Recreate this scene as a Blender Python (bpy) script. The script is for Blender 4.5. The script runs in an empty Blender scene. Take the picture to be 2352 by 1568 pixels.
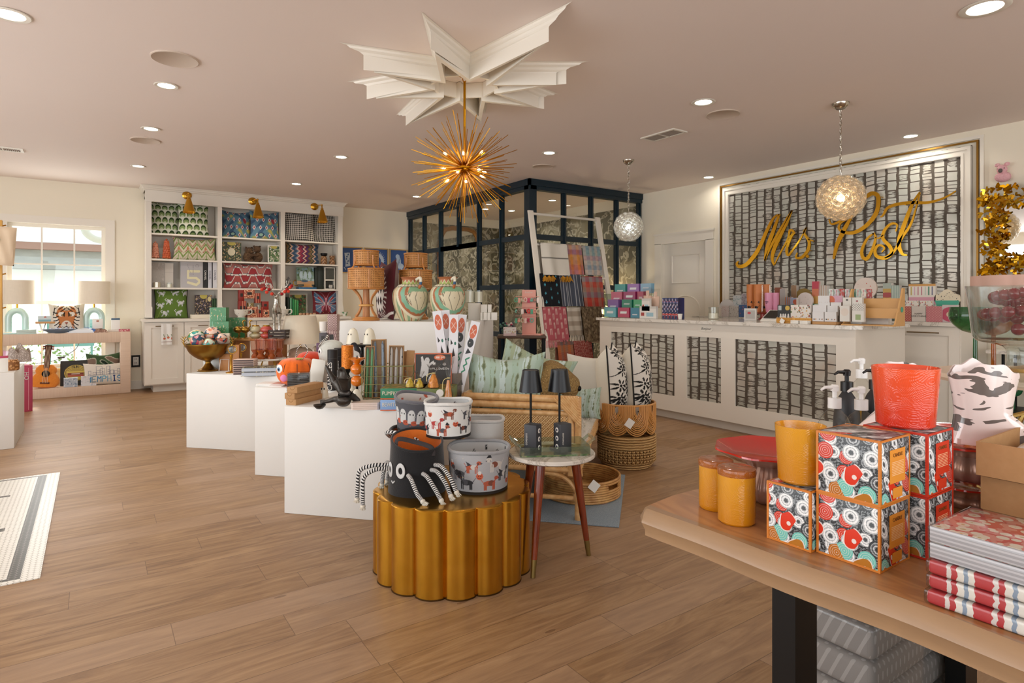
import bpy, bmesh, math, random
import numpy as np
from mathutils import Vector, Matrix
PI = math.pi
S = bpy.context.scene
C = S.collection
# camera, world, light, exposure
F, CX, HY, CH = 1396.0, 1176.0, 690.0, 1.27      # focal length / principal column / horizon row in pixels of the 2352x1568 frame, eye height
YAW = math.radians(34.6)
sn, cs = math.sin(YAW), math.cos(YAW)
CEIL = 2.886
cam_d = bpy.data.cameras.new('camera'); cam = bpy.data.objects.new('camera', cam_d); C.objects.link(cam)
cam.location = (0, 0, CH); cam.rotation_euler = (PI/2, 0, -YAW)
cam_d.sensor_width = 36; cam_d.lens = 36*F/2352; cam_d.shift_y = -(784-HY)/2352
cam_d.clip_start = .05; cam_d.clip_end = 200
S.camera = cam
S.view_settings.view_transform = 'Standard'; S.view_settings.look = 'None'
S.view_settings.exposure = 0.12; S.view_settings.gamma = 1; S.view_settings.use_curve_mapping = False
S.cycles.max_bounces = 6; S.cycles.diffuse_bounces = 4; S.cycles.glossy_bounces = 4
S.cycles.transmission_bounces = 6; S.cycles.transparent_max_bounces = 18
S.cycles.sample_clamp_indirect = 4; S.cycles.caustics_reflective = False; S.cycles.caustics_refractive = False
S.cycles.use_denoising = True
wd = bpy.data.worlds.new('sky'); S.world = wd; wd.use_nodes = True
bg = wd.node_tree.nodes['Background']; bg.inputs[0].default_value = (.90, .95, 1, 1); bg.inputs[1].default_value = 2.2
def area(name, loc, rot, sx, sy, e, col=(1, 1, 1), shape='RECTANGLE', spread=PI):
 l = bpy.data.lights.new(name, 'AREA'); l.shape = shape; l.size = sx; l.size_y = sy; l.energy = e; l.color = col; l.spread = spread
 o = bpy.data.objects.new(name, l); C.objects.link(o); o.location = loc; o.rotation_euler = rot; return o
area('daylight_front', (1.2, -3.3, 1.5), (PI/2+.6, 0, 0), 7.5, 2.3, 84, (1, .985, .96))
area('daylight_side', (-4.3, 4.0, 1.5), (PI/2+.55, 0, -PI/2), 7.0, 2.2, 140, (.96, .985, 1))
area('daylight_window', (-.38, 10.33, 1.35), (-PI/2, 0, 0), 1.0, 1.9, 22, (1, .98, .95))
sl = bpy.data.lights.new('sun', 'SUN'); sl.energy = 4; sl.angle = .02; sl.color = (1, .95, .85)
so = bpy.data.objects.new('sun', sl); C.objects.link(so); so.rotation_euler = (math.radians(35), 0, math.radians(160))
# frame <-> room helpers
def W(px, py, z=None, X=None, Y=None, d=None):
 """room point seen at a pixel of the frame on a known plane"""
 l = (px-CX)/F; v = (HY-py)/F; dx = sn+l*cs; dy = cs-l*sn
 if z is not None: d = (z-CH)/v
 elif X is not None: d = X/dx
 elif Y is not None: d = Y/dy
 return Vector((dx*d, dy*d, CH+v*d))
def D(p): return p[0]*sn+p[1]*cs
def A(px, d, z=0): return W(px, HY, d=d).xy.to_3d()+Vector((0, 0, z))
def zpx(py, d): return CH+(HY-py)*d/F
TH = math.radians(47); UU = Vector((math.cos(TH), -math.sin(TH), 0)); WW = Vector((math.sin(TH), math.cos(TH), 0))
def TS(t, s, z=0): return UU*t+WW*s+Vector((0, 0, z))
RP = -TH        # heading of things set square to the plinths
def hx(h, g=2.2):
 return tuple((int(h[i:i+2], 16)/255)**2.2 for i in (0, 2, 4))
# node material language
TR = None
class E:
 def __init__(s, k): s.k = k
 def __add__(s, o): return mth('ADD', s, o)
 __radd__ = __add__
 def __mul__(s, o): return mth('MULTIPLY', s, o)
 __rmul__ = __mul__
 def __sub__(s, o): return mth('SUBTRACT', s, o)
 def __rsub__(s, o): return mth('SUBTRACT', o, s)
 def __truediv__(s, o): return mth('DIVIDE', s, o)
 def __lt__(s, o): return mth('LESS_THAN', s, o)
 def __gt__(s, o): return mth('GREATER_THAN', s, o)
 def __abs__(s): return mth('ABSOLUTE', s)
 def fl(s): return mth('FLOOR', s)
 def fr(s): return mth('FRACT', s)
 def sin(s): return mth('SINE', s)
 def mn(s, o): return mth('MINIMUM', s, o)
 def mx(s, o): return mth('MAXIMUM', s, o)
 def pw(s, o): return mth('POWER', s, o)
 def pp(s): return mth('PINGPONG', s, .5)*2
def put(inp, v):
 if isinstance(v, E): TR.links.new(v.k, inp)
 elif isinstance(v, (tuple, list)): inp.default_value = tuple(v)+((1,) if len(v) == 3 and len(inp.default_value) == 4 else ())
 else: inp.default_value = v
def mth(op, a, b=None):
 n = TR.nodes.new('ShaderNodeMath'); n.operation = op; put(n.inputs[0], a)
 if b is not None: put(n.inputs[1], b)
 return E(n.outputs[0])
def vec(x, y, z=0.0):
 n = TR.nodes.new('ShaderNodeCombineXYZ')
 for i, k in enumerate((x, y, z)): put(n.inputs[i], k)
 return E(n.outputs[0])
def sep(v):
 n = TR.nodes.new('ShaderNodeSeparateXYZ'); put(n.inputs[0], v); return [E(o) for o in n.outputs]
def coord(k='Object'):
 n = TR.nodes.new('ShaderNodeTexCoord'); return E(n.outputs[k])
def UV(): return sep(coord('UV'))[:2]
def XYZ(): return sep(coord())
def noise(v, sc=5, det=2, dist=0.0, rough=.5, out=0):
 n = TR.nodes.new('ShaderNodeTexNoise'); put(n.inputs['Vector'], v); put(n.inputs['Scale'], sc)
 n.inputs['Detail'].default_value = det; n.inputs['Roughness'].default_value = rough; n.inputs['Distortion'].default_value = dist
 return E(n.outputs[out])
def wn(v, col=False):
 n = TR.nodes.new('ShaderNodeTexWhiteNoise'); put(n.inputs['Vector'], v); return E(n.outputs['Color' if col else 'Value'])
def vor(v, sc=5, feat='F1', rnd=1.0, dim='3D'):
 n = TR.nodes.new('ShaderNodeTexVoronoi'); n.feature = feat; n.voronoi_dimensions = dim; put(n.inputs['Vector'], v); n.inputs['Scale'].default_value = sc
 n.inputs['Randomness'].default_value = rnd
 if feat == 'DISTANCE_TO_EDGE': return E(n.outputs[0])
 return E(n.outputs['Distance']), E(n.outputs['Color']), E(n.outputs['Position'])
def mix(f, a, b):
 n = TR.nodes.new('ShaderNodeMix'); n.data_type = 'RGBA'; put(n.inputs[0], f)
 put(n.inputs[6], hx(a) if isinstance(a, str) else a); put(n.inputs[7], hx(b) if isinstance(b, str) else b)
 return E(n.outputs[2])
def ramp(f, *st, const=False):
 n = TR.nodes.new('ShaderNodeValToRGB'); put(n.inputs[0], f); r = n.color_ramp
 if const: r.interpolation = 'CONSTANT'
 while len(r.elements) < len(st): r.elements.new(.5)
 for e, (p, c) in zip(r.elements, st): e.position = p; e.color = hx(c)+(1,)
 return E(n.outputs[0])
def attr(n='Col'):
 k = TR.nodes.new('ShaderNodeAttribute'); k.attribute_name = n; return E(k.outputs['Color'])
MATS = {}
def mat(name, col=None, r=.5, m=0.0, fn=None, **kw):
 """principled material; fn returns overrides c (colour) r m b=(height, strength); kw: em, tr, ior, coat, sheen, sss, glass"""
 global TR
 if name in MATS: return MATS[name]
 M_ = bpy.data.materials.new(name); M_.use_nodes = True; TR = M_.node_tree; P = TR.nodes['Principled BSDF']; MATS[name] = M_
 ov = fn() if fn else {}
 if not isinstance(ov, dict): ov = {'c': ov}
 c = ov.get('c', hx(col) if isinstance(col, str) else col)
 put(P.inputs['Base Color'], c); put(P.inputs['Roughness'], ov.get('r', r)); put(P.inputs['Metallic'], ov.get('m', m))
 if 'b' in ov:
  b = TR.nodes.new('ShaderNodeBump'); put(b.inputs['Height'], ov['b'][0]); b.inputs['Strength'].default_value = ov['b'][1]
  b.inputs['Distance'].default_value = ov['b'][2] if len(ov['b']) > 2 else .01
  TR.links.new(b.outputs[0], P.inputs['Normal'])
 if kw.get('em'):
  put(P.inputs['Emission Color'], c); P.inputs['Emission Strength'].default_value = kw['em']
 if kw.get('coat'): P.inputs['Coat Weight'].default_value = kw['coat']; P.inputs['Coat Roughness'].default_value = .08
 if kw.get('sheen'): P.inputs['Sheen Weight'].default_value = kw['sheen']
 if kw.get('tr'): P.inputs['Transmission Weight'].default_value = kw['tr']
 if kw.get('ior'): P.inputs['IOR'].default_value = kw['ior']
 if kw.get('sss'): P.inputs['Subsurface Weight'].default_value = kw['sss']; P.inputs['Subsurface Scale'].default_value = .02
 if kw.get('alpha') is not None: put(P.inputs['Alpha'], kw['alpha'])
 if 'a' in ov: put(P.inputs['Alpha'], ov['a'])
 return M_
def glass(name, col='ffffff', r=.02, refl=1.0, body=0.0):
 """thin-walled clear glass or film: clear pass-through with a fresnel reflection; body adds a milky share"""
 global TR
 if name in MATS: return MATS[name]
 M_ = bpy.data.materials.new(name); M_.use_nodes = True; TR = M_.node_tree; MATS[name] = M_
 TR.nodes.remove(TR.nodes['Principled BSDF']); out = TR.nodes['Material Output']
 t = TR.nodes.new('ShaderNodeBsdfTransparent'); t.inputs[0].default_value = hx(col)+(1,)
 g = TR.nodes.new('ShaderNodeBsdfGlossy'); g.inputs['Roughness'].default_value = r
 fr = TR.nodes.new('ShaderNodeFresnel'); ge = TR.nodes.new('ShaderNodeNewGeometry'); put(fr.inputs[0], E(ge.outputs['Backfacing'])*(1/1.45-1.45)+1.45)
 f = (E(fr.outputs[0])*refl).mn(1.0)
 m1 = TR.nodes.new('ShaderNodeMixShader'); put(m1.inputs[0], f)
 base = t.outputs[0]
 if body:
  dd = TR.nodes.new('ShaderNodeBsdfDiffuse'); dd.inputs[0].default_value = hx(col)+(1,)
  tl = TR.nodes.new('ShaderNodeBsdfTranslucent'); tl.inputs[0].default_value = hx(col)+(1,)
  ma = TR.nodes.new('ShaderNodeMixShader'); TR.links.new(dd.outputs[0], ma.inputs[1]); TR.links.new(tl.outputs[0], ma.inputs[2])
  mb = TR.nodes.new('ShaderNodeMixShader'); mb.inputs[0].default_value = body
  TR.links.new(t.outputs[0], mb.inputs[1]); TR.links.new(ma.outputs[0], mb.inputs[2]); base = mb.outputs[0]
 TR.links.new(base, m1.inputs[1]); TR.links.new(g.outputs[0], m1.inputs[2]); TR.links.new(m1.outputs[0], out.inputs[0])
 return M_
# mesh builder
class M:
 def __init__(s): s.v = []; s.n = 0; s.f = []; s.mi = []; s.uv = []; s.col = []; s.T = Matrix(); s.hascol = False; s.i = 0
 def add(s, vs, fs, uv=None, uvl=None, col=None, mi=None):
  vs = np.asarray(vs, float).reshape(-1, 3); Tm = np.array(s.T)
  vs = vs @ Tm[:3, :3].T+Tm[:3, 3]
  s.v.append(vs); o = s.n; s.n += len(vs)
  s.f += [tuple(i+o for i in f) for f in fs]; s.mi += [s.i if mi is None else mi]*len(fs)
  if uvl is not None: s.uv.append(np.asarray([q for f in uvl for q in f], float))
  elif uv is not None: s.uv.append(np.asarray(uv, float)[[i for f in fs for i in f]])
  else: s.uv.append(np.zeros((sum(len(f) for f in fs), 2)))
  if col is not None: s.hascol = True; s.col.append(np.asarray(col, float).reshape(-1, 3))
  else: s.col.append(np.ones((len(vs), 3))*.8)
  return s
 def box(s, x0, x1, y0, y1, z0, z1, mi=None):
  P = [(x0, y0, z0), (x1, y0, z0), (x1, y1, z0), (x0, y1, z0), (x0, y0, z1), (x1, y0, z1), (x1, y1, z1), (x0, y1, z1)]
  Q = [(0, 1), (0, 0), (1, 0), (1, 1)]
  fs = [(0, 3, 2, 1), (4, 5, 6, 7), (0, 1, 5, 4), (1, 2, 6, 5), (2, 3, 7, 6), (3, 0, 4, 7)]
  q = [(0, 0), (1, 0), (1, 1), (0, 1)]
  return s.add(P, fs, uvl=[q]*6, mi=mi)
 def cbox(s, w, d, h, z=0, x=0, y=0, mi=None): return s.box(x-w/2, x+w/2, y-d/2, y+d/2, z, z+h, mi)
 def rbox(s, x0, x1, y0, y1, z0, z1, r=.004, seg=2, mi=None):
  b = bmesh.new(); bmesh.ops.create_cube(b, size=1)
  for v in b.verts: v.co = Vector((x0+(v.co.x+.5)*(x1-x0), y0+(v.co.y+.5)*(y1-y0), z0+(v.co.z+.5)*(z1-z0)))
  r = min(r, .49*min(x1-x0, y1-y0, z1-z0))
  bmesh.ops.bevel(b, geom=b.edges[:], offset=r, segments=seg, profile=.5, affect='EDGES')
  b.normal_update(); vs = [v.co[:] for v in b.verts]; fs = []; ul = []
  for f in b.faces:
   n = f.normal; fs.append(tuple(v.index for v in f.verts)); k = max(range(3), key=lambda i: abs(n[i]))
   def m_(c):
    a = ((c.x-x0)/(x1-x0), (c.y-y0)/(y1-y0), (c.z-z0)/(z1-z0))
    return (a[0], a[2]) if k == 1 else (a[1], a[2]) if k == 0 else (a[0], a[1])
   ul.append([m_(v.co) for v in f.verts])
  b.free(); return s.add(vs, fs, uvl=ul, mi=mi)
 def lathe(s, pr, n=32, cx=0, cy=0, a0=0, a1=2*PI, rf=None, mi=None, sx=1, sy=1, col=None):
  """profile of (radius, z); rf(angle, k) scales the radius"""
  full = abs(a1-a0-2*PI) < 1e-6; m = n+1; vs = []; uv = []; L = [0]
  for i in range(1, len(pr)): L.append(L[-1]+math.dist(pr[i], pr[i-1]))
  for i, (r, z) in enumerate(pr):
   for j in range(m):
    a = a0+(a1-a0)*j/n; q = r*(rf(a, i/(len(pr)-1)) if rf else 1)
    vs.append((cx+q*math.cos(a)*sx, cy+q*math.sin(a)*sy, z)); uv.append((j/n, L[i]/max(L[-1], 1e-9)))
  fs = [(i*m+j, i*m+j+1, (i+1)*m+j+1, (i+1)*m+j) for i in range(len(pr)-1) for j in range(n)]
  return s.add(vs, fs, uv=uv, mi=mi)
 def sph(s, c, r, n=14, mi=None):
  r = (r, r, r) if not isinstance(r, (tuple, list)) else r
  T0 = s.T; s.T = T0 @ Matrix.Translation(c) @ Matrix.Diagonal((r[0], r[1], r[2], 1))
  s.lathe([(max(math.sin(PI*i/n), 1e-4), -math.cos(PI*i/n)) for i in range(n+1)], n*2, mi=mi); s.T = T0; return s
 def cyl(s, c, r, h, n=24, r2=None, mi=None, bev=0):
  r2 = r if r2 is None else r2; z = c[2]; b = bev
  pr = [(1e-4, z), (r-b, z), (r, z+b), (r2, z+h-b), (r2-b, z+h), (1e-4, z+h)] if b else [(1e-4, z), (r, z), (r2, z+h), (1e-4, z+h)]
  return s.lathe(pr, n, c[0], c[1], mi=mi)
 def tube(s, pts, r, n=8, closed=False, mi=None, caps=True, flat=None):
  P = [Vector(p) for p in pts]; k = len(P); R = r if isinstance(r, (list, tuple)) else [r]*k; vs = []; uv = []; up = None
  for i, p in enumerate(P):
   a = P[(i-1) % k] if (closed or i) else P[0]; b = P[(i+1) % k] if (closed or i < k-1) else P[-1]
   t = (b-a).normalized() if (b-a).length > 1e-9 else Vector((0, 0, 1))
   if up is None: up = t.orthogonal().normalized()
   else:
    up = up-t*up.dot(t); up = up.normalized() if up.length > 1e-6 else t.orthogonal().normalized()
   w = t.cross(up)
   for j in range(n):
    q = 2*PI*j/n; vs.append(p+(up*math.cos(q)*(flat or 1)+w*math.sin(q))*R[i]); uv.append((j/n, i/max(k-1, 1)))
  m = k if closed else k-1
  fs = [(i*n+j, i*n+(j+1) % n, ((i+1) % k)*n+(j+1) % n, ((i+1) % k)*n+j) for i in range(m) for j in range(n)]
  if caps and not closed: fs += [tuple(range(n))[::-1], tuple((k-1)*n+j for j in range(n))]
  return s.add(vs, fs, uv=uv, mi=mi)
 def prism(s, pts, z0, z1, mi=None):
  """2-D outline in local x, y pushed from z0 to z1"""
  k = len(pts); xs = [p[0] for p in pts]; ys = [p[1] for p in pts]; ax, ay = min(xs), min(ys); w = max(max(xs)-ax, 1e-6); h = max(max(ys)-ay, 1e-6)
  vs = [(x, y, z0) for x, y in pts]+[(x, y, z1) for x, y in pts]; u = [((x-ax)/w, (y-ay)/h) for x, y in pts]*2
  return s.add(vs, [tuple(range(k))[::-1], tuple(range(k, 2*k))]+[(i, (i+1) % k, k+(i+1) % k, k+i) for i in range(k)], uv=u, mi=mi)
 def surf(s, fn, nu, nv, paint=None, mi=None, flip=False):
  """grid surface; fn(U, V) gives x, y, z arrays; paint(Pt) colours its vertices"""
  U, V = np.meshgrid(np.linspace(0, 1, nu+1), np.linspace(0, 1, nv+1)); U = U.ravel(); V = V.ravel()
  x, y, z = fn(U, V); vs = np.stack([x+0*U, y+0*U, z+0*U], 1); m = nu+1
  i = (np.arange(nv)[:, None]*m+np.arange(nu)).ravel(); f = np.stack([i, i+1, i+m+1, i+m], 1)
  if flip: f = f[:, ::-1]
  return s.add(vs, f.tolist(), uv=np.stack([U, V], 1), col=paint(U, V) if paint else None, mi=mi)
def shape(name, m, mats, parent=None, loc=None, rz=0, flat=False, ang=38):
 me = bpy.data.meshes.new(name); me.from_pydata(np.concatenate(m.v).tolist(), [], m.f)
 mats = mats if isinstance(mats, (list, tuple)) else [mats]
 for k in mats: me.materials.append(k)
 me.polygons.foreach_set('material_index', m.mi)
 l = me.uv_layers.new(name='UVMap'); l.data.foreach_set('uv', np.concatenate(m.uv).ravel())
 if m.hascol:
  a = me.color_attributes.new('Col', 'FLOAT_COLOR', 'POINT'); c = np.concatenate(m.col); a.data.foreach_set('color', np.c_[c, np.ones(len(c))].ravel())
 me.update()
 b = bmesh.new(); b.from_mesh(me); bmesh.ops.remove_doubles(b, verts=b.verts, dist=1e-5) if len(b.verts) < 60000 else None
 b.to_mesh(me); b.free()
 if not flat:
  me.shade_smooth(); me.set_sharp_from_angle(angle=math.radians(ang))
 o = bpy.data.objects.new(name, me); C.objects.link(o)
 if parent is not None: o.parent = parent
 if loc is not None: o.location = loc
 if rz: o.rotation_euler = (0, 0, rz)
 return o
def tag(o, label=None, cat=None, group=None, kind=None):
 if label: o['label'] = label
 if cat: o['category'] = cat
 if group: o['group'] = group
 if kind: o['kind'] = kind
 return o
def thing(name, label, cat, loc=(0, 0, 0), rz=0, group=None):
 o = bpy.data.objects.new(name, None); C.objects.link(o); o.empty_display_size = .05
 o.location = loc; o.rotation_euler = (0, 0, rz); return tag(o, label, cat, group)
def solo(name, m, mats, label, cat, loc=(0, 0, 0), rz=0, group=None, **k):
 return tag(shape(name, m, mats, None, loc, rz, **k), label, cat, group)
def struct(name, m, mats, loc=None, parent=None, **k):
 o = shape(name, m, mats, parent, loc, **k)
 if parent is None: o['kind'] = 'structure'
 return o
def dup(o, loc=None, rz=None, label=None, parent=None, mats=None):
 c = o.copy(); C.objects.link(c)
 if parent is not None: c.parent = parent
 if loc is not None: c.location = loc
 if rz is not None: c.rotation_euler = (0, 0, rz)
 if label: c['label'] = label
 for k in list(o.children): dup(k, parent=c)
 return c
def text(parent, s, size, loc, rot, m, ext=.0004, align='CENTER', name='lettering', sc=(1, 1, 1), shear=0):
 cu = bpy.data.curves.new(name, 'FONT'); cu.body = s; cu.size = size; cu.extrude = ext; cu.align_x = align; cu.align_y = 'CENTER'; cu.shear = shear
 cu.resolution_u = 3; t = bpy.data.objects.new(name, cu); me = bpy.data.meshes.new_from_object(t); me.name = name; bpy.data.objects.remove(t)
 me.materials.clear(); me.materials.append(m); o = bpy.data.objects.new(name, me); C.objects.link(o); o.parent = parent; o.location = loc; o.rotation_euler = rot; o.scale = sc
 return o
FRONT = (PI/2, 0, 0)       # lettering that faces local -Y
# painter: draws designs as colours on fine meshes
GL = {'A': '02,05,26,45,42;03,43', 'B': '00,06,36,45,44,33,03;33,42,41,30,00', 'C': '45,36,16,05,01,10,30,41', 'D': '00,06,26,44,42,20,00', 'E': '46,06,00,40;03,33',
  'F': '46,06,00;03,33', 'G': '45,36,16,05,01,10,30,41,43,23', 'H': '00,06;40,46;03,43', 'I': '10,30;20,26;16,36', 'J': '46,41,30,10,01', 'K': '00,06;46,03,40', 'L': '06,00,40',
  'M': '00,06,23,46,40', 'N': '00,06,40,46', 'O': '10,01,05,16,36,45,41,30,10', 'P': '00,06,36,45,44,33,03', 'R': '00,06,36,45,44,33,03;23,40', 'S': '45,36,16,05,04,13,33,42,41,30,10,01',
  'T': '06,46;20,26', 'U': '06,01,10,30,41,46', 'V': '06,20,46', 'W': '06,10,23,30,46', 'X': '00,46;06,40', 'Y': '06,23,46;23,20', 'Z': '06,46,00,40', '5': '46,06,03,33,42,41,30,01', '!': '20,21;23,26', ' ': ''}
class Pt:
 def __init__(s, U, V, asp=1, base='ffffff'):
  s.x = U*asp; s.y = V; s.a = asp; s.c = np.tile(np.array(hx(base)), (len(U), 1)); s.rg = np.random.RandomState(3)
 def f(s, m, col): s.c[m] = hx(col) if isinstance(col, str) else col; return s
 def ell(s, cx, cy, rx, ry=None, a=0):
  ry = rx if ry is None else ry; dx = s.x-cx; dy = s.y-cy; c, q = math.cos(a), math.sin(a)
  return ((dx*c+dy*q)/rx)**2+((dy*c-dx*q)/ry)**2 < 1
 def rect(s, x0, y0, x1, y1): return (s.x > x0) & (s.x < x1) & (s.y > y0) & (s.y < y1)
 def seg(s, p, q, w):
  ax, ay = p; bx, by = q[0]-ax, q[1]-ay; t = np.clip(((s.x-ax)*bx+(s.y-ay)*by)/max(bx*bx+by*by, 1e-9), 0, 1)
  return np.hypot(s.x-ax-t*bx, s.y-ay-t*by) < w/2
 def line(s, pts, w):
  m = np.zeros(len(s.x), bool)
  for p, q in zip(pts, pts[1:]): m |= s.seg(p, q, w)
  return m
 def poly(s, pts):
  m = np.zeros(len(s.x), bool); k = len(pts)
  for i in range(k):
   (x1, y1), (x2, y2) = pts[i], pts[(i+1) % k]
   if y1 != y2: m ^= ((y1 > s.y) != (y2 > s.y)) & (s.x < (x2-x1)*(s.y-y1)/(y2-y1)+x1)
  return m
 def txt(s, t, x, y, h, w, th, col, gap=.3):
  """stroke capitals: x, y lower left, h height, w letter width"""
  for ch in t:
   for st in GL.get(ch, '').split(';'):
    p = [(x+int(k[0])/4*w, y+int(k[1])/6*h) for k in st.split(',') if k]
    if len(p) > 1: s.f(s.line(p, th), col if isinstance(col, str) else col[t.index(ch) % len(col)])
   x += w*(1+gap)
  return s
 def dots(s, n, r, cols, seed=1):
  g = random.Random(seed)
  for i in range(n): q = g.uniform(.6, 1.3)*r; s.f(s.ell(g.uniform(0, s.a), g.uniform(0, 1), q, q*g.uniform(.5, 1), g.uniform(0, 3)), cols[i % len(cols)])
  return s
PAINT = {}
def pmat(r=.8, b=0, **k):
 return mat('painted_%d_%d' % (r*100, b), r=r, fn=lambda: dict(c=attr(), **({'b': (noise(coord(), 400, 1), b*.1, .002)} if b else {})), **k)
# generic shapes
def pillow_mesh(w, h, t, n=24, paint=None, asp=None, back=True, puff=1.0, ear=.08):
 """standing cushion, front to local -Y, base at z=0, corners drawn out"""
 m = M()
 def fn(sgn):
  def g(U, V):
   a = (2*U-1); b = (2*V-1); x = a*w/2*(1-ear*(1-b*b)); top = 1-np.clip(b, 0, 1)**2*ear*2.2*(1-np.abs(a)**1.5)
   z = h/2+b*h/2*(1-ear*.5*(1-a*a)*(b < 0))*np.where(b > 0, top, 1)
   q = np.clip((1-np.abs(a)**3)*(1-np.abs(b)**3), 0, 1)**.6
   return x, sgn*t/2*q*puff, z
  return g
 m.surf(fn(-1), n, n if paint is None else int(n*h/w)+1, paint, mi=0)
 m.surf(fn(1), 14, 14, (lambda U, V: np.tile(np.array(paint(U, V).mean(0)), (len(U), 1))) if paint else None, mi=1 if back == 2 else 0, flip=True)
 return m
def crv(pts, n=6, closed=False):
 P = [Vector(p) for p in pts]; out = []; k = len(P)
 for i in range(k if closed else k-1):
  a, b, c, d = (P[(i-1) % k] if closed or i else P[0]), P[i], P[(i+1) % k], (P[(i+2) % k] if closed or i < k-2 else P[-1])
  for j in range(n):
   t = j/n; out.append(.5*((2*b)+(c-a)*t+(2*a-5*b+4*c-d)*t*t+(3*b-a-3*c+d)*t**3))
 if not closed: out.append(P[-1])
 return out
# surfaces of the room
def f_planks():
 x, y, z = XYZ(); PW, PL = .182, 1.22
 row = (y/PW).fl(); xo = x+wn(vec(row, 3.1))*PL; k = (xo/PL).fl(); fx = (xo/PL).fr(); fy = (y/PW).fr()
 rnd = wn(vec(row, k, 7.7)); gx = abs(fx-.5) > .4988; gy = abs(fy-.5) > .491
 g = noise(vec(xo*1.1+rnd*40, y*9, rnd*9), 2.2, 5, 1.4, .62); fine = noise(vec(xo*3, y*95, rnd*30), 2, 3)
 c = ramp(g, (.28, '735334'), (.45, '906d49'), (.6, 'a38059'), (.78, 'b7946c'))
 c = mix(fine*.30, c, '755a42'); c = mix((rnd-.5)*.45+.22, c, 'b2947a')
 kn = vor(vec(xo*1.3, y*4, rnd), 1.6)[0]; c = mix((kn < .055)*.55, c, '5d4029')
 gap = gx.mx(gy); c = mix(gap*.55, c, '4c3524')
 return dict(c=c, r=fine*.16+.36, b=(g*.3+fine*.3-gap, .25, .002))
m_floor = mat('oak_plank_floor', r=.4, fn=f_planks)
def plain(name, col, r=.55, bump=.08, sc=90):
 return mat(name, r=r, fn=lambda: dict(c=mix(noise(coord(), 1.3, 2)*.25, hx(col), tuple(k*.9 for k in hx(col))), b=(noise(coord(), sc, 2), bump, .002)))
m_wall = plain('cream_wall_paint', 'ece3cf', .7)
m_ceil = plain('blush_ceiling_paint', 'ecdfd8', .75)
m_trim = plain('white_satin_paint', 'eae3d6', .4, .03)
m_white = plain('white_plinth_paint', 'dddbd6', .5, .05, 40)
m_cab = plain('warm_white_cabinet_paint', 'e2dbcf', .42, .03)
m_navy = plain('deep_navy_paint', '0d2733', .38, .05)
m_black = mat('black_metal', '131110', .45, .6)
m_brass = mat('brass', 'c9983c', .24, 1)
m_gold = mat('polished_gold', 'd9a535', .16, 1)
m_chrome = mat('brushed_nickel', 'b9b2a6', .22, 1)
m_clear = glass('clear_glass', 'fafcfb')
m_pane = glass('window_glass', 'f4f8f7', .01)
m_wood = mat('light_wood', r=.5, fn=lambda: ramp(noise(vec(XYZ()[0]*2, XYZ()[1]*14, XYZ()[2]*14), 2, 3), (.3, 'a9743f'), (.7, 'c9955c')))
def f_brush():
 x, y, z = XYZ(); p = .108; q = (y+(noise(vec(x, y*3, z*16), 1, 2)-.5)*.02)/p; col = q.fl(); fx = q.fr()
 zz = z/.082+wn(vec(col, 1.5))*9+(noise(vec(col*3.1, z*4, 1), 1, 1)-.5)*1.5+(fx-.5)*(wn(vec(col, 8))-.5)*.25; k = zz.fl(); fz = zz.fr(); thin = wn(vec(col, k, 2))
 edge = abs(fz-.5) > .437; mid = (thin > .62)*(abs(fz-.5+(thin-.8)*.6) < .04)
 reg = (wn(vec(col, k, 5)) > .62)*((noise(vec(y*3, z*3, 2), 1, 1)) > .44)+(wn(vec(col, k, 6)) > .9)
 rag = noise(vec(y*12, z*150, 3), 1, 2); vg = abs(fx-.5) > (.385-(reg > .5)*abs(rag-.5)*1.9+(rag-.5)*.04)
 dark = vg.mx(edge).mx(mid).mx((rag > .61)*(reg > .5)); t = noise(vec(x, y*3, z*3), 1.2, 2)
 sil = ramp(t, (.3, 'b3b5aa'), (.55, 'c5c3b9'), (.75, 'beb1a2'))
 return dict(c=mix(dark, sil, '4f463c'), r=mix(dark, (.38,)*3, (.62,)*3), m=(1-dark)*.35)
m_brush = mat('silver_brush_block_wallpaper', fn=f_brush)
def f_bot():
 x, y, z = XYZ(); v = vec(x+y*.9, z, 0); d = noise(v, 3, 3, 1.2, out=1)
 n = TR.nodes.new('ShaderNodeVectorMath'); n.operation = 'MULTIPLY_ADD'; put(n.inputs[0], d); n.inputs[1].default_value = (.35, .35, 0); put(n.inputs[2], v)
 w = E(n.outputs[0]); a = vor(w, 5.5)[0]; s = sep(w); rib = ((s[0]*26+s[1]*17+a*14).sin()).mx(0)
 c = ramp(noise(w, 2.4, 2), (.35, '57523f'), (.5, '7d7660'), (.62, '958f7a'), const=True)
 return dict(c=mix((rib > .6)*.8, c, 'b9b29e'), r=.5)
m_bot = mat('botanical_leaf_wallpaper', fn=f_bot)
def f_marble():
 v = coord(); n = noise(v, 3.5, 5, 1.4, .6); c = ramp(abs(n-.5), (0, 'a9a196'), (.012, 'cfc8bd'), (.05, 'ddd7cd'), (.5, 'e2ddd4'))
 return dict(c=c, r=.12)
m_marble = mat('pale_veined_marble', fn=f_marble)
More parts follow.
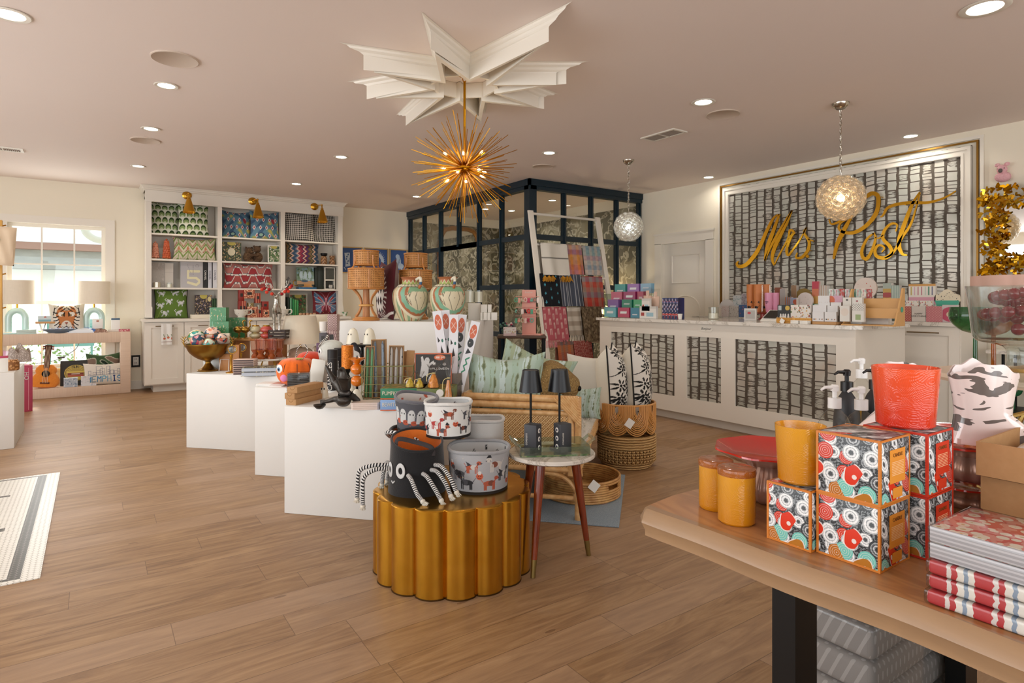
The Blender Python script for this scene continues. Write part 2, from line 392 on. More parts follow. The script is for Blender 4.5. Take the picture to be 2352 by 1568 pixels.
# floor, ceiling, walls
m = M(); m.box(-4.6, 7.1, -3.6, 10.5, -.1, 0); struct('floor', m, m_floor, flat=True)
m = M(); m.box(-4.6, 7.1, -3.6, 10.5, CEIL, CEIL+.1); struct('ceiling', m, m_ceil, flat=True)
YB, XR = 10.27, 6.88
wx0, wx1, wz0, wz1 = -.92, .146, .36, 2.30
m = M(); m.box(-4.6, wx0, YB, YB+.15, 0, CEIL); m.box(wx1, XR+.15, YB, YB+.15, 0, CEIL); m.box(wx0, wx1, YB, YB+.15, 0, wz0); m.box(wx0, wx1, YB, YB+.15, wz1, CEIL)
struct('wall_back', m, m_wall, flat=True)
dy0, dy1, dz = 5.306, 6.10, 2.10
m = M(); m.box(XR, XR+.15, -3.6, dy0, 0, CEIL); m.box(XR, XR+.15, dy1, YB, 0, CEIL); m.box(XR, XR+.15, dy0, dy1, dz, CEIL)
struct('wall_right', m, m_wall, flat=True)
m = M(); m.box(-4.6, -4.45, -3.6, 10.27, 0, .4); m.box(-4.6, -4.45, -3.6, 10.27, 2.6, CEIL)
for k in (-3.6, .3, 7.6): m.box(-4.6, -4.45, k, k+(.15 if k < 0 else .5), .4, 2.6)
m.box(-4.6, -4.45, 8.1, 10.27, .4, 2.6); struct('wall_left', m, m_wall, flat=True)
m = M(); m.box(-4.45, 7.03, -3.6, -3.45, 0, .3); m.box(-4.45, 7.03, -3.6, -3.45, 2.65, CEIL); m.box(-4.45, -2.6, -3.6, -3.45, .3, 2.65); m.box(5.0, 7.03, -3.6, -3.45, .3, 2.65)
struct('wall_front', m, m_wall, flat=True)
w = M(); w.i = 0
t = .045
for x in (wx0, wx1-t): w.box(x, x+t, YB+.05, YB+.11, wz0, wz1)
for z in (wz0, wz1-t, 1.22): w.box(wx0+t, wx1-t, YB+.055, YB+.105, z, z+t)
xs = [wx0+(wx1-wx0)*k/3 for k in (1, 2)]
for x in xs: w.box(x-.009, x+.009, YB+.06, YB+.10, wz0+t, wz1-t)
for z in (1.76, .80): w.box(wx0+t, wx1-t, YB+.062, YB+.098, z-.009, z+.009)
win = struct('window_1', w, m_trim, flat=True)
g = M(); g.box(wx0+.01, wx1-.01, YB+.078, YB+.082, wz0+.01, wz1-.01); struct('window_pane', g, m_pane, parent=win, flat=True)
g = M(); g.box(wx0-.11, wx0, YB-.022, YB+.02, wz0-.1, wz1+.1); g.box(wx1, wx1+.11, YB-.022, YB+.02, wz0-.1, wz1+.1); g.box(wx0, wx1, YB-.022, YB+.02, wz1, wz1+.1); g.box(wx0-.1, wx1+.1, YB-.05, YB+.05, wz0-.035, wz0)
struct('window_casing', g, m_trim, parent=win, flat=True)
d = M(); d.rbox(XR+.05, XR+.09, dy0-.02, dy1+.02, .005, dz+.02, .004)
door = struct('door_1', d, m_trim)
a = M(); yc = (dy0+dy1)/2
def panel_ring(z0, z1, arch):
 h = .24; pts = [(XR+.046, yc-h, z0), (XR+.046, yc+h, z0), (XR+.046, yc+h, z1)]
 if arch: pts += [(XR+.046, yc+h*math.cos(q), z1+.18*math.sin(q)) for q in np.linspace(.1, PI-.1, 12)]
 pts += [(XR+.046, yc-h, z1)]; a.tube(pts, .012, 6, closed=True)
panel_ring(.2, 1.16, True); panel_ring(1.52, 1.92, False)
struct('door_panel', a, m_trim, parent=door)
k = M(); k.sph((XR-.01, dy0+.08, 1.0), .028, 10); struct('door_knob', k, m_chrome, parent=door)
c = M()
for y0, y1, z0, z1 in ((dy0-.12, dy0+.006, 0, dz), (dy1-.006, dy1+.12, 0, dz), (dy0-.12, dy1+.12, dz-.006, dz+.12)):
 c.box(XR-.02, XR+.05, y0, y1, z0, z1);
c.box(XR-.03, XR+.02, dy0-.135, dy1+.135, dz+.12, dz+.145); struct('door_casing', c, m_trim, parent=door, flat=True)
for nm, b in (('back', (.27, .62, YB-.015, YB, 0, .12)), ('back', (-4.4, wx0+.6, YB-.015, YB, 0, .12)), ('right', (XR-.015, XR, -3.4, dy0-.12, 0, .12))):
 m = M(); m.box(*b); struct('baseboard_'+nm, m, m_trim, flat=True)
def f_hex():
 x, y, z = XYZ(); p = .026; ry = (x/(p*.866)); row = ry.fl(); fy = ry.fr()-.5; fx = (y/p+((row*.5).fr())).fr()-.5
 d = (fx*fx+fy*fy*.9); tile = d < .225; X = x; Y = y
 bx = ((X*-1-.198-.075) > 0)*((X*-1-.198-.125) < 0)*(Y < 5.555)*(Y > 3.55)
 b2 = (abs(Y-5.545) < .013).mx(abs(Y-3.565) < .013)*(X*-1-.198 > .075)
 l = ((abs(Y-5.08+X*.03) < .018)*(X < -.44)).mx((abs(Y-4.93) < .014)*(X < -.52)).mx((abs(Y-4.36) < .03)*(X < -.40)).mx((abs(Y-4.22) < .05)*(abs(X+.56) < .05)).mx((abs(X+.60+(Y-4.2)*.5) < .03)*(abs(Y-4.27) < .09))
 blk = bx.mx(b2).mx(l); c = mix(blk, 'e8e6de', '2b2a27'); c = mix(tile, mix(blk, 'b5b1a6', '6a6761'), c)
 return dict(c=c, r=.3, b=(tile, .3, .002))
m = M(); m.box(-2.6, -.198, 3.513, 5.59, -.001, .004); struct('floor_mosaic', m, mat('hexagon_mosaic', fn=f_hex), flat=True)
# navy glazed inner room
X0, Y0 = 4.77, 6.5
gz = [.10, .79, 1.458, 2.125, 2.787]; b = .055
nv = M(); pn = M()
ys = [Y0+.10+(YB-Y0-.10)*k/6 for k in range(7)]; xs = [X0+.10+(XR-X0-.10)*k/4 for k in range(5)]
nv.box(X0-.02, X0+.10, Y0-.02, Y0+.10, 0, CEIL-.001)
nv.box(X0-.02, X0+.08, Y0, YB-.001, 2.75, CEIL-.001); nv.box(X0, XR-.001, Y0-.02, Y0+.08, 2.75, CEIL-.001)
nv.box(X0-.035, X0, Y0-.035, YB-.001, 2.80, CEIL-.002); nv.box(X0-.035, XR-.001, Y0-.035, Y0, 2.80, CEIL-.002)
for i, y in enumerate(ys[1:]):
 y = min(y, YB-.035); top = 2.787; z0 = 2.125 if i+1 == 3 else 0
 nv.box(X0, X0+.06, y-b/2, y+b/2, z0, top); nv.box(X0-.012, X0, y-.013, y+.013, z0, top)
for i, x in enumerate(xs[1:]):
 x = min(x, XR-.03); nv.box(x-b/2, x+b/2, Y0, Y0+.06, 0, 2.787); nv.box(x-.013, x+.013, Y0-.012, Y0, 0, 2.787)
for z in gz[:4]:
 for k in range(6):
  if z < 2 and k in (2, 3): continue       # the doorway
  nv.box(X0+.003, X0+.057, ys[k], ys[k+1], z-.035, z+.035)
 nv.box(X0+.1, XR-.001, Y0+.003, Y0+.057, z-.035, z+.035)
nv.box(X0+.003, X0+.057, ys[2], ys[4], 2.09, 2.16)
for k in range(6):
 if k not in (2, 3): nv.box(X0+.02, X0+.04, ys[k], ys[k+1], 0, .1)
nv.box(X0+.1, XR-.001, Y0+.02, Y0+.04, 0, .1)
part = struct('partition', nv, m_navy, flat=True)
for a_, b_ in ((0, 2), (4, 6)): pn.box(X0+.028, X0+.032, ys[a_], ys[b_], .1, 2.787)
pn.box(X0+.028, X0+.032, ys[2], ys[4], 2.12, 2.787); pn.box(X0+.1, XR-.03, Y0+.028, Y0+.032, .1, 2.787)
struct('window_pane', pn, glass('partition_glass', 'f6f8f7', .01, 1.0), parent=part, flat=True)
m = M(); m.box(X0+.1, XR-.012, YB-.012, YB-.001, .0, 2.72); struct('wall_paper_back', m, m_bot, flat=True)
m = M(); m.box(XR-.012, XR-.001, Y0+.1, YB-.012, .0, 2.72); struct('wall_paper_right', m, m_bot, flat=True)
# framed feature panel on the right wall
fx_ = XR-.001
p = struct('trim_1', M().box(fx_-.012, fx_, 2.27, 5.02, 1.02, 2.745), m_brush, flat=True)
fr = M()
def frame(mm, y0, y1, z0, z1, w_, x0, x1):
 mm.box(x0, x1, y0, y0+w_, z0, z1); mm.box(x0, x1, y1-w_, y1, z0, z1); mm.box(x0, x1, y0+w_, y1-w_, z1-w_, z1); mm.box(x0, x1, y0+w_, y1-w_, z0, z0+w_)
frame(fr, 2.27, 5.02, 1.0, 2.735, .085, XR-.032, XR-.013); frame(fr, 2.27, 5.02, 1.0, 2.735, .03, XR-.045, XR-.030); frame(fr, 2.33, 4.96, 1.06, 2.675, .02, XR-.04, XR-.030)
frame(fr, 2.175, 5.115, .93, 2.825, .03, XR-.018, XR-.001)
struct('panel_frame', fr, m_trim, parent=p, flat=True)
gf = M(); frame(gf, 2.215, 5.075, .97, 2.785, .017, XR-.022, XR-.001); struct('panel_inlay', gf, mat('antique_gold_trim', '8a6428', .35, .7), parent=p, flat=True)
def zp(x, y): return (1640+x*.3027, 300+y*.3027)
def script(parent, name, strokes, X1=XR-.075, th=.014):
 mm = M()
 for pts, wd_ in strokes:
  P = crv([(*zp(*q), 0) for q in pts], 7); n = len(P); L = []; R = []
  for i, q in enumerate(P):
   a_ = P[max(i-1, 0)]; b_ = P[min(i+1, n-1)]; tn = (b_-a_); tn = tn.normalized() if tn.length > 0 else Vector((1, 0, 0))
   ww = wd_[0]+(wd_[1]-wd_[0])*math.sin(PI*i/(n-1))**1.2; nn = Vector((-tn.y, tn.x, 0))*ww*.3027/2
   L.append(q+nn); R.append(q-nn)
  vs = []
  for X_ in (X1, X1+th):
   for a_, b_ in zip(L, R): vs += [W(a_.x, a_.y, X=X_), W(b_.x, b_.y, X=X_)]
  vs = [Vector((X1 if i < 2*n else X1+th, W((L+R)[0].x, 0, X=X1).y if False else v.y, v.z)) for i, v in enumerate(vs)]
  for i in range(2*n): vs[2*n+i] = Vector((X1+th, vs[i].y, vs[i].z))
  fs = []
  for i in range(n-1):
   a = 2*i; o = 2*n
   fs += [(a, a+1, a+3, a+2), (o+a+2, o+a+3, o+a+1, o+a), (a, a+2, o+a+2, o+a), (a+3, a+1, o+a+1, o+a+3)]
  fs += [(0, 2*n, 2*n+1, 1), (2*n-2, 2*n-1, 4*n-1, 4*n-2)]
  mm.add(vs, fs)
  q = vs[n]; mm.box(X1+th, XR-.014, q.y-.004, q.y+.004, q.z-.004, q.z+.004)
 return shape(name, mm, m_gold, parent, flat=False, ang=30)
sg = thing('wall_sign', 'large gold script lettering raised off the silver wallpaper panel', 'sign', (0, 0, 0))
script(sg, 'letter', [([(185, 990), (172, 1008), (190, 1030), (250, 1010), (330, 910), (400, 760), (450, 665), (495, 633)], (9, 30)),
 ([(495, 633), (450, 760), (405, 880), (383, 985)], (12, 30)), ([(383, 985), (440, 860), (520, 720), (590, 603)], (9, 20)), ([(590, 603), (540, 720), (470, 860), (440, 960), (455, 1022)], (10, 30))])
script(sg, 'letter', [([(455, 1022), (500, 930), (560, 820), (575, 755), (605, 772), (580, 810), (550, 900), (562, 945), (600, 900), (655, 820), (700, 733)], (8, 20))])
script(sg, 'letter', [([(700, 733), (682, 775), (720, 840), (712, 905), (665, 960), (622, 962), (630, 925)], (9, 24)), ([(712, 822), (755, 838)], (7, 9))])
script(sg, 'full_stop', [([(696, 943), (716, 960)], (8, 24))])
script(sg, 'letter', [([(1050, 640), (990, 745), (935, 860), (905, 972)], (14, 34)), ([(872, 672), (890, 708), (950, 690), (1010, 640), (1080, 560), (1160, 495), (1208, 475), (1245, 505), (1235, 610), (1165, 710), (1070, 770), (990, 772), (947, 742), (962, 700), (1010, 672)], (10, 32))])
script(sg, 'letter', [([(1220, 775), (1165, 815), (1122, 900), (1128, 960), (1165, 965), (1205, 890), (1225, 805), (1200, 778)], (10, 26)), ([(1222, 810), (1250, 815), (1285, 790)], (7, 9))])
script(sg, 'letter', [([(1378, 765), (1388, 712), (1340, 708), (1290, 760), (1282, 820), (1335, 880), (1345, 930), (1295, 966), (1232, 950), (1222, 900), (1252, 868), (1292, 888), (1272, 922)], (10, 28))])
script(sg, 'letter', [([(1560, 465), (1500, 565), (1440, 720), (1402, 850), (1425, 930), (1465, 944)], (10, 34)), ([(1295, 966), (1355, 930), (1420, 820), (1500, 690), (1562, 470)], (8, 20)),
 ([(1262, 655), (1282, 640), (1312, 590), (1380, 560), (1500, 545), (1620, 545), (1740, 512), (1835, 457)], (9, 24))])
# sales counter
def slab(name, m_, b_): return shape(name, m_, b_)
ct = thing('sales_counter', 'long cream sales counter with silver wallpaper panels and marble top', 'counter')
CX0, CX1, CY0, CY1 = 5.05, 5.92, 2.46, 5.45
holes = [(4.304, 5.259, .262, .888), (3.727, 4.144, .268, .898), (2.611, 3.57, .27, .902)]
b_ = M(); b_.box(CX0+.02, CX1, CY0, CY1, .1, 1.03); b_.box(CX0+.1, CX1-.05, CY0+.08, CY1, 0, .1)
b_.box(CX0, CX0+.02, CY0, CY1, .1, .262); b_.box(CX0, CX0+.02, CY0, CY1, .902, 1.035)
e = [CY0]+[q for h in holes[::-1] for q in h[:2]]+[CY1]
for i in range(0, len(e), 2): b_.box(CX0, CX0+.02, e[i], e[i+1], .262, .902)
b_.box(CX0+.0, CX1+.0, CY0-.006, CY0, .1, 1.035)
shape('cabinet_body', b_, m_cab, ct, flat=True)
for h in holes:
 q = M(); q.box(CX0+.013, CX0+.019, h[0], h[1], .262, .902); shape('inset_panel', q, m_brush, ct, flat=True)
q = M(); q.prism([(CX0-.035, CY0+.02), (CX0+.04, CY0-.04), (CX1+.02, CY0-.04), (CX1+.02, CY1+.03), (CX0-.035, CY1+.03)], 1.035, 1.067); shape('countertop', q, m_marble, ct, flat=True)
pl = thing('name_plaque', 'small white enamel plaque reading Bonjour on the counter front', 'sign', (CX0-.001, 3.90, .988), -PI/2)
q = M(); q.prism([(-.085, 0), (-.07, .02), (-.06, .026), (.06, .026), (.07, .02), (.085, 0), (.07, -.02), (.06, -.026), (-.06, -.026), (-.07, -.02)], 0, .004); q.T = Matrix()
o = shape('plate', q, mat('white_enamel', 'e8e2d6', .25), pl, flat=True); o.rotation_euler = (PI/2, 0, 0)
text(pl, 'Bonjour', .036, (0, -.0045, 0), FRONT, m_black, shear=.35)
bc = thing('back_counter', 'cream wall cabinet run with marble top behind the sales counter', 'cabinet')
q = M(); q.box(6.27, XR-.02, 2.15, 5.0, .1, 1.04); q.box(6.33, XR-.02, 2.2, 5.0, 0, .1); shape('cabinet_body', q, m_cab, bc, flat=True)
q = M(); q.box(6.22, XR-.02, 2.13, 5.02, 1.04, 1.075); shape('countertop', q, m_marble, bc, flat=True)
def shaker(parent, w_, h_, mt, loc, rz, rail=.07, handle=None, name='door'):
 q = M(); q.box(-w_/2, w_/2, -.008, 0, 0, h_)
 for x0, x1, z0, z1 in ((-w_/2, -w_/2+rail, 0, h_), (w_/2-rail, w_/2, 0, h_), (-w_/2+rail, w_/2-rail, 0, rail), (-w_/2+rail, w_/2-rail, h_-rail, h_)): q.box(x0, x1, -.02, -.008, z0, z1)
 o = shape(name, q, mt, parent, loc, rz, flat=True)
 if handle:
  hw, hz = handle; k = M(); k.tube([(-hw/2, -.045, hz), (hw/2, -.045, hz)], .006, 8); k.tube([(-hw/2+.02, -.02, hz), (-hw/2+.02, -.045, hz)], .004, 6); k.tube([(hw/2-.02, -.02, hz), (hw/2-.02, -.045, hz)], .004, 6)
  shape('handle', k, mat('bronze_handle', '7d6a50', .4, .8), o)
 return o
for k in range(5): shaker(bc, .555, .93, m_cab, (6.27, 2.435+k*.57, .105), -PI/2, .08, (.26, .875))
# ceiling fittings
rim = mat('white_can_trim', 'e2dcd0', .4); glow = mat('lamp_diffuser', 'fff6e6', em=14)
cans = [(-.387, 4.438), (4.05, 1.278), (.455, 5.232), (.45, 6.63), (.45, 8.56), (2.30, 6.72), (2.32, 8.62), (4.14, 8.61), (4.11, 5.24), (4.09, 3.187), (6.64, 5.09), (6.61, 2.689), (6.1, 7.7), (5.7, 9.1), (6.2, 9.0)]
where = ['at the left edge of the ceiling, nearest the entry mat', 'in the top right corner above the wood table', 'left of the star, beside the larger round speaker', 'between the two round speakers at left', 'last of the left row, nearest the window wall',
 'left of the gold starburst chandelier', 'in front of the built-in shelves', 'beyond the chandelier, before the navy glazed room', 'right of the chandelier, before the navy glazed room', 'right of the star, beside a round speaker', 'above the white door', 'above the gold trimmed wallpaper panel', 'inside the navy glazed room, nearest its glass corner', 'inside the navy glazed room, left of three', 'inside the navy glazed room, farthest back']
for i, (x, y) in enumerate(cans):
 r_ = .092 if i < 2 or i in (9,) else .08
 if i == 1: r_ = .115
 if i == 0: r_ = .1
 t_ = thing('ceiling_light', 'round recessed ceiling light '+where[i], 'ceiling light', (x, y, CEIL), 0, 'recessed ceiling lights')
 q = M(); q.lathe([(r_, -.001), (r_*1.04, -.004), (r_*.98, -.008), (r_*.74, -.006), (r_*.70, -.0005)], 40); shape('trim_ring', q, rim, t_)
 q = M(); q.lathe([(1e-4, -.002), (r_*.70, -.002)], 32); shape('diffuser', q, glow, t_)
 area('can_light', (x, y, CEIL-.012), (0, 0, 0), r_*1.3, r_*1.3, (1.6 if i == 10 else 3.5 if i in (0, 1, 11) else 6) if i < 12 else 7, (1, .93, .83), 'DISK', math.radians(150))
grille = mat('speaker_grille', 'c6b5a6', .7)
for (x, y, r_), w_ in zip([(.453, 4.626, .145), (.438, 7.146, .135), (4.5, 3.3, .14), (4.466, 5.818, .13)], ['nearest the left front', 'farther left, behind two lights', 'right of the star', 'beyond the chandelier on the right']):
 q = M(); q.lathe([(r_, 0), (r_*1.0, -.006), (r_*.96, -.009), (r_*.93, -.006), (1e-4, -.006)], 48); solo('ceiling_speaker', q, grille, 'flat round ceiling speaker '+w_, 'speaker', (x, y, CEIL), 0, 'round ceiling speakers')
def vent(x, y, w_, d_, rz, lab):
 t_ = thing('ceiling_vent', lab, 'vent', (x, y, CEIL), rz, 'ceiling air vents')
 q = M(); frame_ = ((-w_/2, w_/2, -d_/2, -d_/2+.025), (-w_/2, w_/2, d_/2-.025, d_/2), (-w_/2, -w_/2+.025, -d_/2+.025, d_/2-.025), (w_/2-.025, w_/2, -d_/2+.025, d_/2-.025), (-.006, .006, -d_/2+.025, d_/2-.025))
 for a in frame_: q.box(*a, -.012, -.0005)
 shape('frame', q, rim, t_, flat=True)
 q = M(); n = int(w_/.018)
 for k in range(n):
  xx = -w_/2+.03+k*(w_-.06)/(n-1); q.box(xx-.002, xx+.003, -d_/2+.02, d_/2-.02, -.010, -.001)
 shape('louvres', q, mat('vent_slats', 'a79c90', .5), t_, flat=True)
vent(4.577, 4.036, .42, .2, PI/2, 'rectangular white louvred air vent right of the star medallion')
vent(-.787, 8.373, .35, .18, 0, 'small louvred air vent at the far left ceiling edge')
# outside the window
ext = plain('exterior_white_siding', 'f4f4f2', .8)
shg = mat('grey_roof_shingles', r=.9, fn=lambda: mix(noise(vec(XYZ()[0]*3, XYZ()[1]*3, XYZ()[2]*9), 2, 2), '8c8d8a', 'a9a8a3'))
bl = thing('neighbour_building', 'white building with grey shingled roof band seen through the window', 'building')
q = M(); q.box(-7, 4, 17, 17.3, 0, 5.0); shape('wall', q, ext, bl, flat=True)
q = M(); q.box(-6.5, 4, 16.4, 17, 1.95, 2.35); q.box(-6.5, -4.4, 16.3, 17, 2.1, 3.0); shape('roof', q, shg, bl, flat=True)
q = M(); q.box(-6.5, 4, 16.2, 16.4, 2.35, 2.5); shape('fascia', q, mat('brown_fascia', '8c6a5c', .7), bl, flat=True)
for x in (-3.9, -3.3, -2.6):
 q = M(); q.box(x, x+.5, 16.96, 16.99, 2.75, 2.95); shape('window', q, mat('far_window_glass', '93a0a8', .2), bl, flat=True)
q = M(); q.box(-3.2, -1.9, 16.96, 16.99, .9, 1.45); shape('window', q, MATS['far_window_glass'], bl, flat=True)
q = M(); q.tube(crv([(-.25, 11.5, 2.48), (-.12, 11.5, 2.42), (-.06, 11.5, 2.30), (.1, 11.5, 2.22), (.5, 11.5, 2.22), (.75, 11.5, 2.1), (.8, 11.5, 1.6), (.8, 11.5, -.19)], 6), .06, 10); solo('downspout', q, mat('grey_downspout', 'b9b9b4', .5), 'grey curved gutter downspout outside the window', 'gutter')
q = M(); q.box(-14, 10, 10.6, 24, -.3, -.2); tag(shape('ground_outside', q, mat('pale_paving', 'dcdad2', .9), flat=True), kind='structure')
q = M(); q.box(-.62, .02, 12.6, 12.64, .5, .95); q.box(-.6, -.57, 12.6, 12.64, -.2, .5); q.box(-.03, .0, 12.6, 12.64, -.2, .5); solo('pavement_sign', q, mat('teal_board', '5d8f8c', .6), 'teal board standing outside the window', 'board', flat=True)
rg = random.Random(5); q = M()
for k in range(260):
 a = rg.uniform(0, 2*PI); rr = rg.uniform(0, .34)**.8; zz = rg.uniform(-.2, .62)
 p_ = Vector((rr*math.cos(a), rr*math.sin(a), zz)); d_ = Vector((rg.uniform(-1, 1), rg.uniform(-1, 1), rg.uniform(.2, 1)))*.07; s_ = d_.cross(Vector((0, 0, 1)))*.4
 q.add([p_, p_+d_*.5+s_, p_+d_, p_+d_*.5-s_], [(0, 1, 2, 3)])
solo('garden_shrub', q, mat('lime_leaves', 'a8c04e', .7), 'yellow green shrub outside the window beyond the console', 'shrub', (-1.05, 12.2, .15), flat=True)
q = M()
for k in range(300):
 p_ = Vector((rg.uniform(-.8, 1.4), rg.uniform(0, .4), rg.uniform(-.1, .45))); d_ = Vector((rg.uniform(-1, 1), rg.uniform(-1, 1), rg.uniform(.2, 1)))*.09; s_ = d_.cross(Vector((0, 0, 1)))*.4
 q.add([p_, p_+d_*.5+s_, p_+d_, p_+d_*.5-s_], [(0, 1, 2, 3)])
solo('garden_hedge', q, mat('green_leaves', '7f9a55', .7), 'low green hedge outside at the window right side', 'hedge', (-.2, 14.5, 0), flat=True)
# small-object helpers
def PA(fn, asp=1.0, base='ffffff'):
 def g(U, V):
  p = Pt(U, V, asp, base); fn(p); g_ = p.c.mean(1, keepdims=True); return (p.c*.84+g_*.16)*.86
 return g
def spanY(x0, x1, yt, z, Y):
 a, b = W(x0, 0, Y=Y), W(x1, 0, Y=Y); c = (a+b)/2; h = (zpx(yt, D(c))-z) if yt is not None else 0
 return (c.x, Y, z), abs(b.x-a.x), h
def spanX(x0, x1, yt, z, X):
 a, b = W(x0, 0, X=X), W(x1, 0, X=X); c = (a+b)/2; h = (zpx(yt, D(c))-z) if yt is not None else 0
 return (X, c.y, z), abs(b.y-a.y), h
def gp(x0, x1, yt, yb, z, dep=None):
 """standing thing seen between columns x0, x1 with its foot on a level z at row yb; dep pushes its centre back"""
 xc = (x0+x1)/2; f = W(xc, yb, z=z); d = D(f); w = (x1-x0)*d/F; k = w/2 if dep is None else dep/2
 w = (x1-x0)*(d+k)/F; c = A(xc, d+k, z); return c, w, zpx(yt, d+k)-z
def gd(x0, x1, yt, z, d):
 return A((x0+x1)/2, d, z), (x1-x0)*d/F, zpx(yt, d)-z
CAMZ = -YAW
def pillow(label, w, h, t, loc, rz, lean, paint, name='throw_pillow', n=None, group=None, r=.9, piping=None, roll=0, back=None, ear=.08):
 n = n or 64; m = pillow_mesh(w, h, t, n, paint, ear=ear)
 th_ = thing(name, label, 'pillow', loc, rz, group); th_.rotation_euler = (-lean, roll, rz)
 m.mi = [0]*len(m.mi); shape('cover', m, pmat(r, 3), th_)
 if piping:
  q = M(); P = []
  for k in range(48):
   s_ = k/48*4; i = int(s_); f_ = s_-i; a, b = [(-1+2*f_, -1), (1, -1+2*f_), (1-2*f_, 1), (-1, 1-2*f_)][i]
   P.append((a*w/2*(1-ear*(1-b*b)), 0, h/2+b*h/2*(1-ear*.5*(1-a*a)*(b < 0))*(1-max(b, 0)**2*ear*2.2*(1-abs(a)**1.5))))
  q.tube(P, .006, 6, closed=True); shape('piping', q, mat('piping_'+piping, piping, .8), th_)
 return th_
def block(name, label, cat, w, d, h, mt, loc, rz=0, group=None, bev=.003, lids=None):
 m = M(); m.rbox(-w/2, w/2, 0, d, 0, h, bev); return solo(name, m, mt, label, cat, loc, rz, group)
def paint_box(m, w, d, h, front, asp=None, n=60, side='cccccc', z=0, mi=0):
 """box whose front (local -Y) carries a painted design"""
 hs = np.array(hx(side)); m.surf(lambda U, V: ((U-.5)*w, 0*U, z+V*h), n, max(2, int(n*h/w)), front, mi=mi)
 col = lambda U, V: np.tile(hs, (len(U), 1))
 m.surf(lambda U, V: ((U-.5)*w, d+0*U, z+V*h), 1, 1, col, flip=True, mi=mi); m.surf(lambda U, V: (w/2+0*U, U*d, z+V*h), 1, 1, col, mi=mi)
 m.surf(lambda U, V: (-w/2+0*U, U*d, z+V*h), 1, 1, col, flip=True, mi=mi); m.surf(lambda U, V: ((U-.5)*w, V*d, z+h+0*U), 1, 1, col, mi=mi); m.surf(lambda U, V: ((U-.5)*w, V*d, z+0*U), 1, 1, col, flip=True, mi=mi)
 return m
def pbox(name, label, cat, w, d, h, front, loc, rz=0, group=None, n=50, side='cccccc', r=.5, lean=0):
 m = paint_box(M(), w, d, h, front, n=n, side=side); o = solo(name, m, pmat(r), label, cat, loc, rz, group, flat=True); o.rotation_euler = (-lean, 0, rz); return o
def candle(label, r, h, loc, gcol, wax, group=None, r2=None, fill=.8, name='candle', body=0, lid=None):
 """glass tumbler with wax and wick"""
 r2 = r2 or r; t_ = thing(name, label, 'candle', loc, 0, group)
 m = M(); m.lathe([(1e-4, 0), (r*.9, 0), (r, h*.04), (r2, h), (r2*.96, h), (r*.95, h*.06), (1e-4, h*.06)], 32); shape('glass', m, gcol, t_)
 m = M(); m.lathe([(1e-4, h*.065), (r*.93, h*.065), (r+(r2-r)*fill-r*.06, h*fill), (1e-4, h*fill)], 28); shape('wax', m, wax, t_)
 m = M(); m.tube([(0, 0, h*fill-.001), (.001, 0, h*fill+.008)], .0012, 5); shape('wick', m, mat('wick', '3a3028', .9), t_)
 if lid: m = M(); m.cyl((0, 0, h), r2*1.02, h*.09, 28, bev=.002); shape('lid', m, lid, t_)
 return t_
def book(label, w, d, h, col, loc, rz, group=None, spine=None, name='book', scol='222222', lean=0):
 """standing book, spine to local -Y"""
 t_ = thing(name, label, 'book', loc, rz, group); t_.rotation_euler = (0, lean, rz)
 m = M(); m.box(-w/2, -w/2+.003, 0, d, 0, h); m.box(w/2-.003, w/2, 0, d, 0, h); m.box(-w/2, w/2, 0, .004, 0, h)
 shape('cover', m, mat('book_'+col, col, .5), t_, flat=True)
 m = M(); m.box(-w/2+.003, w/2-.003, .004, d-.003, .003, h-.003); shape('pages', m, mat('paper', 'ece6d8', .9), t_, flat=True)
 if spine: text(t_, spine, w*.62, (0, -.001, h/2), (PI/2, PI/2, 0), mat('ink_'+scol, scol, .6))
 return t_
def p_scallop(p):
 R = 5
 for r in range(R+1, -1, -1):
  for c in range(-1, 7):
   cx = (c+.5*(r % 2))/4.2*p.a; cy = r/R
   p.f(p.ell(cx, cy, .135, .15), 'dfe0cb'); p.f(p.ell(cx, cy-.01, .105, .12), '2f4a1c'); p.f(p.ell(cx, cy-.045, .10, .095), '7f9a55'); p.f(p.ell(cx, cy-.075, .06, .06), 'c3cba2'); p.f(p.ell(cx, cy-.10, .13, .035), 'e4e4d2')
def p_ikat(p):
 x, y = p.x, p.y; n = np.sin(x*9+np.sin(y*7)*2)*np.sin(y*11+np.cos(x*6)*2)
 p.f(n > .35, '6f9a8a'); p.f(n < -.5, '3a5f82'); p.f((n > .72), 'c2b04a')
 for cx in np.arange(.1, p.a+.1, .22):
  for cy in (.1, .38, .66, .94):
   o = .11*(round(cy*10) % 2); p.f(abs(x-cx-o)/.055+abs(y-cy)/.09 < 1, 'e8ddd6'); p.f(abs(x-cx-o)/.03+abs(y-cy)/.05 < 1, 'b2303a')
 p.f((p.ell(p.a*.78, .62, .06, .10, .4)), 'a82634'); p.f(p.ell(p.a*.35, .12, .12, .08), '24405e'); p.f(p.ell(p.a*.35, .12, .07, .05), '88b0a0')
def p_dia(p):
 k = 15; a = np.floor((p.x+p.y)*k)+np.floor((p.x-p.y)*k); p.f((a % 2) > 0, '2b2723')
def p_leaf(p):
 x = p.x; u = (x*2.4) % 1-.5; v = p.y*3.0; w = (v+abs(u)*1.6)*1.0
 p.f((w % 1) < .28, '7f9a3e'); p.f(((w+.45) % 1) < .12, 'c8b98a'); p.f(abs(u) < .04, '8aa356')
 p.f((((w+.62) % 1) < .13) & (abs(u) > .12) & (p.y > .3), 'a83428'); p.f(p.ell(0, 0, .01), 'ffffff')
 for cx in np.arange(.2, p.a, .415): p.f(abs(x-cx)/.07+abs(p.y-.48)/.1 < 1, 'c97b50')
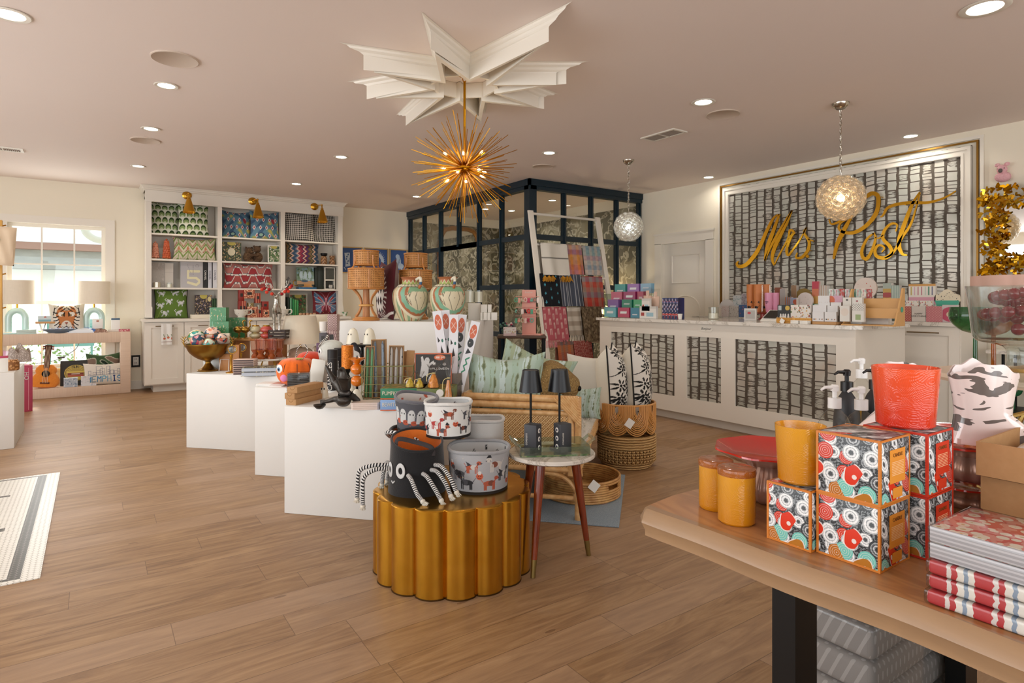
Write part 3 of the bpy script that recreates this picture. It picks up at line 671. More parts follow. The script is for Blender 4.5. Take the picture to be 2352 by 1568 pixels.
def p_barg(p):
 z = p.x*3.1+.42*np.abs(((p.y*4.2) % 1)-.5)*2+.06*np.sin(p.y*31); cols = ['6a5030', '8a6a3c', '3d4a40', 'd8a98c', '3f5a74', '2c4560', '58708a', 'd6a090', '8c2038', 'a02448', '5a1e4e', 'e0b098', '7a1f3e', '41306a']
 k = (np.floor(z*3.6)).astype(int) % len(cols)
 for i, c in enumerate(cols): p.f(k == i, c)
def p_drops(p):
 x, y = p.x, p.y; z = y*3.2+.45*np.sign(np.sin(x*9.5))*np.clip(np.abs(np.sin(x*9.5))*1.6, 0, 1); k = np.floor(z) % 3; f_ = z % 1
 p.f(k == 0, 'b0453f'); p.f(k == 1, 'a8252d'); p.f(k == 2, 'c4776c'); p.f(f_ < .18, 'e8dccf'); p.f((f_ > .18) & (f_ < .26), '3b4b63')
 for cx in np.arange(.12, p.a, .33):
  for j, cy in enumerate((.18, .5, .82)):
   p.f(p.ell(cx+.16*(j % 2), cy, .07, .055), '2f4458'); p.f(p.ell(cx+.16*(j % 2), cy, .05, .038), 'eee6da'); p.f(p.rect(cx+.16*(j % 2)+.05, cy-.012, cx+.16*(j % 2)+.14, cy+.012), 'e6dccf')
def p_leo(p):
 g = random.Random(4)
 for i, (cx, cy) in enumerate([(.2, .82), (.62, .86), (.42, .55), (.8, .5), (.15, .42), (.3, .16), (.72, .18), (.95, .84)]):
  a = g.uniform(-.6, .6)
  for q in ((0, 0, .10, .05), (.10, .05, .04, .035), (-.08, -.07, .02, .05), (.05, -.07, .02, .05)): p.f(p.ell((cx*p.a+q[0]), cy+q[1], q[2], q[3], a), 'd9dadb')
  p.f(p.line([(cx*p.a-.1, cy), (cx*p.a-.15, cy+.06), (cx*p.a-.1, cy+.1)], .018), 'd9dadb')
  for k in range(16): p.f(p.ell(cx*p.a+g.uniform(-.1, .13), cy+g.uniform(-.08, .07), .011), '8d9095')
 p.f(p.line([(.1, 0), (.2, .3), (.08, .6), (.2, 1)], .012), '9ab03c')
def p_butter(p):
 c = p.a/2
 for s_ in (-1, 1):
  X_ = lambda x: c+s_*x
  p.f(p.poly([(X_(.03), .48), (X_(.12), .7), (X_(.40), .93), (X_(.46), .8), (X_(.40), .5), (X_(.2), .45)]), '3f6f96'); p.f(p.poly([(X_(.03), .45), (X_(.2), .42), (X_(.42), .44), (X_(.4), .2), (X_(.22), .08), (X_(.1), .22)]), '5a7ea0')
  p.f(p.poly([(X_(.04), .42), (X_(.18), .36), (X_(.2), .2), (X_(.12), .14)]), 'b03050'); p.f(p.poly([(X_(.1), .56), (X_(.3), .76), (X_(.34), .68), (X_(.16), .5)]), 'a02838')
  for e in ((.42, .92), (.45, .74), (.43, .55), (.42, .4), (.38, .25), (.24, .1)): p.f(p.line([(X_(.03), .46), (X_(e[0]), e[1])], .014), 'e0c9c6')
  p.f(p.line([(X_(.02), .62), (X_(.10), .82), (X_(.16), .92), (X_(.22), .95)], .012), 'd890a0')
  for k in range(6): p.f(p.ell(X_(.1+.05*k), .12+.13*k, .014), 'd0a060')
 p.f(p.ell(c, .64, .05), 'd98a98'); p.f(p.ell(c, .48, .045, .13), 'd28090'); p.f(p.ell(c, .48, .022, .07), '701020'); p.f(p.rect(c-.02, .2, c+.02, .36), 'd890a0')
def p_tiger(p):
 c = p.a/2; p.f(p.ell(c, .5, .42, .5), 'd07a2e'); p.f(p.ell(c, .22, .2, .18), 'e9dfcd'); p.f(p.ell(c, .86, .16, .12), 'ddc9a8')
 for s_ in (-1, 1):
  X_ = lambda x: c+s_*x
  p.f(p.ell(X_(.2), .62, .13, .08), 'efe6d4'); p.f(p.ell(X_(.42), .3, .12, .25), 'f0e8d8'); p.f(p.poly([(X_(.05), .72), (X_(.17), .60), (X_(.08), .52)]), '1d1714'); p.f(p.ell(X_(.15), .585, .055, .035), '1a1411'); p.f(p.ell(X_(.15), .59, .028, .02), 'c79a3a')
  for a, b in (((.1, .95), (.3, .80)), ((.05, .86), (.22, .72)), ((.3, .95), (.46, .82)), ((.36, .66), (.52, .70)), ((.32, .55), (.52, .52)), ((.3, .44), (.5, .40)), ((.28, .35), (.46, .24)), ((.24, .28), (.4, .12)), ((.44, .9), (.52, .6)), ((.2, .16), (.3, .03))): p.f(p.line([(X_(a[0]), a[1]), (X_((a[0]+b[0])/2), (a[1]+b[1])/2-.02), (X_(b[0]), b[1])], .035), '17120f')
  p.f(p.line([(X_(0), .2), (X_(.08), .16), (X_(.16), .2)], .022), '201511'); p.f(p.ell(X_(.42), .92, .08, .07), 'c9bfa8')
  for k in range(3): p.f(p.line([(X_(.1), .22-.03*k), (X_(.34), .25-.07*k)], .008), 'ffffff')
 p.f(p.poly([(c-.07, .34), (c+.07, .34), (c, .25)]), 'a85a40'); p.f(p.line([(c, .26), (c, .19)], .02), '1a1411')
 for k in range(3): p.f(p.line([(c-.08+.03*k, .8+.06*k), (c, .76+.06*k), (c+.08-.03*k, .8+.06*k)], .022), '17120f')
def p_memph(p):
 b = '44587c'
 g = random.Random(2)
 for x, w, h in ((.15, .1, .2), (.32, .12, .14), (.46, .22, .42), (.62, .16, .3), (.86, .12, .42), (1.0, .14, .2), (1.16, .12, .16), (1.28, .1, .26), (1.4, .08, .14)):
  x *= p.a/1.6; p.f(p.line([(x, .42), (x, .42+h), (x+w, .42+h), (x+w, .42)], .014), b)
  for k in range(int(h*9)): p.f(p.line([(x+.02, .45+k*.09), (x+w-.02, .45+k*.09)], .012), b); p.f(p.rect(x+w*.45, .45+k*.09, x+w*.6, .48+k*.09), b)
 p.f(p.line([(.1, .42), (p.a-.08, .42)], .012), b)
 p.txt('MEMPHIS', .12, .12, .24, .135, .04, ['3f8fc0', '7d9aa8', '3a7ab8', '54a8c8', '8fb6cc', '24407c', '3f8fc0'], gap=.45)
def p_camo(p):
 x, y = p.x, p.y; n = np.sin(x*8+np.sin(y*9)*1.5)+np.sin(y*10+np.cos(x*7)*1.7); p.f(n > .7, '8a6f5c'); p.f(abs(n-.7) < .16, 'c8c3ae'); p.f(n < -1.1, '1f3322'); p.f(abs(n+1.1) < .1, 'b9bfa5')
def p_sea(p):
 x, y = p.x, p.y; x = x+.022*np.sin(y*6)+.008*np.sin(y*23+x*9); c_ = np.floor(x*6.5); k = (x*6.5) % 1
 nz = np.sin(y*13+c_*3.1)+np.sin(y*37+c_*1.7)*.7+np.sin(y*71+c_*5)*.3; wd = .07+.065*nz
 p.f(((x*3.25) % 1 < .3), 'a9c4ae'); p.f(abs((x*3.25) % 1-.62) < .14, 'c6dcd6'); p.f(abs(k-.5) < wd, '93a07c'); p.f(abs(k-.5) < wd-.07, '6a7552'); p.f(abs(k-.12) < .03+.03*nz, '96aa88')
def p_darkikat(p):
 x, y = p.x, p.y; c = (p.a*.5, .42); r_ = np.hypot((x-c[0]), (y-c[1])*.8)
 k = (np.abs(((x*6) % 1)-.5)+np.abs(((y*5) % 1)-.5)); m_ = (r_ < .27); p.f(m_, 'e6ded6'); p.f(m_ & (k < .42), '120e10'); p.f(m_ & (k < .16), '5a1222')
 p.f((r_ > .27) & (r_ < .36) & (np.sin(np.arctan2(y-c[1], x-c[0])*26) > .5), 'e6ded6')
 p.f(p.line([(.0, .55), (.12, .75), (.34, .9), (.6, .97)], .06), '120e10'); p.f(p.line([(.03, .6), (.16, .78), (.36, .93)], .02), 'ece4dc'); p.f(p.line([(p.a, .12), (p.a*.8, .05), (p.a*.5, .0)], .04), 'ece4dc')
def p_blackflor(p):
 g = random.Random(8); x, y = p.x, p.y
 p.f(p.line([(.1*k % .9+.1, k/9) for k in range(10)], .016), '141210')
 for i in range(26):
  cx, cy = g.uniform(.04, p.a-.04), (i+.5)/26; n = 7
  for j in range(n):
   a = j*2*PI/n; p.f(p.ell(cx+.055*math.cos(a), cy+.055*math.sin(a), .03, .012, a), '141210')
  p.f(p.ell(cx, cy, .018), '141210')
  p.f(p.line([(cx, cy), (cx+g.uniform(-.2, .2), cy-.1)], .01), '141210')
def p_multi(cols, n=90, r=.06, seed=2):
 def q(p): p.dots(n, r, cols, seed)
 return q
# window side: raffia console and its display
def f_raffia(vert):
 def g():
  x, y, z = XYZ(); s_ = noise(vec(x*260, y*260, z*2) if vert else vec(x*2, y*2, z*260), 1, 2)
  return dict(c=mix(s_, 'c9ac93', 'e3cdb8'), r=.75, b=(s_, .4, .003))
 return g
m_rv = mat('raffia_upright_grain', fn=f_raffia(True)); m_rh = mat('raffia_cross_grain', fn=f_raffia(False))
cn = thing('console_table', 'long low console table wrapped in pale pink raffia under the window', 'table', (0, 0, 0))
CYF = 9.905; cx1 = .43; lw = .118
q = M(); q.rbox(-1.9, cx1, CYF, YB-.04, .70, .84, .006); shape('top', q, m_rv, cn)
q = M(); q.rbox(-1.9, cx1, CYF, YB-.04, 0, .125, .006); shape('base_rail', q, m_rv, cn)
q = M(); q.rbox(cx1-lw, cx1+.002, CYF-.002, YB-.04, .0, .842, .006); shape('leg', q, m_rh, cn)
q = M(); q.rbox(-1.902, -1.9+lw, CYF-.002, YB-.04, .0, .842, .006); shape('leg', q, m_rh, cn)
def f_linen():
 x, y, z = XYZ(); a = noise(vec(x*200, y*200, z*12), 1, 2)+noise(vec(x*12, y*12, z*260), 1, 2); return dict(c=mix(a*.5, 'ddd0bb', 'efe5d2'), r=.85, b=(a, .2, .002))
m_linen = mat('linen_shade', fn=f_linen)
m_aqua = mat('pale_aqua_ceramic', 'bfdcd6', .18, coat=.5)
def arch_lamp(x, lab):
 t_ = thing('table_lamp', lab, 'lamp', (x, 10.06, .84), 0, 'arched aqua lamps on the console')
 q = M(); q.rbox(-.14, .14, -.07, .07, 0, .02, .004)
 P = [(-.085, 0, .03)]+[(-.085, 0, .03+.08*k) for k in range(1, 3)]+[(.085*math.cos(a)*-1, 0, .20+.10*math.sin(a)) for a in np.linspace(.1, PI-.1, 10)]+[(.085, 0, .19), (.085, 0, .11), (.085, 0, .03)]
 q.tube(P, .04, 12); shape('base', q, m_aqua, t_)
 q = M(); q.cyl((0, 0, .33), .012, .07, 12); shape('neck', q, m_brass, t_)
 q = M(); q.lathe([(.185, .385), (.185, .69), (.182, .69), (.182, .385)], 40); shape('lamp_shade', q, m_linen, t_)
arch_lamp(-.80, 'aqua arched ceramic lamp with round linen shade at far left of console'); arch_lamp(.015, 'aqua arched ceramic lamp with round linen shade right of tiger pillow')
l_, w_, h_ = spanY(110, 195, 698, .84, 10.0)
pillow('square cushion printed with an orange tiger face on the console', w_, h_+.01, .14, l_, 0, .12, PA(p_tiger, 1.35, 'e8ddc8'), n=110)
st_ = thing('riser_stand', 'small wooden riser on black hairpin legs on the console', 'stand', (-.42, 10.05, .84))
q = M(); q.rbox(-.19, .19, -.09, .09, .13, .155, .004); shape('top', q, m_wood, st_)
for sx in (-1, 1):
 q = M(); q.tube([(sx*.15, -.06, .13), (sx*.12, -.06, 0), (sx*.09, -.06, .13)], .003, 6); q.tube([(sx*.15, .06, .13), (sx*.12, .06, 0), (sx*.09, .06, .13)], .003, 6); shape('leg', q, m_black, st_)
for i, xx in enumerate((-.51, -.35)):
 pbox('gift_box', ['left', 'right'][i]+' pale aqua gift box with a tiny red crab on the riser', 'box', .15, .08, .075, PA(lambda p: (p.f(p.rect(0, .05, 2, .4), '7fc0cf'), p.f(p.ell(1, .8, .1, .1), 'd0502e'), p.f(p.line([(.82, .9), (.86, .75), (1.14, .75), (1.18, .9)], .05), 'd0502e')), 2, 'd9ecee'), (xx, 9.99, .995), 0, 'aqua gift boxes on the riser', n=30, side='c4e2e8')
bo = M(); bo.lathe([(.02, 0), (.09, .01), (.15, .05), (.16, .055), (.14, .05), (.08, .015), (1e-4, .01)], 28, sx=1.25, sy=.55)
t_ = thing('oval_dish', 'slate blue oval fish dish on the console', 'dish', (-.36, 9.97, .84)); shape('bowl', bo, mat('slate_blue_glaze', '6c7f92', .3), t_)
g_ = random.Random(3)
for k in range(5):
 q = M(); a = g_.uniform(0, 3); q.T = Matrix.Rotation(a, 4, 'Z') @ Matrix.Rotation(.3, 4, 'Y'); q.rbox(-.035, .035, -.018, .018, 0, .018, .006); solo('wrapped_soap', q, mat('indigo_print', fn=lambda: mix(vor(coord(), 60)[0] < .3, 'd9dfec', '33478e')), 'small indigo wrapped bar heaped in the oval dish', 'soap', (-.44+.05*k, 9.97, .884+.004*(k % 2)), 0, 'indigo bars in the dish')
for k in range(3):
 q = M(); q.rbox(-.10, .10, -.05, .05, 0, .018, .002); solo('book', q, mat('mint_cover', 'c3d5cc', .5), ['lowest', 'middle', 'topmost'][k]+' of three mint books lying by the left aqua lamp', 'book', (-.70, 9.965, .84+.019*k), .02*k, 'mint books on the console')
def crumple(w, d, h, seed, n=18):
 rg = np.random.RandomState(seed); a = rg.rand(6, 2)*9; m = M()
 def fn(U, V):
  e = np.clip(1-(np.abs(2*U-1))**4, 0, 1)**.5*np.clip(1-(np.abs(2*V-1))**4, 0, 1)**.5; z = sum(np.sin(U*k[0]*2+V*k[1]+i) for i, k in enumerate(a))/6
  return (U-.5)*w, (V-.5)*d, e*h*(.75+.45*z)
 m.surf(fn, n, n); m.surf(lambda U, V: ((U-.5)*w, (V-.5)*d, 0*U), n, n, flip=True); return m
solo('snack_bag', crumple(.34, .15, .07, 5), mat('blue_foil_bag', fn=lambda: dict(c=mix(XYZ()[0]*9+XYZ()[1]*14+noise(coord(), 9) > .55, 'e2e6ea', '2a5fae'), r=.25)), 'blue and white glossy bag lying before the tiger pillow', 'bag', (-.1, 9.98, .84))
solo('snack_bag', crumple(.16, .09, .055, 8), mat('pebble_bag', fn=lambda: mix(vor(coord(), 45)[0] < .32, '8d6a58', 'd3b6a2')), 'clear bag of brown and pink sweets under the right lamp', 'bag', (.09, 9.95, .84))
def acrylic(name, label, w, h, d, loc, rz=0, top=None):
 t_ = thing(name, label, 'card', loc, rz); q = M(); q.rbox(-w/2, w/2, 0, d, 0, h, .002); shape('card', q, mat('white_card', 'eeece6', .5), t_)
 q = M(); q.rbox(-w/2, w/2, -.002, d+.002, h*.86 if top else h*.7, h if top else h*.8, .002) if top else q.rbox(-w*.12, w*.12, -.002, 0, h*.68, h*.84, .001); shape('print', q, top or mat('rust_print', 'b4705a', .6), t_); return t_
acrylic('card_box', 'small white card with a rust emblem under the right aqua lamp', .12, .13, .03, (.055, 9.99, .88+.012))
q = M(); q.cyl((0, 0, 0), .05, .05, 20); solo('candy_jar', q, mat('pebble_bag'), 'short jar of brown sweets carrying a white card', 'jar', (.055, 10.0, .84))
acrylic('card_box', 'white box with navy lid near right end of console', .10, .155, .06, (.26, 10.0, .87), 0, mat('navy_lid', '3c5c78', .4))
block('gift_box', 'thin clear box under the navy lidded white box', 'box', .15, .08, .029, mat('pale_print', 'd9cfc4', .4), (.25, 9.97, .841))
block('gift_box', 'flat pink patterned box at the right end of console', 'box', .13, .07, .035, mat('pink_print', fn=lambda: mix(vor(coord(), 60)[0] < .35, 'b45a62', 'e6c8c2')), (.38-.02, 9.95, .841))
uk = thing('toy_guitar', 'orange plush guitar with brown neck leaning under the console', 'toy', (-.52, 10.02, .125)); uk.rotation_euler = (-.12, .08, 0)
m_or = mat('orange_plush', fn=lambda: dict(c=mix(noise(coord(), 60), 'd9771f', 'e8963c'), r=.95, b=(noise(coord(), 160), .5, .004)), sheen=.3)
def blob(prof, t_, n=26):
 """rounded plush from a half outline (half width, z)"""
 q = M(); vs = []
 for i, (w_, z) in enumerate(prof):
  for j in range(n):
   a = 2*PI*j/n; vs.append((w_*math.cos(a), t_*math.sin(a)*min(1, (w_/max(p[0] for p in prof))**.5), z))
 fs = [(i*n+j, i*n+(j+1) % n, (i+1)*n+(j+1) % n, (i+1)*n+j) for i in range(len(prof)-1) for j in range(n)]+[tuple(range(n))[::-1], tuple((len(prof)-1)*n+j for j in range(n))]
 return q.add(vs, fs)
shape('body', blob([(.05, 0), (.12, .015), (.155, .06), (.155, .11), (.13, .16), (.105, .19), (.115, .22), (.11, .26), (.075, .30), (.02, .31)], .06), m_or, uk)
q = M(); q.rbox(-.032, .032, -.05, -.015, .22, .52, .008); q.rbox(-.04, .04, -.05, -.015, .50, .56, .01); shape('neck', q, mat('brown_felt', '5a352a', .9), uk)
q = M(); q.T = Matrix.Rotation(PI/2, 4, 'X'); q.cyl((0, .185, .052), .043, .012, 24); shape('sound_hole', q, mat('black_felt', '17120f', .9), uk)
q = M(); q.rbox(-.05, .05, -.067, -.05, .055, .075, .004); shape('bridge', q, mat('brown_felt'), uk)
q = M(); [q.tube([(x, -.066, .065), (x*.8, -.062, .3), (x*.8, -.053, .54)], .0022, 5) for x in (-.024, -.008, .008, .024)]; shape('strings', q, mat('cream_cord', 'e4cdb0', .7), uk)
q = M(); [q.sph((x, -.03, z), .012, 6) for x in (-.05, .05) for z in (.51, .54)]; shape('tuning_pegs', q, mat('rust_print'), uk)
def p_rec(p):
 p.f(p.ell(.5, .5, .37, .32), 'e0c02e'); p.f(p.ell(.5, .5, .34, .29), '2a2418'); p.f(p.ell(.5, .5, .33, .28), 'b89a2a')
 for k in range(9): a = PI*(k+.5)/9; p.f(p.line([(.5+.2*math.cos(a), .52+.16*math.sin(a)), (.5+.31*math.cos(a), .54+.25*math.sin(a))], .012), 'e8cf3a')
 p.f(p.rect(.2, .50, .8, .56), 'e6c534'); p.f(p.rect(.24, .42, .76, .49), '8c2418'); p.f(p.rect(.36, .45, .64, .47), 'efe4d0'); p.f(p.rect(.24, .36, .76, .41), 'c8221c'); p.txt('SUN', .40, .70, .09, .05, .018, '2a2014'); p.f(p.ell(.5, .28, .2, .05), 'e6c534')
pbox('record_print', 'square black print with round yellow emblem under the console', 'print', .335, .02, .335, PA(p_rec, 1, '2b2822'), (-.19, 10.10, .127), 0, n=90, side='b89a2a', lean=.12)
def p_flor(c1, c2): return lambda p: p.dots(40, .07, [c1, c2], 5)
pbox('small_box', 'blue and white floral box before the black print', 'box', .15, .06, .12, PA(p_flor('7f97b0', 'dbe1e8'), 1.2, 'b9c6d2'), (-.24, 9.93, .127), 0, n=30, side='c9d2da')
pbox('small_box', 'pale scroll printed box left of the Memphis pillow', 'box', .17, .05, .13, PA(p_flor('dfe0e4', 'c6cbd6'), 1.2, 'e9eaee'), (-.045, 9.94, .127), 0, n=30, side='d8dade')
pillow('white lumbar cushion stitched with a blue skyline and MEMPHIS', .50, .30, .13, (.15-.01, 9.965, .127), 0, .22, PA(p_memph, 1.62, 'eae2d2'), n=130)
pillow('dark green cushion with cream swirls behind the Memphis cushion', .40, .42, .12, (.12, 10.13, .127), 0, .08, PA(p_camo, 1, '41603a'), n=60)
q = M(); q.tube(crv([(-.15, 10.2, .70), (-.2, 10.2, .60), (-.35, 10.19, .50), (-.45, 10.17, .46), (-.62, 10.15, .44), (-.75, 10.15, .43)], 6), .004, 6); q.rbox(-.39, -.31, 10.18, 10.21, .49, .515, .006); solo('electric_cable', q, mat('grey_cord', '5b5d5a', .5), 'grey lamp cord with inline switch hanging behind the console', 'cord')
ou = thing('wall_outlet', 'white wall outlet in a black surround beside the shelf unit', 'outlet', (.51, YB-.001, .40))
q = M(); q.box(-.055, .055, -.008, 0, -.085, .085); shape('surround', q, m_black, ou, flat=True); q = M(); q.rbox(-.035, .035, -.014, -.008, -.06, .06, .003); shape('plate', q, m_white, ou)
q = M(); [q.box(x-.003, x+.003, -.016, -.013, z, z+.02) for x in (-.01, .01) for z in (-.035, .02)]; shape('slots', q, m_black, ou, flat=True)
q = M(); q.rbox(-1.6, -.555, 6.73, 7.66, 0, .652, .004); solo('display_plinth', q, m_white, 'white square display plinth at the left edge of the shop', 'plinth')
pk = thing('tall_carton', 'tall magenta carton with white letters HO standing by the console', 'box', (-.625, 8.86, 0), .3)
q = M(); q.rbox(-.10, .06, 0, .3, 0, .53, .004); shape('box', q, mat('magenta_card', 'bb4a66', .45), pk); text(pk, 'HO', .06, (.0, -.002, .41), (PI/2, PI/2, 0), m_white)
q = M(); q.box(.02, .024, -.0015, 0, .02, .5); shape('stripe', q, mat('pale_pink', 'e6a8b4', .5), pk, flat=True)
ra = thing('display_rack', 'tall golden wood upright with pegs at the left frame edge', 'rack')
p_ = W(-6, 500, z=None, Y=7.0)
q = M(); q.rbox(p_.x-.06, p_.x+.035, 6.97, 7.04, .652, 1.98, .004); shape('post', q, mat('honey_wood', r=.45, fn=lambda: ramp(noise(vec(XYZ()[0]*30, XYZ()[1]*30, XYZ()[2]*2), 2), (.3, 'b9853c'), (.7, 'd8a858'))), ra)
q = M(); [q.tube([(p_.x+.03, 7.0, z), (p_.x+.06, 7.0, z+.01)], .006, 6) for z in (1.2, 1.5, 1.93)]; shape('peg', q, m_brass, ra)
tb = thing('tote_bag', 'beige canvas pouch with teal print hanging from the rack', 'bag', (p_.x+.03, 6.93, 1.70))
q = crumple(.20, .34, .05, 3)
o = shape('pouch', q, mat('beige_canvas', 'd3bda2', .9), tb); o.rotation_euler = (PI/2, .06, 0); o.location = (0, 0, .05)
q = M(); q.cyl((0, 0, 0), .05, .012, 20); o = shape('print', q, mat('teal_board'), tb); o.rotation_euler = (PI/2, 0, 0); o.location = (-.05, -.038, .1)
jz = .653
q = M(); q.lathe([(1e-4, 0), (.05, 0), (.055, .01), (.055, .075), (.045, .085), (.045, .095), (1e-4, .095)], 20); t_ = solo('spice_jar', q, mat('amber_jar', fn=lambda: mix(vor(coord(), 50)[0] < .4, '8a5a30', 'c99560')), 'squat amber jar with a paper lid on the left plinth', 'jar', W(19, 851, z=jz)+Vector((.02, .04, 0)))
solo('towel_stack', crumple(.22, .16, .13, 11), mat('pink_stripe_cloth', fn=lambda: mix((XYZ()[0]*70).sin() > 0, 'b98ea0', 'd9c9cf')), 'folded pink striped cloth on the left plinth', 'towel', W(2, 840, z=jz)+Vector((.0, .45, 0)))
solo('woven_pouch', crumple(.2, .14, .17, 13), mat('grey_weave', fn=lambda: mix(vor(coord(), 90)[0] < .4, '8b7c72', 'b5a79c')), 'grey woven fabric pouch behind the amber jar', 'pouch', W(40, 838, z=jz)+Vector((-.02, .4, 0)))
acrylic('swing_tag', 'white and magenta card tag at the left frame edge', .09, .14, .01, W(2, 856, z=jz)+Vector((.0, .05, 0)), .3, mat('magenta_card'))
# built-in shelf unit on the back wall
YS, YL = 9.90, 9.68; SB = 10.24
SX = [.611, .68, 1.526, 1.585, 2.427, 2.493, 3.341, 3.415]; SZ = [1.012, 1.455, 1.862, 2.225]; STOP = 2.68
su = thing('shelf_unit', 'tall cream built-in shelving with crown moulding and cupboards below', 'shelving')
q = M(); q.box(SX[0], SX[7], SB-.012, YB-.002, .9, 2.75); shape('back_panel', q, m_cab, su, flat=True)
for i in range(0, 8, 2): q = M(); q.box(SX[i], SX[i+1], YS, SB-.012, 1.03, 2.75); q.box(SX[i]-.008, SX[i+1]+.008, YS-.02, YS+.0, 1.03, 1.18); shape('upright', q, m_cab, su, flat=True)
for i in range(3):
 for z in SZ[1:]: q = M(); q.box(SX[2*i+1], SX[2*i+2], YS+.01, SB-.012, z-.024, z); shape('shelf', q, m_cab, su, flat=True)
q = M(); q.box(SX[0]-.01, SX[7]+.01, YS-.01, YS+.02, 2.66, CEIL-.002)
prof = [(0, 2.82), (.012, 2.825), (.018, 2.84), (.03, 2.85), (.036, 2.865), (.05, 2.875), (.055, 2.884)]
for (a, za), (b, zb) in zip(prof, prof[1:]):
 x0, x1 = SX[0]-.01, SX[7]+.01; y = YS-.01
 q.add([(x0-a, y-a, za), (x1+a, y-a, za), (x1+b, y-b, zb), (x0-b, y-b, zb)], [(0, 1, 2, 3)]); q.add([(x1+a, y-a, za), (x1+a, YB, za), (x1+b, YB, zb), (x1+b, y-b, zb)], [(0, 1, 2, 3)]); q.add([(x0-a, YB, za), (x0-a, y-a, za), (x0-b, y-b, zb), (x0-b, YB, zb)], [(0, 1, 2, 3)])
q.box(SX[0], SX[7], YS, SB, 2.72, 2.76); shape('crown_moulding', q, m_cab, su, flat=True)
q = M(); q.box(SX[0]-.05, SX[7]+.05, YL-.03, YB-.002, .975, 1.012); shape('countertop', q, m_cab, su, flat=True)
q = M(); q.box(SX[0]-.03, SX[7]+.03, YL+.02, YB-.002, .10, .975); q.box(SX[0]+.08, SX[7]-.02, YL+.10, YB-.002, 0, .10); shape('cabinet_body', q, m_cab, su, flat=True)
for k in range(6): shaker(su, .47, .85, m_cab, (SX[0]-.03+.48*(k+.5), YL+.02, .115), 0, .075, (.22 if k == 0 else .13, .80))
tw = thing('dish_towel', 'white dish towel printed with red fruit hanging from the first cupboard handle', 'towel', (.84, YL-.066, 0))
def p_tow(p):
 for k in range(5): p.f(p.ell(.15+.18*k, .30+.05*(k % 2), .06), 'd8663a'); p.f(p.line([(.1+.18*k, .5), (.16+.18*k, .38)], .03), '6b8a4a')
 p.f(p.rect(0, .12, 1, .15), '8a5a4a')
q = M(); q.surf(lambda U, V: ((U-.5)*.13, -.006*np.sin(U*9), .66+V*.285), 30, 50, PA(p_tow, .5, 'f2efe8')); q.surf(lambda U, V: ((U-.5)*.13, .004+.03*V, .945-V*.12), 4, 4, flip=True)
shape('cloth', q, pmat(.9), tw)
for i, (x, ex) in enumerate(((1.12, ''), (2.01, ''), (2.945, ''))):
 t_ = thing('wall_sconce', 'brass cone picture light over the '+['left', 'middle', 'right'][i]+' shelf bay', 'wall light', (x, YS-.012, 2.79), 0, 'brass picture lights over the shelves')
 q = M(); q.T = Matrix.Rotation(PI/2, 4, 'X'); q.lathe([(1e-4, 0), (.062, 0), (.062, .008), (.05, .016), (.02, .02), (.015, .03), (1e-4, .03)], 28); shape('wall_plate', q, m_brass, t_)
 ax = (.0, .03, .06)[i]
 q = M(); q.tube([(0, -.02, 0), (ax*.5, -.10, .01), (ax, -.20, .0)], .007, 8); q.sph((ax, -.20, 0), .014, 8); q.tube([(ax, -.2, 0), (ax, -.205, -.05)], .010, 10); shape('arm', q, m_brass, t_)
 q = M(); q.T = Matrix.Translation((ax, -.205, -.05)) @ Matrix.Rotation(-.12, 4, 'X'); q.lathe([(.012, 0), (.022, -.005), (.022, -.03), (.03, -.035), (.03, -.045), (.082, -.22), (.084, -.225), (.08, -.222), (.028, -.045), (1e-4, -.045)], 32); shape('lamp_shade', q, m_brass, t_)
 q = M(); q.T = Matrix.Translation((ax, -.225, -.19)); q.sph((0, 0, 0), .022, 8); shape('bulb', q, mat('bulb_glow', 'fff0d0', em=9), t_)
 l = bpy.data.lights.new('picture_light', 'POINT'); l.energy = 3.0; l.shadow_soft_size = .03; l.color = (1, .88, .68); lo = bpy.data.objects.new('picture_light', l); C.objects.link(lo); lo.location = (x+ax, YS-.245, 2.555)
# contents
YI = 9.99
def P(x0, x1, yt, s, label, fn, asp, base, t=.12, lean=.10, n=70, Y=None, **k):
 l_, w_, h_ = spanY(x0, x1, yt, SZ[s], Y or YI+.02); return pillow(label, w_, h_, t, l_, 0, lean, PA(fn, asp, base), n=n, **k)
P(345, 414, 462, 3, 'left cushion with green scalloped leaf print on the top left shelf', p_scallop, 1.05, 'cdd2b4', n=90, Y=10.10)
P(408, 480, 465, 3, 'front cushion with green scalloped leaf print beside the shelf divider', p_scallop, 1.05, 'cdd2b4', n=90, Y=9.99)
P(509, 577, 483, 3, 'left blue ikat cushion with red flowers on the top middle shelf', p_ikat, 1.1, '53819a', n=90, Y=10.07)
P(574, 642, 484, 3, 'right blue ikat cushion with a red corner under the middle sconce', p_ikat, 1.0, '53819a', n=90, Y=9.98)
P(655, 722, 485, 3, 'left black and white diamond cushion on the top right shelf', p_dia, 1.0, 'd9cfc2', n=100, Y=9.98)
P(717, 777, 489, 3, 'right black and white diamond cushion partly tucked behind its twin', p_dia, 1.0, 'd9cfc2', n=100, Y=10.08)
P(396, 497, 545, 2, 'green and cream lumbar cushion with red leaf chevrons', p_leaf, 1.9, 'dccfb6', n=110)
P(656, 734, 558, 2, 'multicoloured zigzag flame stitch lumbar cushion', p_barg, 1.8, '446688', n=120)
P(512, 629, 602, 1, 'red and cream drop patterned lumbar cushion on the middle shelf', p_drops, 2.0, 'b0453f', n=120)
P(354, 432, 661, 0, 'green cushion printed with grey leopards on the left counter', p_leo, 1.15, '5f7f22', n=90, piping='1c1a18')
P(717, 777, 665, 0, 'dark red cushion with embroidered blue butterfly', p_butter, 1.0, '7c1620', n=90)
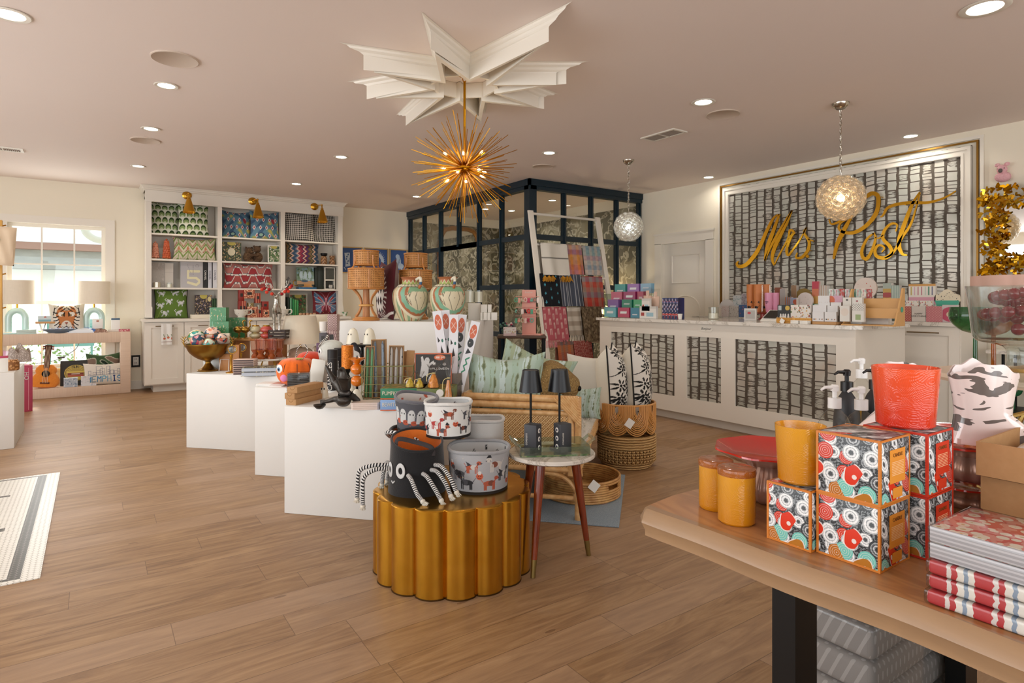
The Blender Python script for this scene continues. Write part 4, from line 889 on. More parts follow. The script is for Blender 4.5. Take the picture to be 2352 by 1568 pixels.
m_coral = [mat('coral_shells', fn=lambda: mix(vor(coord(), 70)[0], 'd06a40', 'b04c2c')), mat('pale_coral_shells', fn=lambda: mix(vor(coord(), 70)[0], 'd3977c', 'b8705a'))]
for i, (x0, x1, yt) in enumerate(((348, 366, 553), (373, 392, 547))):
 l_, w_, h_ = spanY(x0, x1, yt, SZ[2], YI); t_ = thing('tabletop_tree', ['short pale coral', 'taller orange'][i]+' ruffled cone tree on the second left shelf', 'ornament', l_, 0, 'ruffled cone trees')
 q = M(); q.cyl((0, 0, 0), w_*.28, .012, 16); q.cyl((0, 0, .01), .006, .04, 8); shape('base', q, m_wood, t_)
 q = M(); rg = random.Random(i); n = 8
 for r_ in range(n):
  z = .03+(h_-.05)*r_/n; R = w_*.46*(1-.45*r_/n)
  for k in range(9):
   a = 2*PI*k/9+r_; q.sph((R*math.cos(a)*.8, R*math.sin(a)*.8, z+rg.uniform(-.004, .004)), (R*.42, R*.42, h_/n*.55), 4)
 q.sph((0, 0, h_-.02), .014, 6); shape('ruffles', q, m_coral[1-i], t_)
def pb(x0, x1, yt, s, name, label, cat, fn, asp, base, d=.05, n=50, side='cccccc', Y=None, lean=0, z=None, group=None, r=.5):
 l_, w_, h_ = spanY(x0, x1, yt, SZ[s] if z is None else z, Y or YI); return pbox(name, label, cat, w_, d, h_, PA(fn, asp, base), l_, 0, group, n, side, r, lean)
def p_garden(bg, cols, disc=None, n=170, r=.03):
 def g(p):
  p.dots(n, r, cols, 4); p.f(p.ell(p.a/2, .95, .22, .12), 'c9b83a')
  if disc: p.f(p.ell(disc[0]*p.a, disc[1], disc[2]), disc[3])
 return g
pb(509, 554, 556, 2, 'puzzle_box', 'dark green illustrated box with a pale round label', 'box', p_garden('', ['c98a4e', 'd9b46a', '7c8c4a', 'e3c89a', '4a5a36'], (.5, .5, .2, 'dfd4b0')), 1.05, '39452f', n=80, side='39452f')
t_ = thing('animal_figurine', 'two spotted brown bears hugging, middle shelf', 'figurine', spanY(558, 604, 555, SZ[2], YI+.03)[0])
m_bear = mat('spotted_fur', fn=lambda: mix(vor(coord(), 110)[0] < .3, '4a3626', '8d6d4a'), r=.9)
for sx, hz, nm in ((-1, .135, 'left_animal'), (1, .155, 'right_animal')):
 q = M(); q.T = Matrix.Scale(1.3, 4); q.sph((sx*.055, 0, .06), (.055, .045, .065)); q.sph((sx*.045, -.005, hz), (.042, .04, .042)); q.sph((sx*.02, -.04, hz-.02), (.022, .02, .017), 8)
 for e in (-1, 1): q.sph((sx*.045+e*.032, .005, hz+.035), .013, 6)
 q.tube([(sx*.06, -.03, .09), (sx*.02, -.055, .075), (-sx*.02, -.05, .09)], [.02, .018, .015], 10); q.sph((sx*.03, -.045, .015), (.03, .035, .016), 8)
 shape(nm, q, m_bear, t_)
def frame_box(x0, x1, yt, s, label, inner, asp, base, fr_col='e8e4da', fw=.014, Y=None, lean=.05, z=None, name='picture_frame', cat='frame', n=60):
 l_, w_, h_ = spanY(x0, x1, yt, SZ[s] if z is None else z, Y or YI); t_ = thing(name, label, cat, l_); t_.rotation_euler = (-lean, 0, 0)
 q = M()
 for a in ((-w_/2, w_/2, 0, fw), (-w_/2, w_/2, h_-fw, h_), (-w_/2, -w_/2+fw, fw, h_-fw), (w_/2-fw, w_/2, fw, h_-fw)): q.box(a[0], a[1], -.012, .01, a[2], a[3])
 shape('frame', q, mat('frame_'+fr_col, fr_col, .4), t_, flat=True)
 q = M(); q.surf(lambda U, V: ((U-.5)*(w_-2*fw), 0*U, fw+V*(h_-2*fw)), n, int(n*h_/w_), PA(inner, asp, base)); shape('picture', q, pmat(.5), t_, flat=True); return t_
frame_box(615, 644, 563, 2, 'small white frame with a leafy green picture', p_garden('', ['2f4a2a', '8fa878', 'd8c9b0', '5c7c44', 'e0dcd0'], n=120, r=.05), .75, '56733f')
m_carv = mat('carved_bronze_wood', fn=lambda: mix(((XYZ()[2]*120+abs(XYZ()[0])*160).sin() > .3), '6e4a2c', 'a77f58'), r=.4)
l_, w_, h_ = spanY(736, 752, 573, SZ[2], YI); t_ = thing('vase', 'brown carved vase with black cup shaped rim', 'vase', l_)
q = M(); q.lathe([(1e-4, 0), (.045, 0), (.05, .02), (.05, .10), (.035, .135), (.03, .14)], 28); shape('body', q, m_carv, t_); q = M(); q.lathe([(.03, .135), (.05, .15), (.055, .185), (.05, .185), (.03, .15), (1e-4, .148)], 28); shape('rim', q, m_black, t_)
l_, w_, h_ = spanY(755, 771, 579, SZ[2], YI); q = M(); q.lathe([(1e-4, 0), (.04, 0), (.048, .03), (.046, .06), (.03, .085), (.042, .11), (.045, .15), (.04, .15), (.036, .11), (1e-4, .1)], 28); solo('vase', q, m_carv, 'brown carved pinched waist vase at the right shelf end', 'vase', l_)
pb(347, 379, 602, 1, 'gift_box', 'tall silver grey carton behind a bubble glass candle', 'box', lambda p: p.dots(60, .03, ['cfc8c0', 'b7b0a8']), .55, 'bdb5ac', d=.08, Y=10.08, side='b0a8a0')
pb(379, 398, 604, 1, 'gift_box', 'tall plain cream carton left of the big number 5 book', 'box', lambda p: (p.f(p.rect(0, .62, 1, .63), 'b5aca0')), .35, 'd6cdc0', d=.10, Y=10.06, side='c4bbb0')
candle('pearly bubble glass candle on the third left shelf', .045, .075, spanY(348, 373, 0, SZ[1], 9.99)[0], mat('pearl_glass', 'cfc3ae', .12, .5), mat('wax', 'efe5d3', .5), fill=.7)
candle('small cream candle in clear glass before the cream carton', .036, .07, spanY(380, 398, 0, SZ[1], 9.98)[0], m_clear, mat('wax', 'efe5d3', .5), fill=.75)
def p_five(p):
 p.txt('5', .30, .12, .52, .46, .095, 'efe6b4'); g = random.Random(1)
 p.txt('O', .62, .80, .10, .12, .012, '8c8890')
 for k in range(8): p.f(p.ell(.28+.02*k, .88-.05*k, .012), '7a7680'); p.f(p.rect(.50, .86-.05*k, .53, .88-.05*k), '7a7680')
l_, w_, h_ = spanY(415, 466, 601, SZ[1], YI)
pbox('book', 'large grey book with a big yellow figure 5 on its cover', 'book', w_, .10, h_, PA(p_five, .92, 'bdb9bb'), l_, 0, None, 110, 'd8d5d0')
for i, (x0, x1, c, sc, tt) in enumerate(((466, 477, '1c1a1b', 'e8e4dc', 'CHANEL'), (477, 487, 'c6c6ce', '55535c', 'CHANEL'), (488, 499.5, 'd3d2d6', '55535c', 'CHANEL'))):
 l_, w_, h_ = spanY(x0, x1, 602, SZ[1], YI); book(['black tall book with white spine lettering', 'grey tall book with dark lettering between black and paler ones', 'pale grey tall book touching the shelf divider'][i], w_*.96, .2, h_, c, l_, 0, 'tall fashion books', tt, scol=sc)
t_ = thing('temple_ornament', 'small grey and white pagoda ornament in the right bay', 'ornament', spanY(654, 671, 0, SZ[1], YI+.02)[0])
m_dec = mat('delft_print', fn=lambda: mix(vor(coord(), 70)[0] < .35, '4d5058', 'd8d4cc'), r=.3)
q = M();
for k in range(3): q.lathe([(.05-.008*k, .05*k), (.052-.008*k, .035+.05*k), (.062-.008*k, .04+.05*k), (.03, .055+.05*k)], 6)
q.lathe([(.03, .15), (.002, .20)], 6); shape('tiers', q, m_dec, t_)
q = M(); q.tube([(.045*math.cos(a), 0, .045*math.sin(a)) for a in np.linspace(0, 2*PI, 20)[:-1]], .006, 6, closed=True); solo('brass_ring', q, m_brass, 'golden wire ring standing behind the deer antler', 'ornament', spanY(672, 688, 0, SZ[1], 10.05)[0][:2]+(SZ[1]+.10,))
q = M(); q.box(-.08, .08, -.05, .09, 0, .012); q.box(-.06, .06, -.055, -.04, .012, .06); solo('book_easel', q, m_wood, 'little wooden easel stand on two blue books', 'stand', spanY(690, 720, 0, SZ[1]+.03, YI)[0])
for k in range(2): q = M(); q.rbox(-.15, .13, -.06, .13, .0145*k, .0145*k+.0145, .002); solo('book', q, mat('blue_cover', '2f6690', .5), ['lower', 'upper'][k]+' flat blue book under the wooden easel', 'book', spanY(688, 724, 0, SZ[1], YI)[0], 0, 'blue books under the easel')
def p_paint(p):
 p.dots(60, .08, ['6f8f6a', '86a898', 'a8c4c8', '4d6b4a', '7aa0b0'], 7)
 for k in range(3): p.f(p.ell(p.a*(.25+.25*k), .55, .09, .22), 'b9d3dc')
 p.f(p.rect(0, 0, p.a, .2), 'c79b70'); p.f(p.ell(p.a*.45, .2, .2, .06), '3c5f7c')
l_, w_, h_ = spanY(682, 722, 613, SZ[1]+.075, 10.02); pbox('art_tray', 'green scenic painted tray standing on the wooden easel', 'tray', w_, .02, h_, PA(p_paint, 1, '7d9a80'), (l_[0], l_[1], l_[2]), 0, None, 60, '6f8f6a', lean=.12)
for i, (x0, x1, yt, yb) in enumerate(((724, 731, 614, 0), (731, 742, 612, 0))):
 l_, w_, h_ = spanY(x0, x1, yt, SZ[1], YI+.03); block('gift_box', ['narrow charcoal carton beside the painted tray', 'tall dark green carton before the framed candle'][i], 'box', w_, .1, h_, mat('dark_green_card', '2c332d', .4), l_)
def bonebox(z0, yt, lab):
 l_, w_, h_ = spanY(746, 769, yt, z0, YI); t_ = thing('framed_box', lab, 'box', l_)
 q = M()
 for a in ((-w_/2, w_/2, 0, .012), (-w_/2, w_/2, h_-.012, h_), (-w_/2, -w_/2+.012, .012, h_-.012), (w_/2-.012, w_/2, .012, h_-.012)): q.rbox(a[0], a[1], -.006, .09, a[2], a[3], .002)
 shape('frame', q, mat('bone_trim', 'dcd6c8', .4), t_); q = M(); q.box(-w_/2+.01, w_/2-.01, .0 if 'upper' in lab else .07, .085, .01, h_-.01); shape('panel', q, mat('grey_panel', '4a4a42', .4), t_, flat=True); return h_
h1 = bonebox(SZ[1], 643, 'lower bone edged box holding a silver candle'); bonebox(SZ[1]+h1, 614, 'upper bone edged box with grey panel, topmost')
q = M(); q.lathe([(1e-4, 0), (.03, 0), (.038, .03), (.034, .065), (.03, .065), (.032, .03), (1e-4, .01)], 24, rf=lambda a, k: 1+.05*math.sin(9*a)); solo('candle', q, mat('mercury_glass', fn=lambda: dict(c=hx('c9c5bd'), b=(noise(coord(), 120), 1, .01)), r=.15, m=.9), 'rippled silver candle inside the bone edged box', 'candle', spanY(750, 768, 0, SZ[1]+.012, YI+.03)[0])
Z0 = SZ[0]
q = M(); q.rbox(-.17, .17, -.08, .08, 0, .055, .003); solo('tray_board', q, mat('cream_board', 'ddd3c0', .5), 'low cream stepped board on the counter by the divider', 'board', (1.33, YL+.14, Z0))
pb(448, 487, 677, 0, 'puzzle_box', 'dark illustrated box with small gold sun on the left counter', 'box', p_garden('', ['a8865e', 'c9b08a', '4a4052', '7a6a8a', 'b59a6a', '2c2838'], (.84, .82, .11, 'e3cf8a'), 220, .03), 1.0, '3c3230', n=80, side='2c2624', z=Z0)
for i in range(3): l_, w_, h_ = spanY(486+5*i, 491+5*i, 685, Z0, YI); book(['left', 'middle', 'right'][i]+' of three short green books by the divider', w_*.95, .12, h_, '33502f', l_, 0, 'short green books')
def mug(lab, loc, fit):
 t_ = thing('giant_mug', lab, 'mug', loc); q = M(); q.lathe([(1e-4, 0), (.05, 0), (.055, .012), (.045, .02), (.09, .06), (.105, .125), (.10, .125), (.085, .06), (1e-4, .03)], 32); shape('cup', q, mat('toile_porcelain', fn=lambda: mix((vor(coord(), 55)[0] < .25)*(noise(coord(), 14) > .5), 'e3dfd6', '6e6a66'), r=.2), t_)
 q = M(); q.tube(crv([(.095, 0, .11), (.14, 0, .115), (.145, 0, .07), (.10, 0, .045), (.08, 0, .05)], 5), .009, 8); shape('handle', q, mat('toile_porcelain'), t_)
mug('large white toile footed mug left of red boxes', (1.84, YL+.15, Z0), 0); mug('large white toile footed mug half hidden behind the silver deer', (2.43, YL+.16, Z0), 0)
m_cart = [mat('red_stripe_carton', fn=lambda: mix((XYZ()[0]*190).sin() > .2, '8e2f26', 'c07a5e'), r=.4), mat('gold_stripe_carton', fn=lambda: mix(noise(coord(), 55, 1) > .52, '9c4a34', 'e3b592'), r=.35), mat('deep_red_carton', '8a2a22', .4)]
m_lab = mat('dark_label', '2e2b26', .5)
for i, (x0, x1, yt, yb, mi, dy, lab) in enumerate(((548, 560, 691, 724, 2, 0, 'tall plain red carton at the left of the red stack'), (556, 565, 691, 724, 0, -.02, 'narrow striped carton second from left in the red stack'), (549, 562, 666, 691, 2, .02, 'plain red carton on the left upper row of the stack'), (561, 585, 665, 685, 1, 0, 'topmost gold patterned carton of the red stack'),
 (586, 599, 673, 696, 0, 0, 'striped carton right of the topmost gold carton'), (567, 590, 704, 724, 1, -.02, 'gold patterned carton low in the red stack centre'), (590, 603, 705, 724, 0, -.01, 'small striped carton low beside the gold one'), (602, 617, 692, 711, 2, 0, 'red carton with black label right of the stack'), (604, 618, 711, 724, 1, -.02, 'low golden carton with dark bars at the stack foot'))):
 l_, w_, h_ = spanY(x0, x1, yt, Z0, 9.86)
 zb = Z0 if yb >= 724 else zpx(yb, D(l_)); t_ = thing('candle_carton', lab, 'box', (l_[0], 9.86+dy, zb), 0, 'red candle cartons'); q = M(); q.rbox(-w_/2, w_/2, 0, .09, 0, l_[2]+h_-zb, .002); shape('carton', q, m_cart[mi], t_)
 q = M(); q.box(-w_*.22, w_*.22, -.002, 0, .4*(l_[2]+h_-zb), .7*(l_[2]+h_-zb)); shape('label', q, m_lab, t_, flat=True)
candle('gold speckled glass candle on the red cartons', .05, .10, spanY(566, 584, 0, Z0+.125, 9.9)[0], mat('speckled_gold_glass', fn=lambda: mix(vor(coord(), 70)[0] < .4, '7c6a3c', 'd6c290'), r=.15), mat('wax', 'efe5d3', .5), fill=.8)
candle('small smoky glass candle on the red cartons', .036, .075, spanY(588, 602, 0, Z0+.12, 9.88)[0], mat('smoky_glass', '8a7f68', .1), mat('wax', 'efe5d3', .5), fill=.8)
frame_box(664, 706, 674, 0, 'large silver frame with a green garden picture behind green books', p_garden('', ['2f4a2a', '5f7c3c', 'a83a2c', '86a05c', '26401f'], n=160, r=.04), 1, '4c6b34', 'b9b2a4', .02, Y=10.1, z=Z0)
for i, (x0, c) in enumerate(((660, '26302a'), (665.5, '6fae84'), (671, '2e8a4e'), (676, '57a05c'), (681, '3b8f50'))): l_, w_, h_ = spanY(x0, x0+5, 682+2*i, Z0, 9.98); book(['black', 'mint', 'dark green', 'light green', 'bright green'][i]+' slim book in the row before the silver frame', w_*.95, .12, h_, c, l_, 0, 'slim green books')
for i in range(5):
 t_ = thing('match_cloche', ['first', 'second', 'third', 'fourth', 'fifth'][i]+' glass cloche of matches from the left, right bay', 'jar', (2.70+.055*i, 9.80+.02*(i % 2), Z0), 0, 'glass match cloches')
 q = M(); q.cyl((0, 0, 0), .024, .06, 16); shape('matches', q, mat('match_bundle', fn=lambda: mix((XYZ()[0]*500).sin() > 0, 'd8a987', 'b97f58')), t_)
 q = M(); q.lathe([(.026, 0), (.026, .085), (.018, .10), (.001, .105)], 16); shape('glass', q, m_clear, t_)
t_ = thing('serving_tray', 'round golden tray of trinkets before the butterfly cushion', 'tray', (3.08, 9.79, Z0)); q = M(); q.lathe([(1e-4, 0), (.13, 0), (.15, .018), (.145, .018), (.12, .006), (1e-4, .006)], 28); shape('tray', q, m_brass, t_)
q = M(); [q.sph((.03*k-.06, -.01*(k % 2), .02), (.022, .018, .014), 6) for k in range(5)]; shape('trinkets', q, mat('speckled_gold_glass'), t_)
q = M(); q.lathe([(1e-4, 0), (.025, 0), (.05, .075), (.047, .075), (.022, .005)], 24); solo('small_cup', q, mat('leaf_print_porcelain', fn=lambda: mix(noise(vec(XYZ()[0]*40, XYZ()[1]*40, XYZ()[2]*14), 1) > .55, 'e9e7dc', '5d8a5c')), 'white cup with green leaf print at the counter end', 'cup', (3.40, 9.76, Z0))
# three blue prints on the back wall
def p_boot(p):
 for s_ in (0, 1):
  x = .12+.44*s_; p.f(p.poly([(x, .78), (x+.28, .80), (x+.26, .45), (x+.30, .26), (x+.05, .22), (x+.06, .42)]), 'c3d2e2');
  for k in range(5): p.f(p.ell(x+.14+.05*math.sin(k*2), .36+.09*k, .045, .03, k), '2f5c98')
 p.f(p.line([(.1, .2), (.2, .1)], .02), 'c3d2e2')
def p_shrimp(p):
 for k in range(16): a = PI*(.95-k/18*1.2); p.f(p.ell(.5+.28*math.cos(a), .5+.28*math.sin(a), .07, .05, a), 'b8cbe0'); p.f(p.line([(.5+.28*math.cos(a), .5+.28*math.sin(a)), (.5+.42*math.cos(a+.2), .5+.42*math.sin(a+.2))], .012), 'c8d6e6')
def p_tigb(p):
 for q in ((.45, .72, .12, .10), (.5, .52, .16, .2), (.62, .32, .2, .12), (.35, .3, .05, .16), (.7, .2, .05, .14)): p.f(p.ell(*q), 'a9c0dc')
 for k in range(8): p.f(p.line([(.36+.03*k, .3+.05*k), (.5+.03*k, .34+.05*k)], .014), '1f4a88')
for i, (x0, x1, fn) in enumerate(((3.512, 3.893, p_boot), (3.92, 4.37, p_shrimp), (4.395, 4.745, p_tigb))):
 t_ = thing('framed_print', 'gold framed cobalt print of '+['a pair of white boots', 'a curled white shrimp', 'a pale blue tiger'][i], 'picture', ((x0+x1)/2, YB-.002, 1.745), 0); w_ = x1-x0; h_ = .455
 q = M()
 for a in ((-w_/2, w_/2, 0, .018), (-w_/2, w_/2, h_-.018, h_), (-w_/2, -w_/2+.018, .018, h_-.018), (w_/2-.018, w_/2, .018, h_-.018)): q.box(a[0], a[1], -.025, 0, a[2], a[3])
 shape('frame', q, mat('pale_gold_frame', 'c8a468', .35, .3), t_, flat=True)
 q = M(); q.surf(lambda U, V: ((U-.5)*(w_-.03), -.01+0*U, .015+V*(h_-.03)), 80, 80, PA(fn, 1, '1e4f94')); shape('print', q, pmat(.5), t_, flat=True)
# white display plinths (set at 47 degrees to the room)
def plinth(t0, t1, s0, s1, h, label):
 m = M(); m.rbox(t0, t1, s0, s1, 0, h, .004); return solo('display_plinth', m, m_white, label, 'plinth', (0, 0, 0), RP)
PZ = .64
plinth(-3.881, -2.82, 4.53, 5.95, PZ, 'low white plinth at left carrying the brass bowl')
plinth(-2.782, -1.62, 3.923, 5.14, PZ, 'low white plinth in the middle carrying the orange plush pumpkin')
plinth(-2.11, -1.12, 3.256, 3.915, PZ, 'low white plinth nearest the gold table carrying the bird sculpture')
plinth(-2.807, -1.526, 5.155, 6.05, 1.08, 'tall white plinth carrying the woven lamps and painted vases')
def revolve(m, prof, paint=None, nu=80, nv=60, a0=-PI/2, mi=None, rf=None):
 L = [0]
 for i in range(1, len(prof)): L.append(L[-1]+math.dist(prof[i], prof[i-1]))
 L = np.array(L)/L[-1]; R = np.array([p[0] for p in prof]); Z = np.array([p[1] for p in prof])
 def fn(U, V):
  a = 2*PI*(U-.5)+a0; r = np.interp(V, L, R)*(rf(a, V) if rf else 1); return r*np.cos(a), r*np.sin(a), np.interp(V, L, Z)
 return m.surf(fn, nu, nv, paint, mi=mi)
def smooth(prof, n=6): return [(max(p.x, 1e-4), p.y) for p in crv([(a, b, 0) for a, b in prof], n)]
# tall plinth: two cane lamps
def f_cane():
 u, v = UV(); k = u*58; j = v*9
 hole = ((abs(k.fr()-.5)) < .22)*((abs(j.fr()-.5)) < .24)
 diag = ((k+j).sin() > 0); return dict(c=mix(diag*.35, 'c58a4c', 'a86c34'), a=1-hole, r=.5)
m_cane = mat('woven_cane', fn=f_cane)
def f_cane2():
 u, v = UV(); k = u*44; j = v*6; hole = ((abs(k.fr()-.5)) < .22)*((abs(j.fr()-.5)) < .24); return dict(c=hx('bd8345'), a=1-hole, r=.5)
m_cane2 = mat('woven_cane_small', fn=f_cane2)
m_ratn = mat('amber_rattan', 'bd7c3c', .4, coat=.3)
m_post = mat('reddish_wood_post', fn=lambda: ramp(noise(vec(XYZ()[0]*30, XYZ()[1]*30, XYZ()[2]*4), 2), (.3, 'a2693f'), (.7, 'be8759')), r=.45)
def cane_lamp(x, d, lab, k=1.0):
 t_ = thing('table_lamp', lab, 'lamp', A(x, d, 1.08), CAMZ, 'two tier cane lamps')
 q = M(); q.lathe([(1e-4, 0), (.125, 0), (.13, .012), (.125, .022), (.11, .026), (.105, .036), (1e-4, .036)], 36); shape('base', q, m_ratn, t_)
 q = M(); q.lathe([(1e-4, .036), (.035, .036), (.030, .30), (1e-4, .30)], 10); shape('post', q, m_post, t_, ang=20)
 for a in (.28, PI-.28, PI+.28, -.28):
  c, s_ = math.cos(a), math.sin(a); q = M()
  q.tube(crv([(c*.10, s_*.10, .035), (c*.065, s_*.065, .09), (c*.047, s_*.047, .15), (c*.06, s_*.06, .22), (c*.11, s_*.11, .285), (c*.135, s_*.135, .305)], 5), .009, 8); shape('brace', q, m_ratn, t_)
 q = M(); q.tube([(.06*math.cos(a), .06*math.sin(a), .145) for a in np.linspace(0, 2*PI, 20)[:-1]], .011, 8, closed=True); shape('binding', q, mat('light_rattan', 'd09a55', .4), t_)
 for r_, z0, z1, mt, nm, n in ((.165, .305, .49, m_cane, 'lower_shade', 40), (.115, .53, .66, m_cane2, 'upper_shade', 36)):
  q = M(); q.lathe([(r_, z0), (r_, z1)], n, mi=0); o = shape(nm, q, mt, t_)
  q = M();
  for z in (z0, z1): q.tube([(r_*1.005*math.cos(a), r_*1.005*math.sin(a), z) for a in np.linspace(0, 2*PI, 32)[:-1]], .008, 8, closed=True)
  for i in range(4): a = i*PI/2+.4; q.tube([(r_*1.01*math.cos(a), r_*1.01*math.sin(a), z0), (r_*1.01*math.cos(a), r_*1.01*math.sin(a), z1)], .005, 6)
  shape('rim', q, m_ratn, o)
  q = M(); q.lathe([(r_*.8, z0+.01), (r_*.8, z1-.01)], 20); shape('liner', q, mat('cream_liner', 'b98a58', .9), o)
 for i in range(4):
  a = PI/4+i*PI/2; c, s_ = math.cos(a), math.sin(a); q = M(); q.tube(crv([(c*.118, s_*.118, .62), (c*.118, s_*.118, .56), (c*.13, s_*.13, .52), (c*.16, s_*.16, .485)], 5), .008, 8); shape('arm', q, m_ratn, t_)
cane_lamp(841, 5.80, 'two tier woven cane lamp at the left end of the tall plinth'); cane_lamp(955, 6.15, 'two tier woven cane lamp behind the painted vases')
def p_vase(p):
 x, y = p.x, p.y; c = p.a/2
 for k in range(24): p.f((x % .13 < .02), 'b9b48e')
 p.f((x % .26) < .09, '8fae84'); p.f(abs((x % .26)-.13) < .02, 'b3663a')
 r1 = np.hypot((x-c-.12)/1.05, (y-.60)/.95); a = np.arctan2(y-.60, x-c-.12); zz = .02*np.abs(((a*9/PI) % 1)-.5)*2
 front = r1 < .56
 p.f(front, 'e6d8b0'); p.f(front & (np.sin(x*60+y*30) > .8), '6e6a4a')
 p.f((r1 > .50) & (r1 < .56), 'ece0bd'); p.f((r1 > .43+zz) & (r1 < .50), 'bd6c38'); p.f((r1 > .35) & (r1 < .43+zz), '7fbb96')
 p.f((r1 > .27+zz) & (r1 < .35) & (y > .55), 'c27238'); p.f((r1 < .27) & (y > .60) , '86b98c'); p.f((r1 > .31) & (r1 < .325), '8c5a3a')
 leaf = (np.hypot((x-c-.12), (y-.50)/1.0) < .25) & (y < .62+.02*np.abs(((x*14) % 1)-.5)); p.f(leaf, 'e9dcb6'); p.f(leaf & (np.abs(np.sin((x-c-.12)*24+np.abs(y-.5)*9*np.sign(x-c-.12))) < .16), '5d5a40')
 ck = (y > .735) & (y < .86); p.f(ck, 'e9dfc0'); p.f(ck & (np.abs(((x*9) % 1)-.5)+np.abs(((y*17) % 1)-.5) < .36), '7d9a4a'); p.f(abs(y-.735) < .006, '4f4a34')
 p.f(y > .86, 'bd6d38'); tri = (y > .86) & (y < .86+.07*(1-2*np.abs(((x*5.2) % 1)-.5))); p.f((y > .86) & (y < .875+.07*(1-2*np.abs(((x*5.2) % 1)-.5))), 'efe6c6'); p.f(tri, 'a9bf4e')
vprof = smooth([(.085, 0), (.10, .01), (.15, .12), (.168, .22), (.155, .29), (.11, .335), (.082, .345), (.078, .37), (.082, .392), (.095, .405)], 5)
def vase(x, d, lab, rot):
 t_ = thing('painted_vase', lab, 'vase', A(x, d, 1.08), CAMZ+rot, 'painted terracotta vases')
 q = M(); revolve(q, vprof, PA(p_vase, 2.5, 'ded0a2'), 300, 130); shape('body', q, pmat(.45), t_)
 q = M(); q.lathe([(.095, .405), (.088, .408), (.074, .39), (.072, .34)], 32); shape('rim', q, mat('terracotta', 'b5683c', .7), t_)
 q = M(); q.tube(crv([(.03, -.085, .385), (.05, -.14, .40), (.05, -.16, .36), (.045, -.145, .315), (.04, -.11, .30)], 5), .013, 8); o = shape('handle', q, mat('banded_handle', fn=lambda: ramp(XYZ()[2]*8-2.3, (0, 'b5683c'), (.38, '2d5578'), (.6, 'e2dcc8'), const=True)), t_); return t_
vase(943, 5.72, 'painted terracotta vase standing before the second cane lamp', .45); vase(1028, 5.66, 'painted terracotta vase beside the white candles', .20)
pillow('large dark red ikat cushion with grey back behind the first cane lamp', .56, .60, .16, A(886, 6.12, 1.08), CAMZ-1.1, .05, PA(p_darkikat, .95, '5c1420'), n=100)
m_wax = mat('wax', 'efe5d3', .5); m_cartw = mat('white_carton', 'e6e2da', .5)
for i, (x0, x1, d, zb, zt, lab) in enumerate(((1075, 1103, 5.95, 1.08, 1.245, 'large white carton under the three wick candle'), (1103, 1109, 5.85, 1.08, 1.155, 'first small white carton in the lower right row'), (1110, 1119, 5.85, 1.08, 1.155, 'second small white carton in the lower right row'), (1119, 1127, 5.85, 1.08, 1.155, 'third small white carton in the lower right row'), (1128, 1142, 5.85, 1.08, 1.155, 'last small white carton at the plinth end'),
  (1104, 1119, 5.87, 1.156, 1.232, 'left white carton in the upper row'), (1120, 1129, 5.87, 1.156, 1.232, 'right white carton in the upper row'))):
 c = A((x0+x1)/2, d, zb); w_ = (x1-x0-.6)*d/F; q = M(); q.rbox(-w_/2, w_/2, 0, w_ if i == 0 else .07, 0, zt-zb, .002); solo('candle_carton', q, m_cartw, lab, 'box', c, CAMZ, 'white candle cartons')
candle('wide white candle in clear glass on the white carton', .062, .13, A(1078, 6.02, 1.246)+Vector((0, 0, 0)), m_clear, m_wax, fill=.9); candle('narrower white candle in clear glass beside the wide one', .042, .125, A(1099, 5.99, 1.246), m_clear, m_wax, fill=.9)
# left low plinth: brass bowl of ornaments
t_ = thing('footed_bowl', 'large brass footed bowl with antler handles', 'bowl', A(478, 5.45, PZ), CAMZ)
m_abr = mat('aged_brass', fn=lambda: mix(noise(coord(), 9, 3), '7c5c2a', 'a98440'), r=.32, m=1)
q = M(); q.lathe(smooth([(1e-4, 0), (.085, 0), (.088, .012), (.07, .02), (.05, .035), (.026, .065), (.022, .08), (.03, .088)], 4)+smooth([(.03, .09), (.09, .115), (.15, .165), (.18, .225), (.186, .245)], 5)+[(.18, .245), (.14, .17), (.08, .125), (1e-4, .11)], 40); shape('bowl', q, m_abr, t_)
def antler(q, p, dirx, s_=1.0, r=.005):
 x, y, z = p; P = crv([(x, y, z), (x+dirx*.025*s_, y, z+.02*s_), (x+dirx*.035*s_, y, z+.06*s_), (x+dirx*.02*s_, y, z+.10*s_)], 4); q.tube(P, [r*(1-.6*i/len(P)) for i in range(len(P))], 6)
 for k, (a, b) in enumerate(((.03, .03), (.055, .03), (.08, .02))): q.tube([(x+dirx*.033*s_, y, z+a*s_), (x+dirx*(.05+.01*(k % 2))*s_, y-.006, z+(a+b)*s_)], [r*.7, r*.3], 5); q.tube([(x+dirx*.03*s_, y, z+a*s_), (x+dirx*.008*s_, y, z+(a+b*.8)*s_)], [r*.6, r*.3], 5)
for s_ in (-1, 1): q = M(); antler(q, (s_*.18, 0, .20), s_, 1.1, .007); shape('handle', q, m_abr, t_)
m_orn = [mat('ornament_'+nm, fn=(lambda a=a: dict(c=ramp(vor(coord(), 38)[1], (0, a[0]), (.35, a[1]), (.6, a[2]), (.8, a[3]), const=True), r=.3))) for nm, a in (('aqua', ('3f9a8e', 'd8dccb', '2f8060', 'c98a4a')), ('rose', ('c98088', '2e4a5e', 'd9a08a', 'a83a4c')), ('coral', ('d68d70', 'e0c2b2', '2c5060', 'c9604e')), ('teal', ('2f8a78', 'c9d8c4', '9c4a3a', '4aa89a')))]
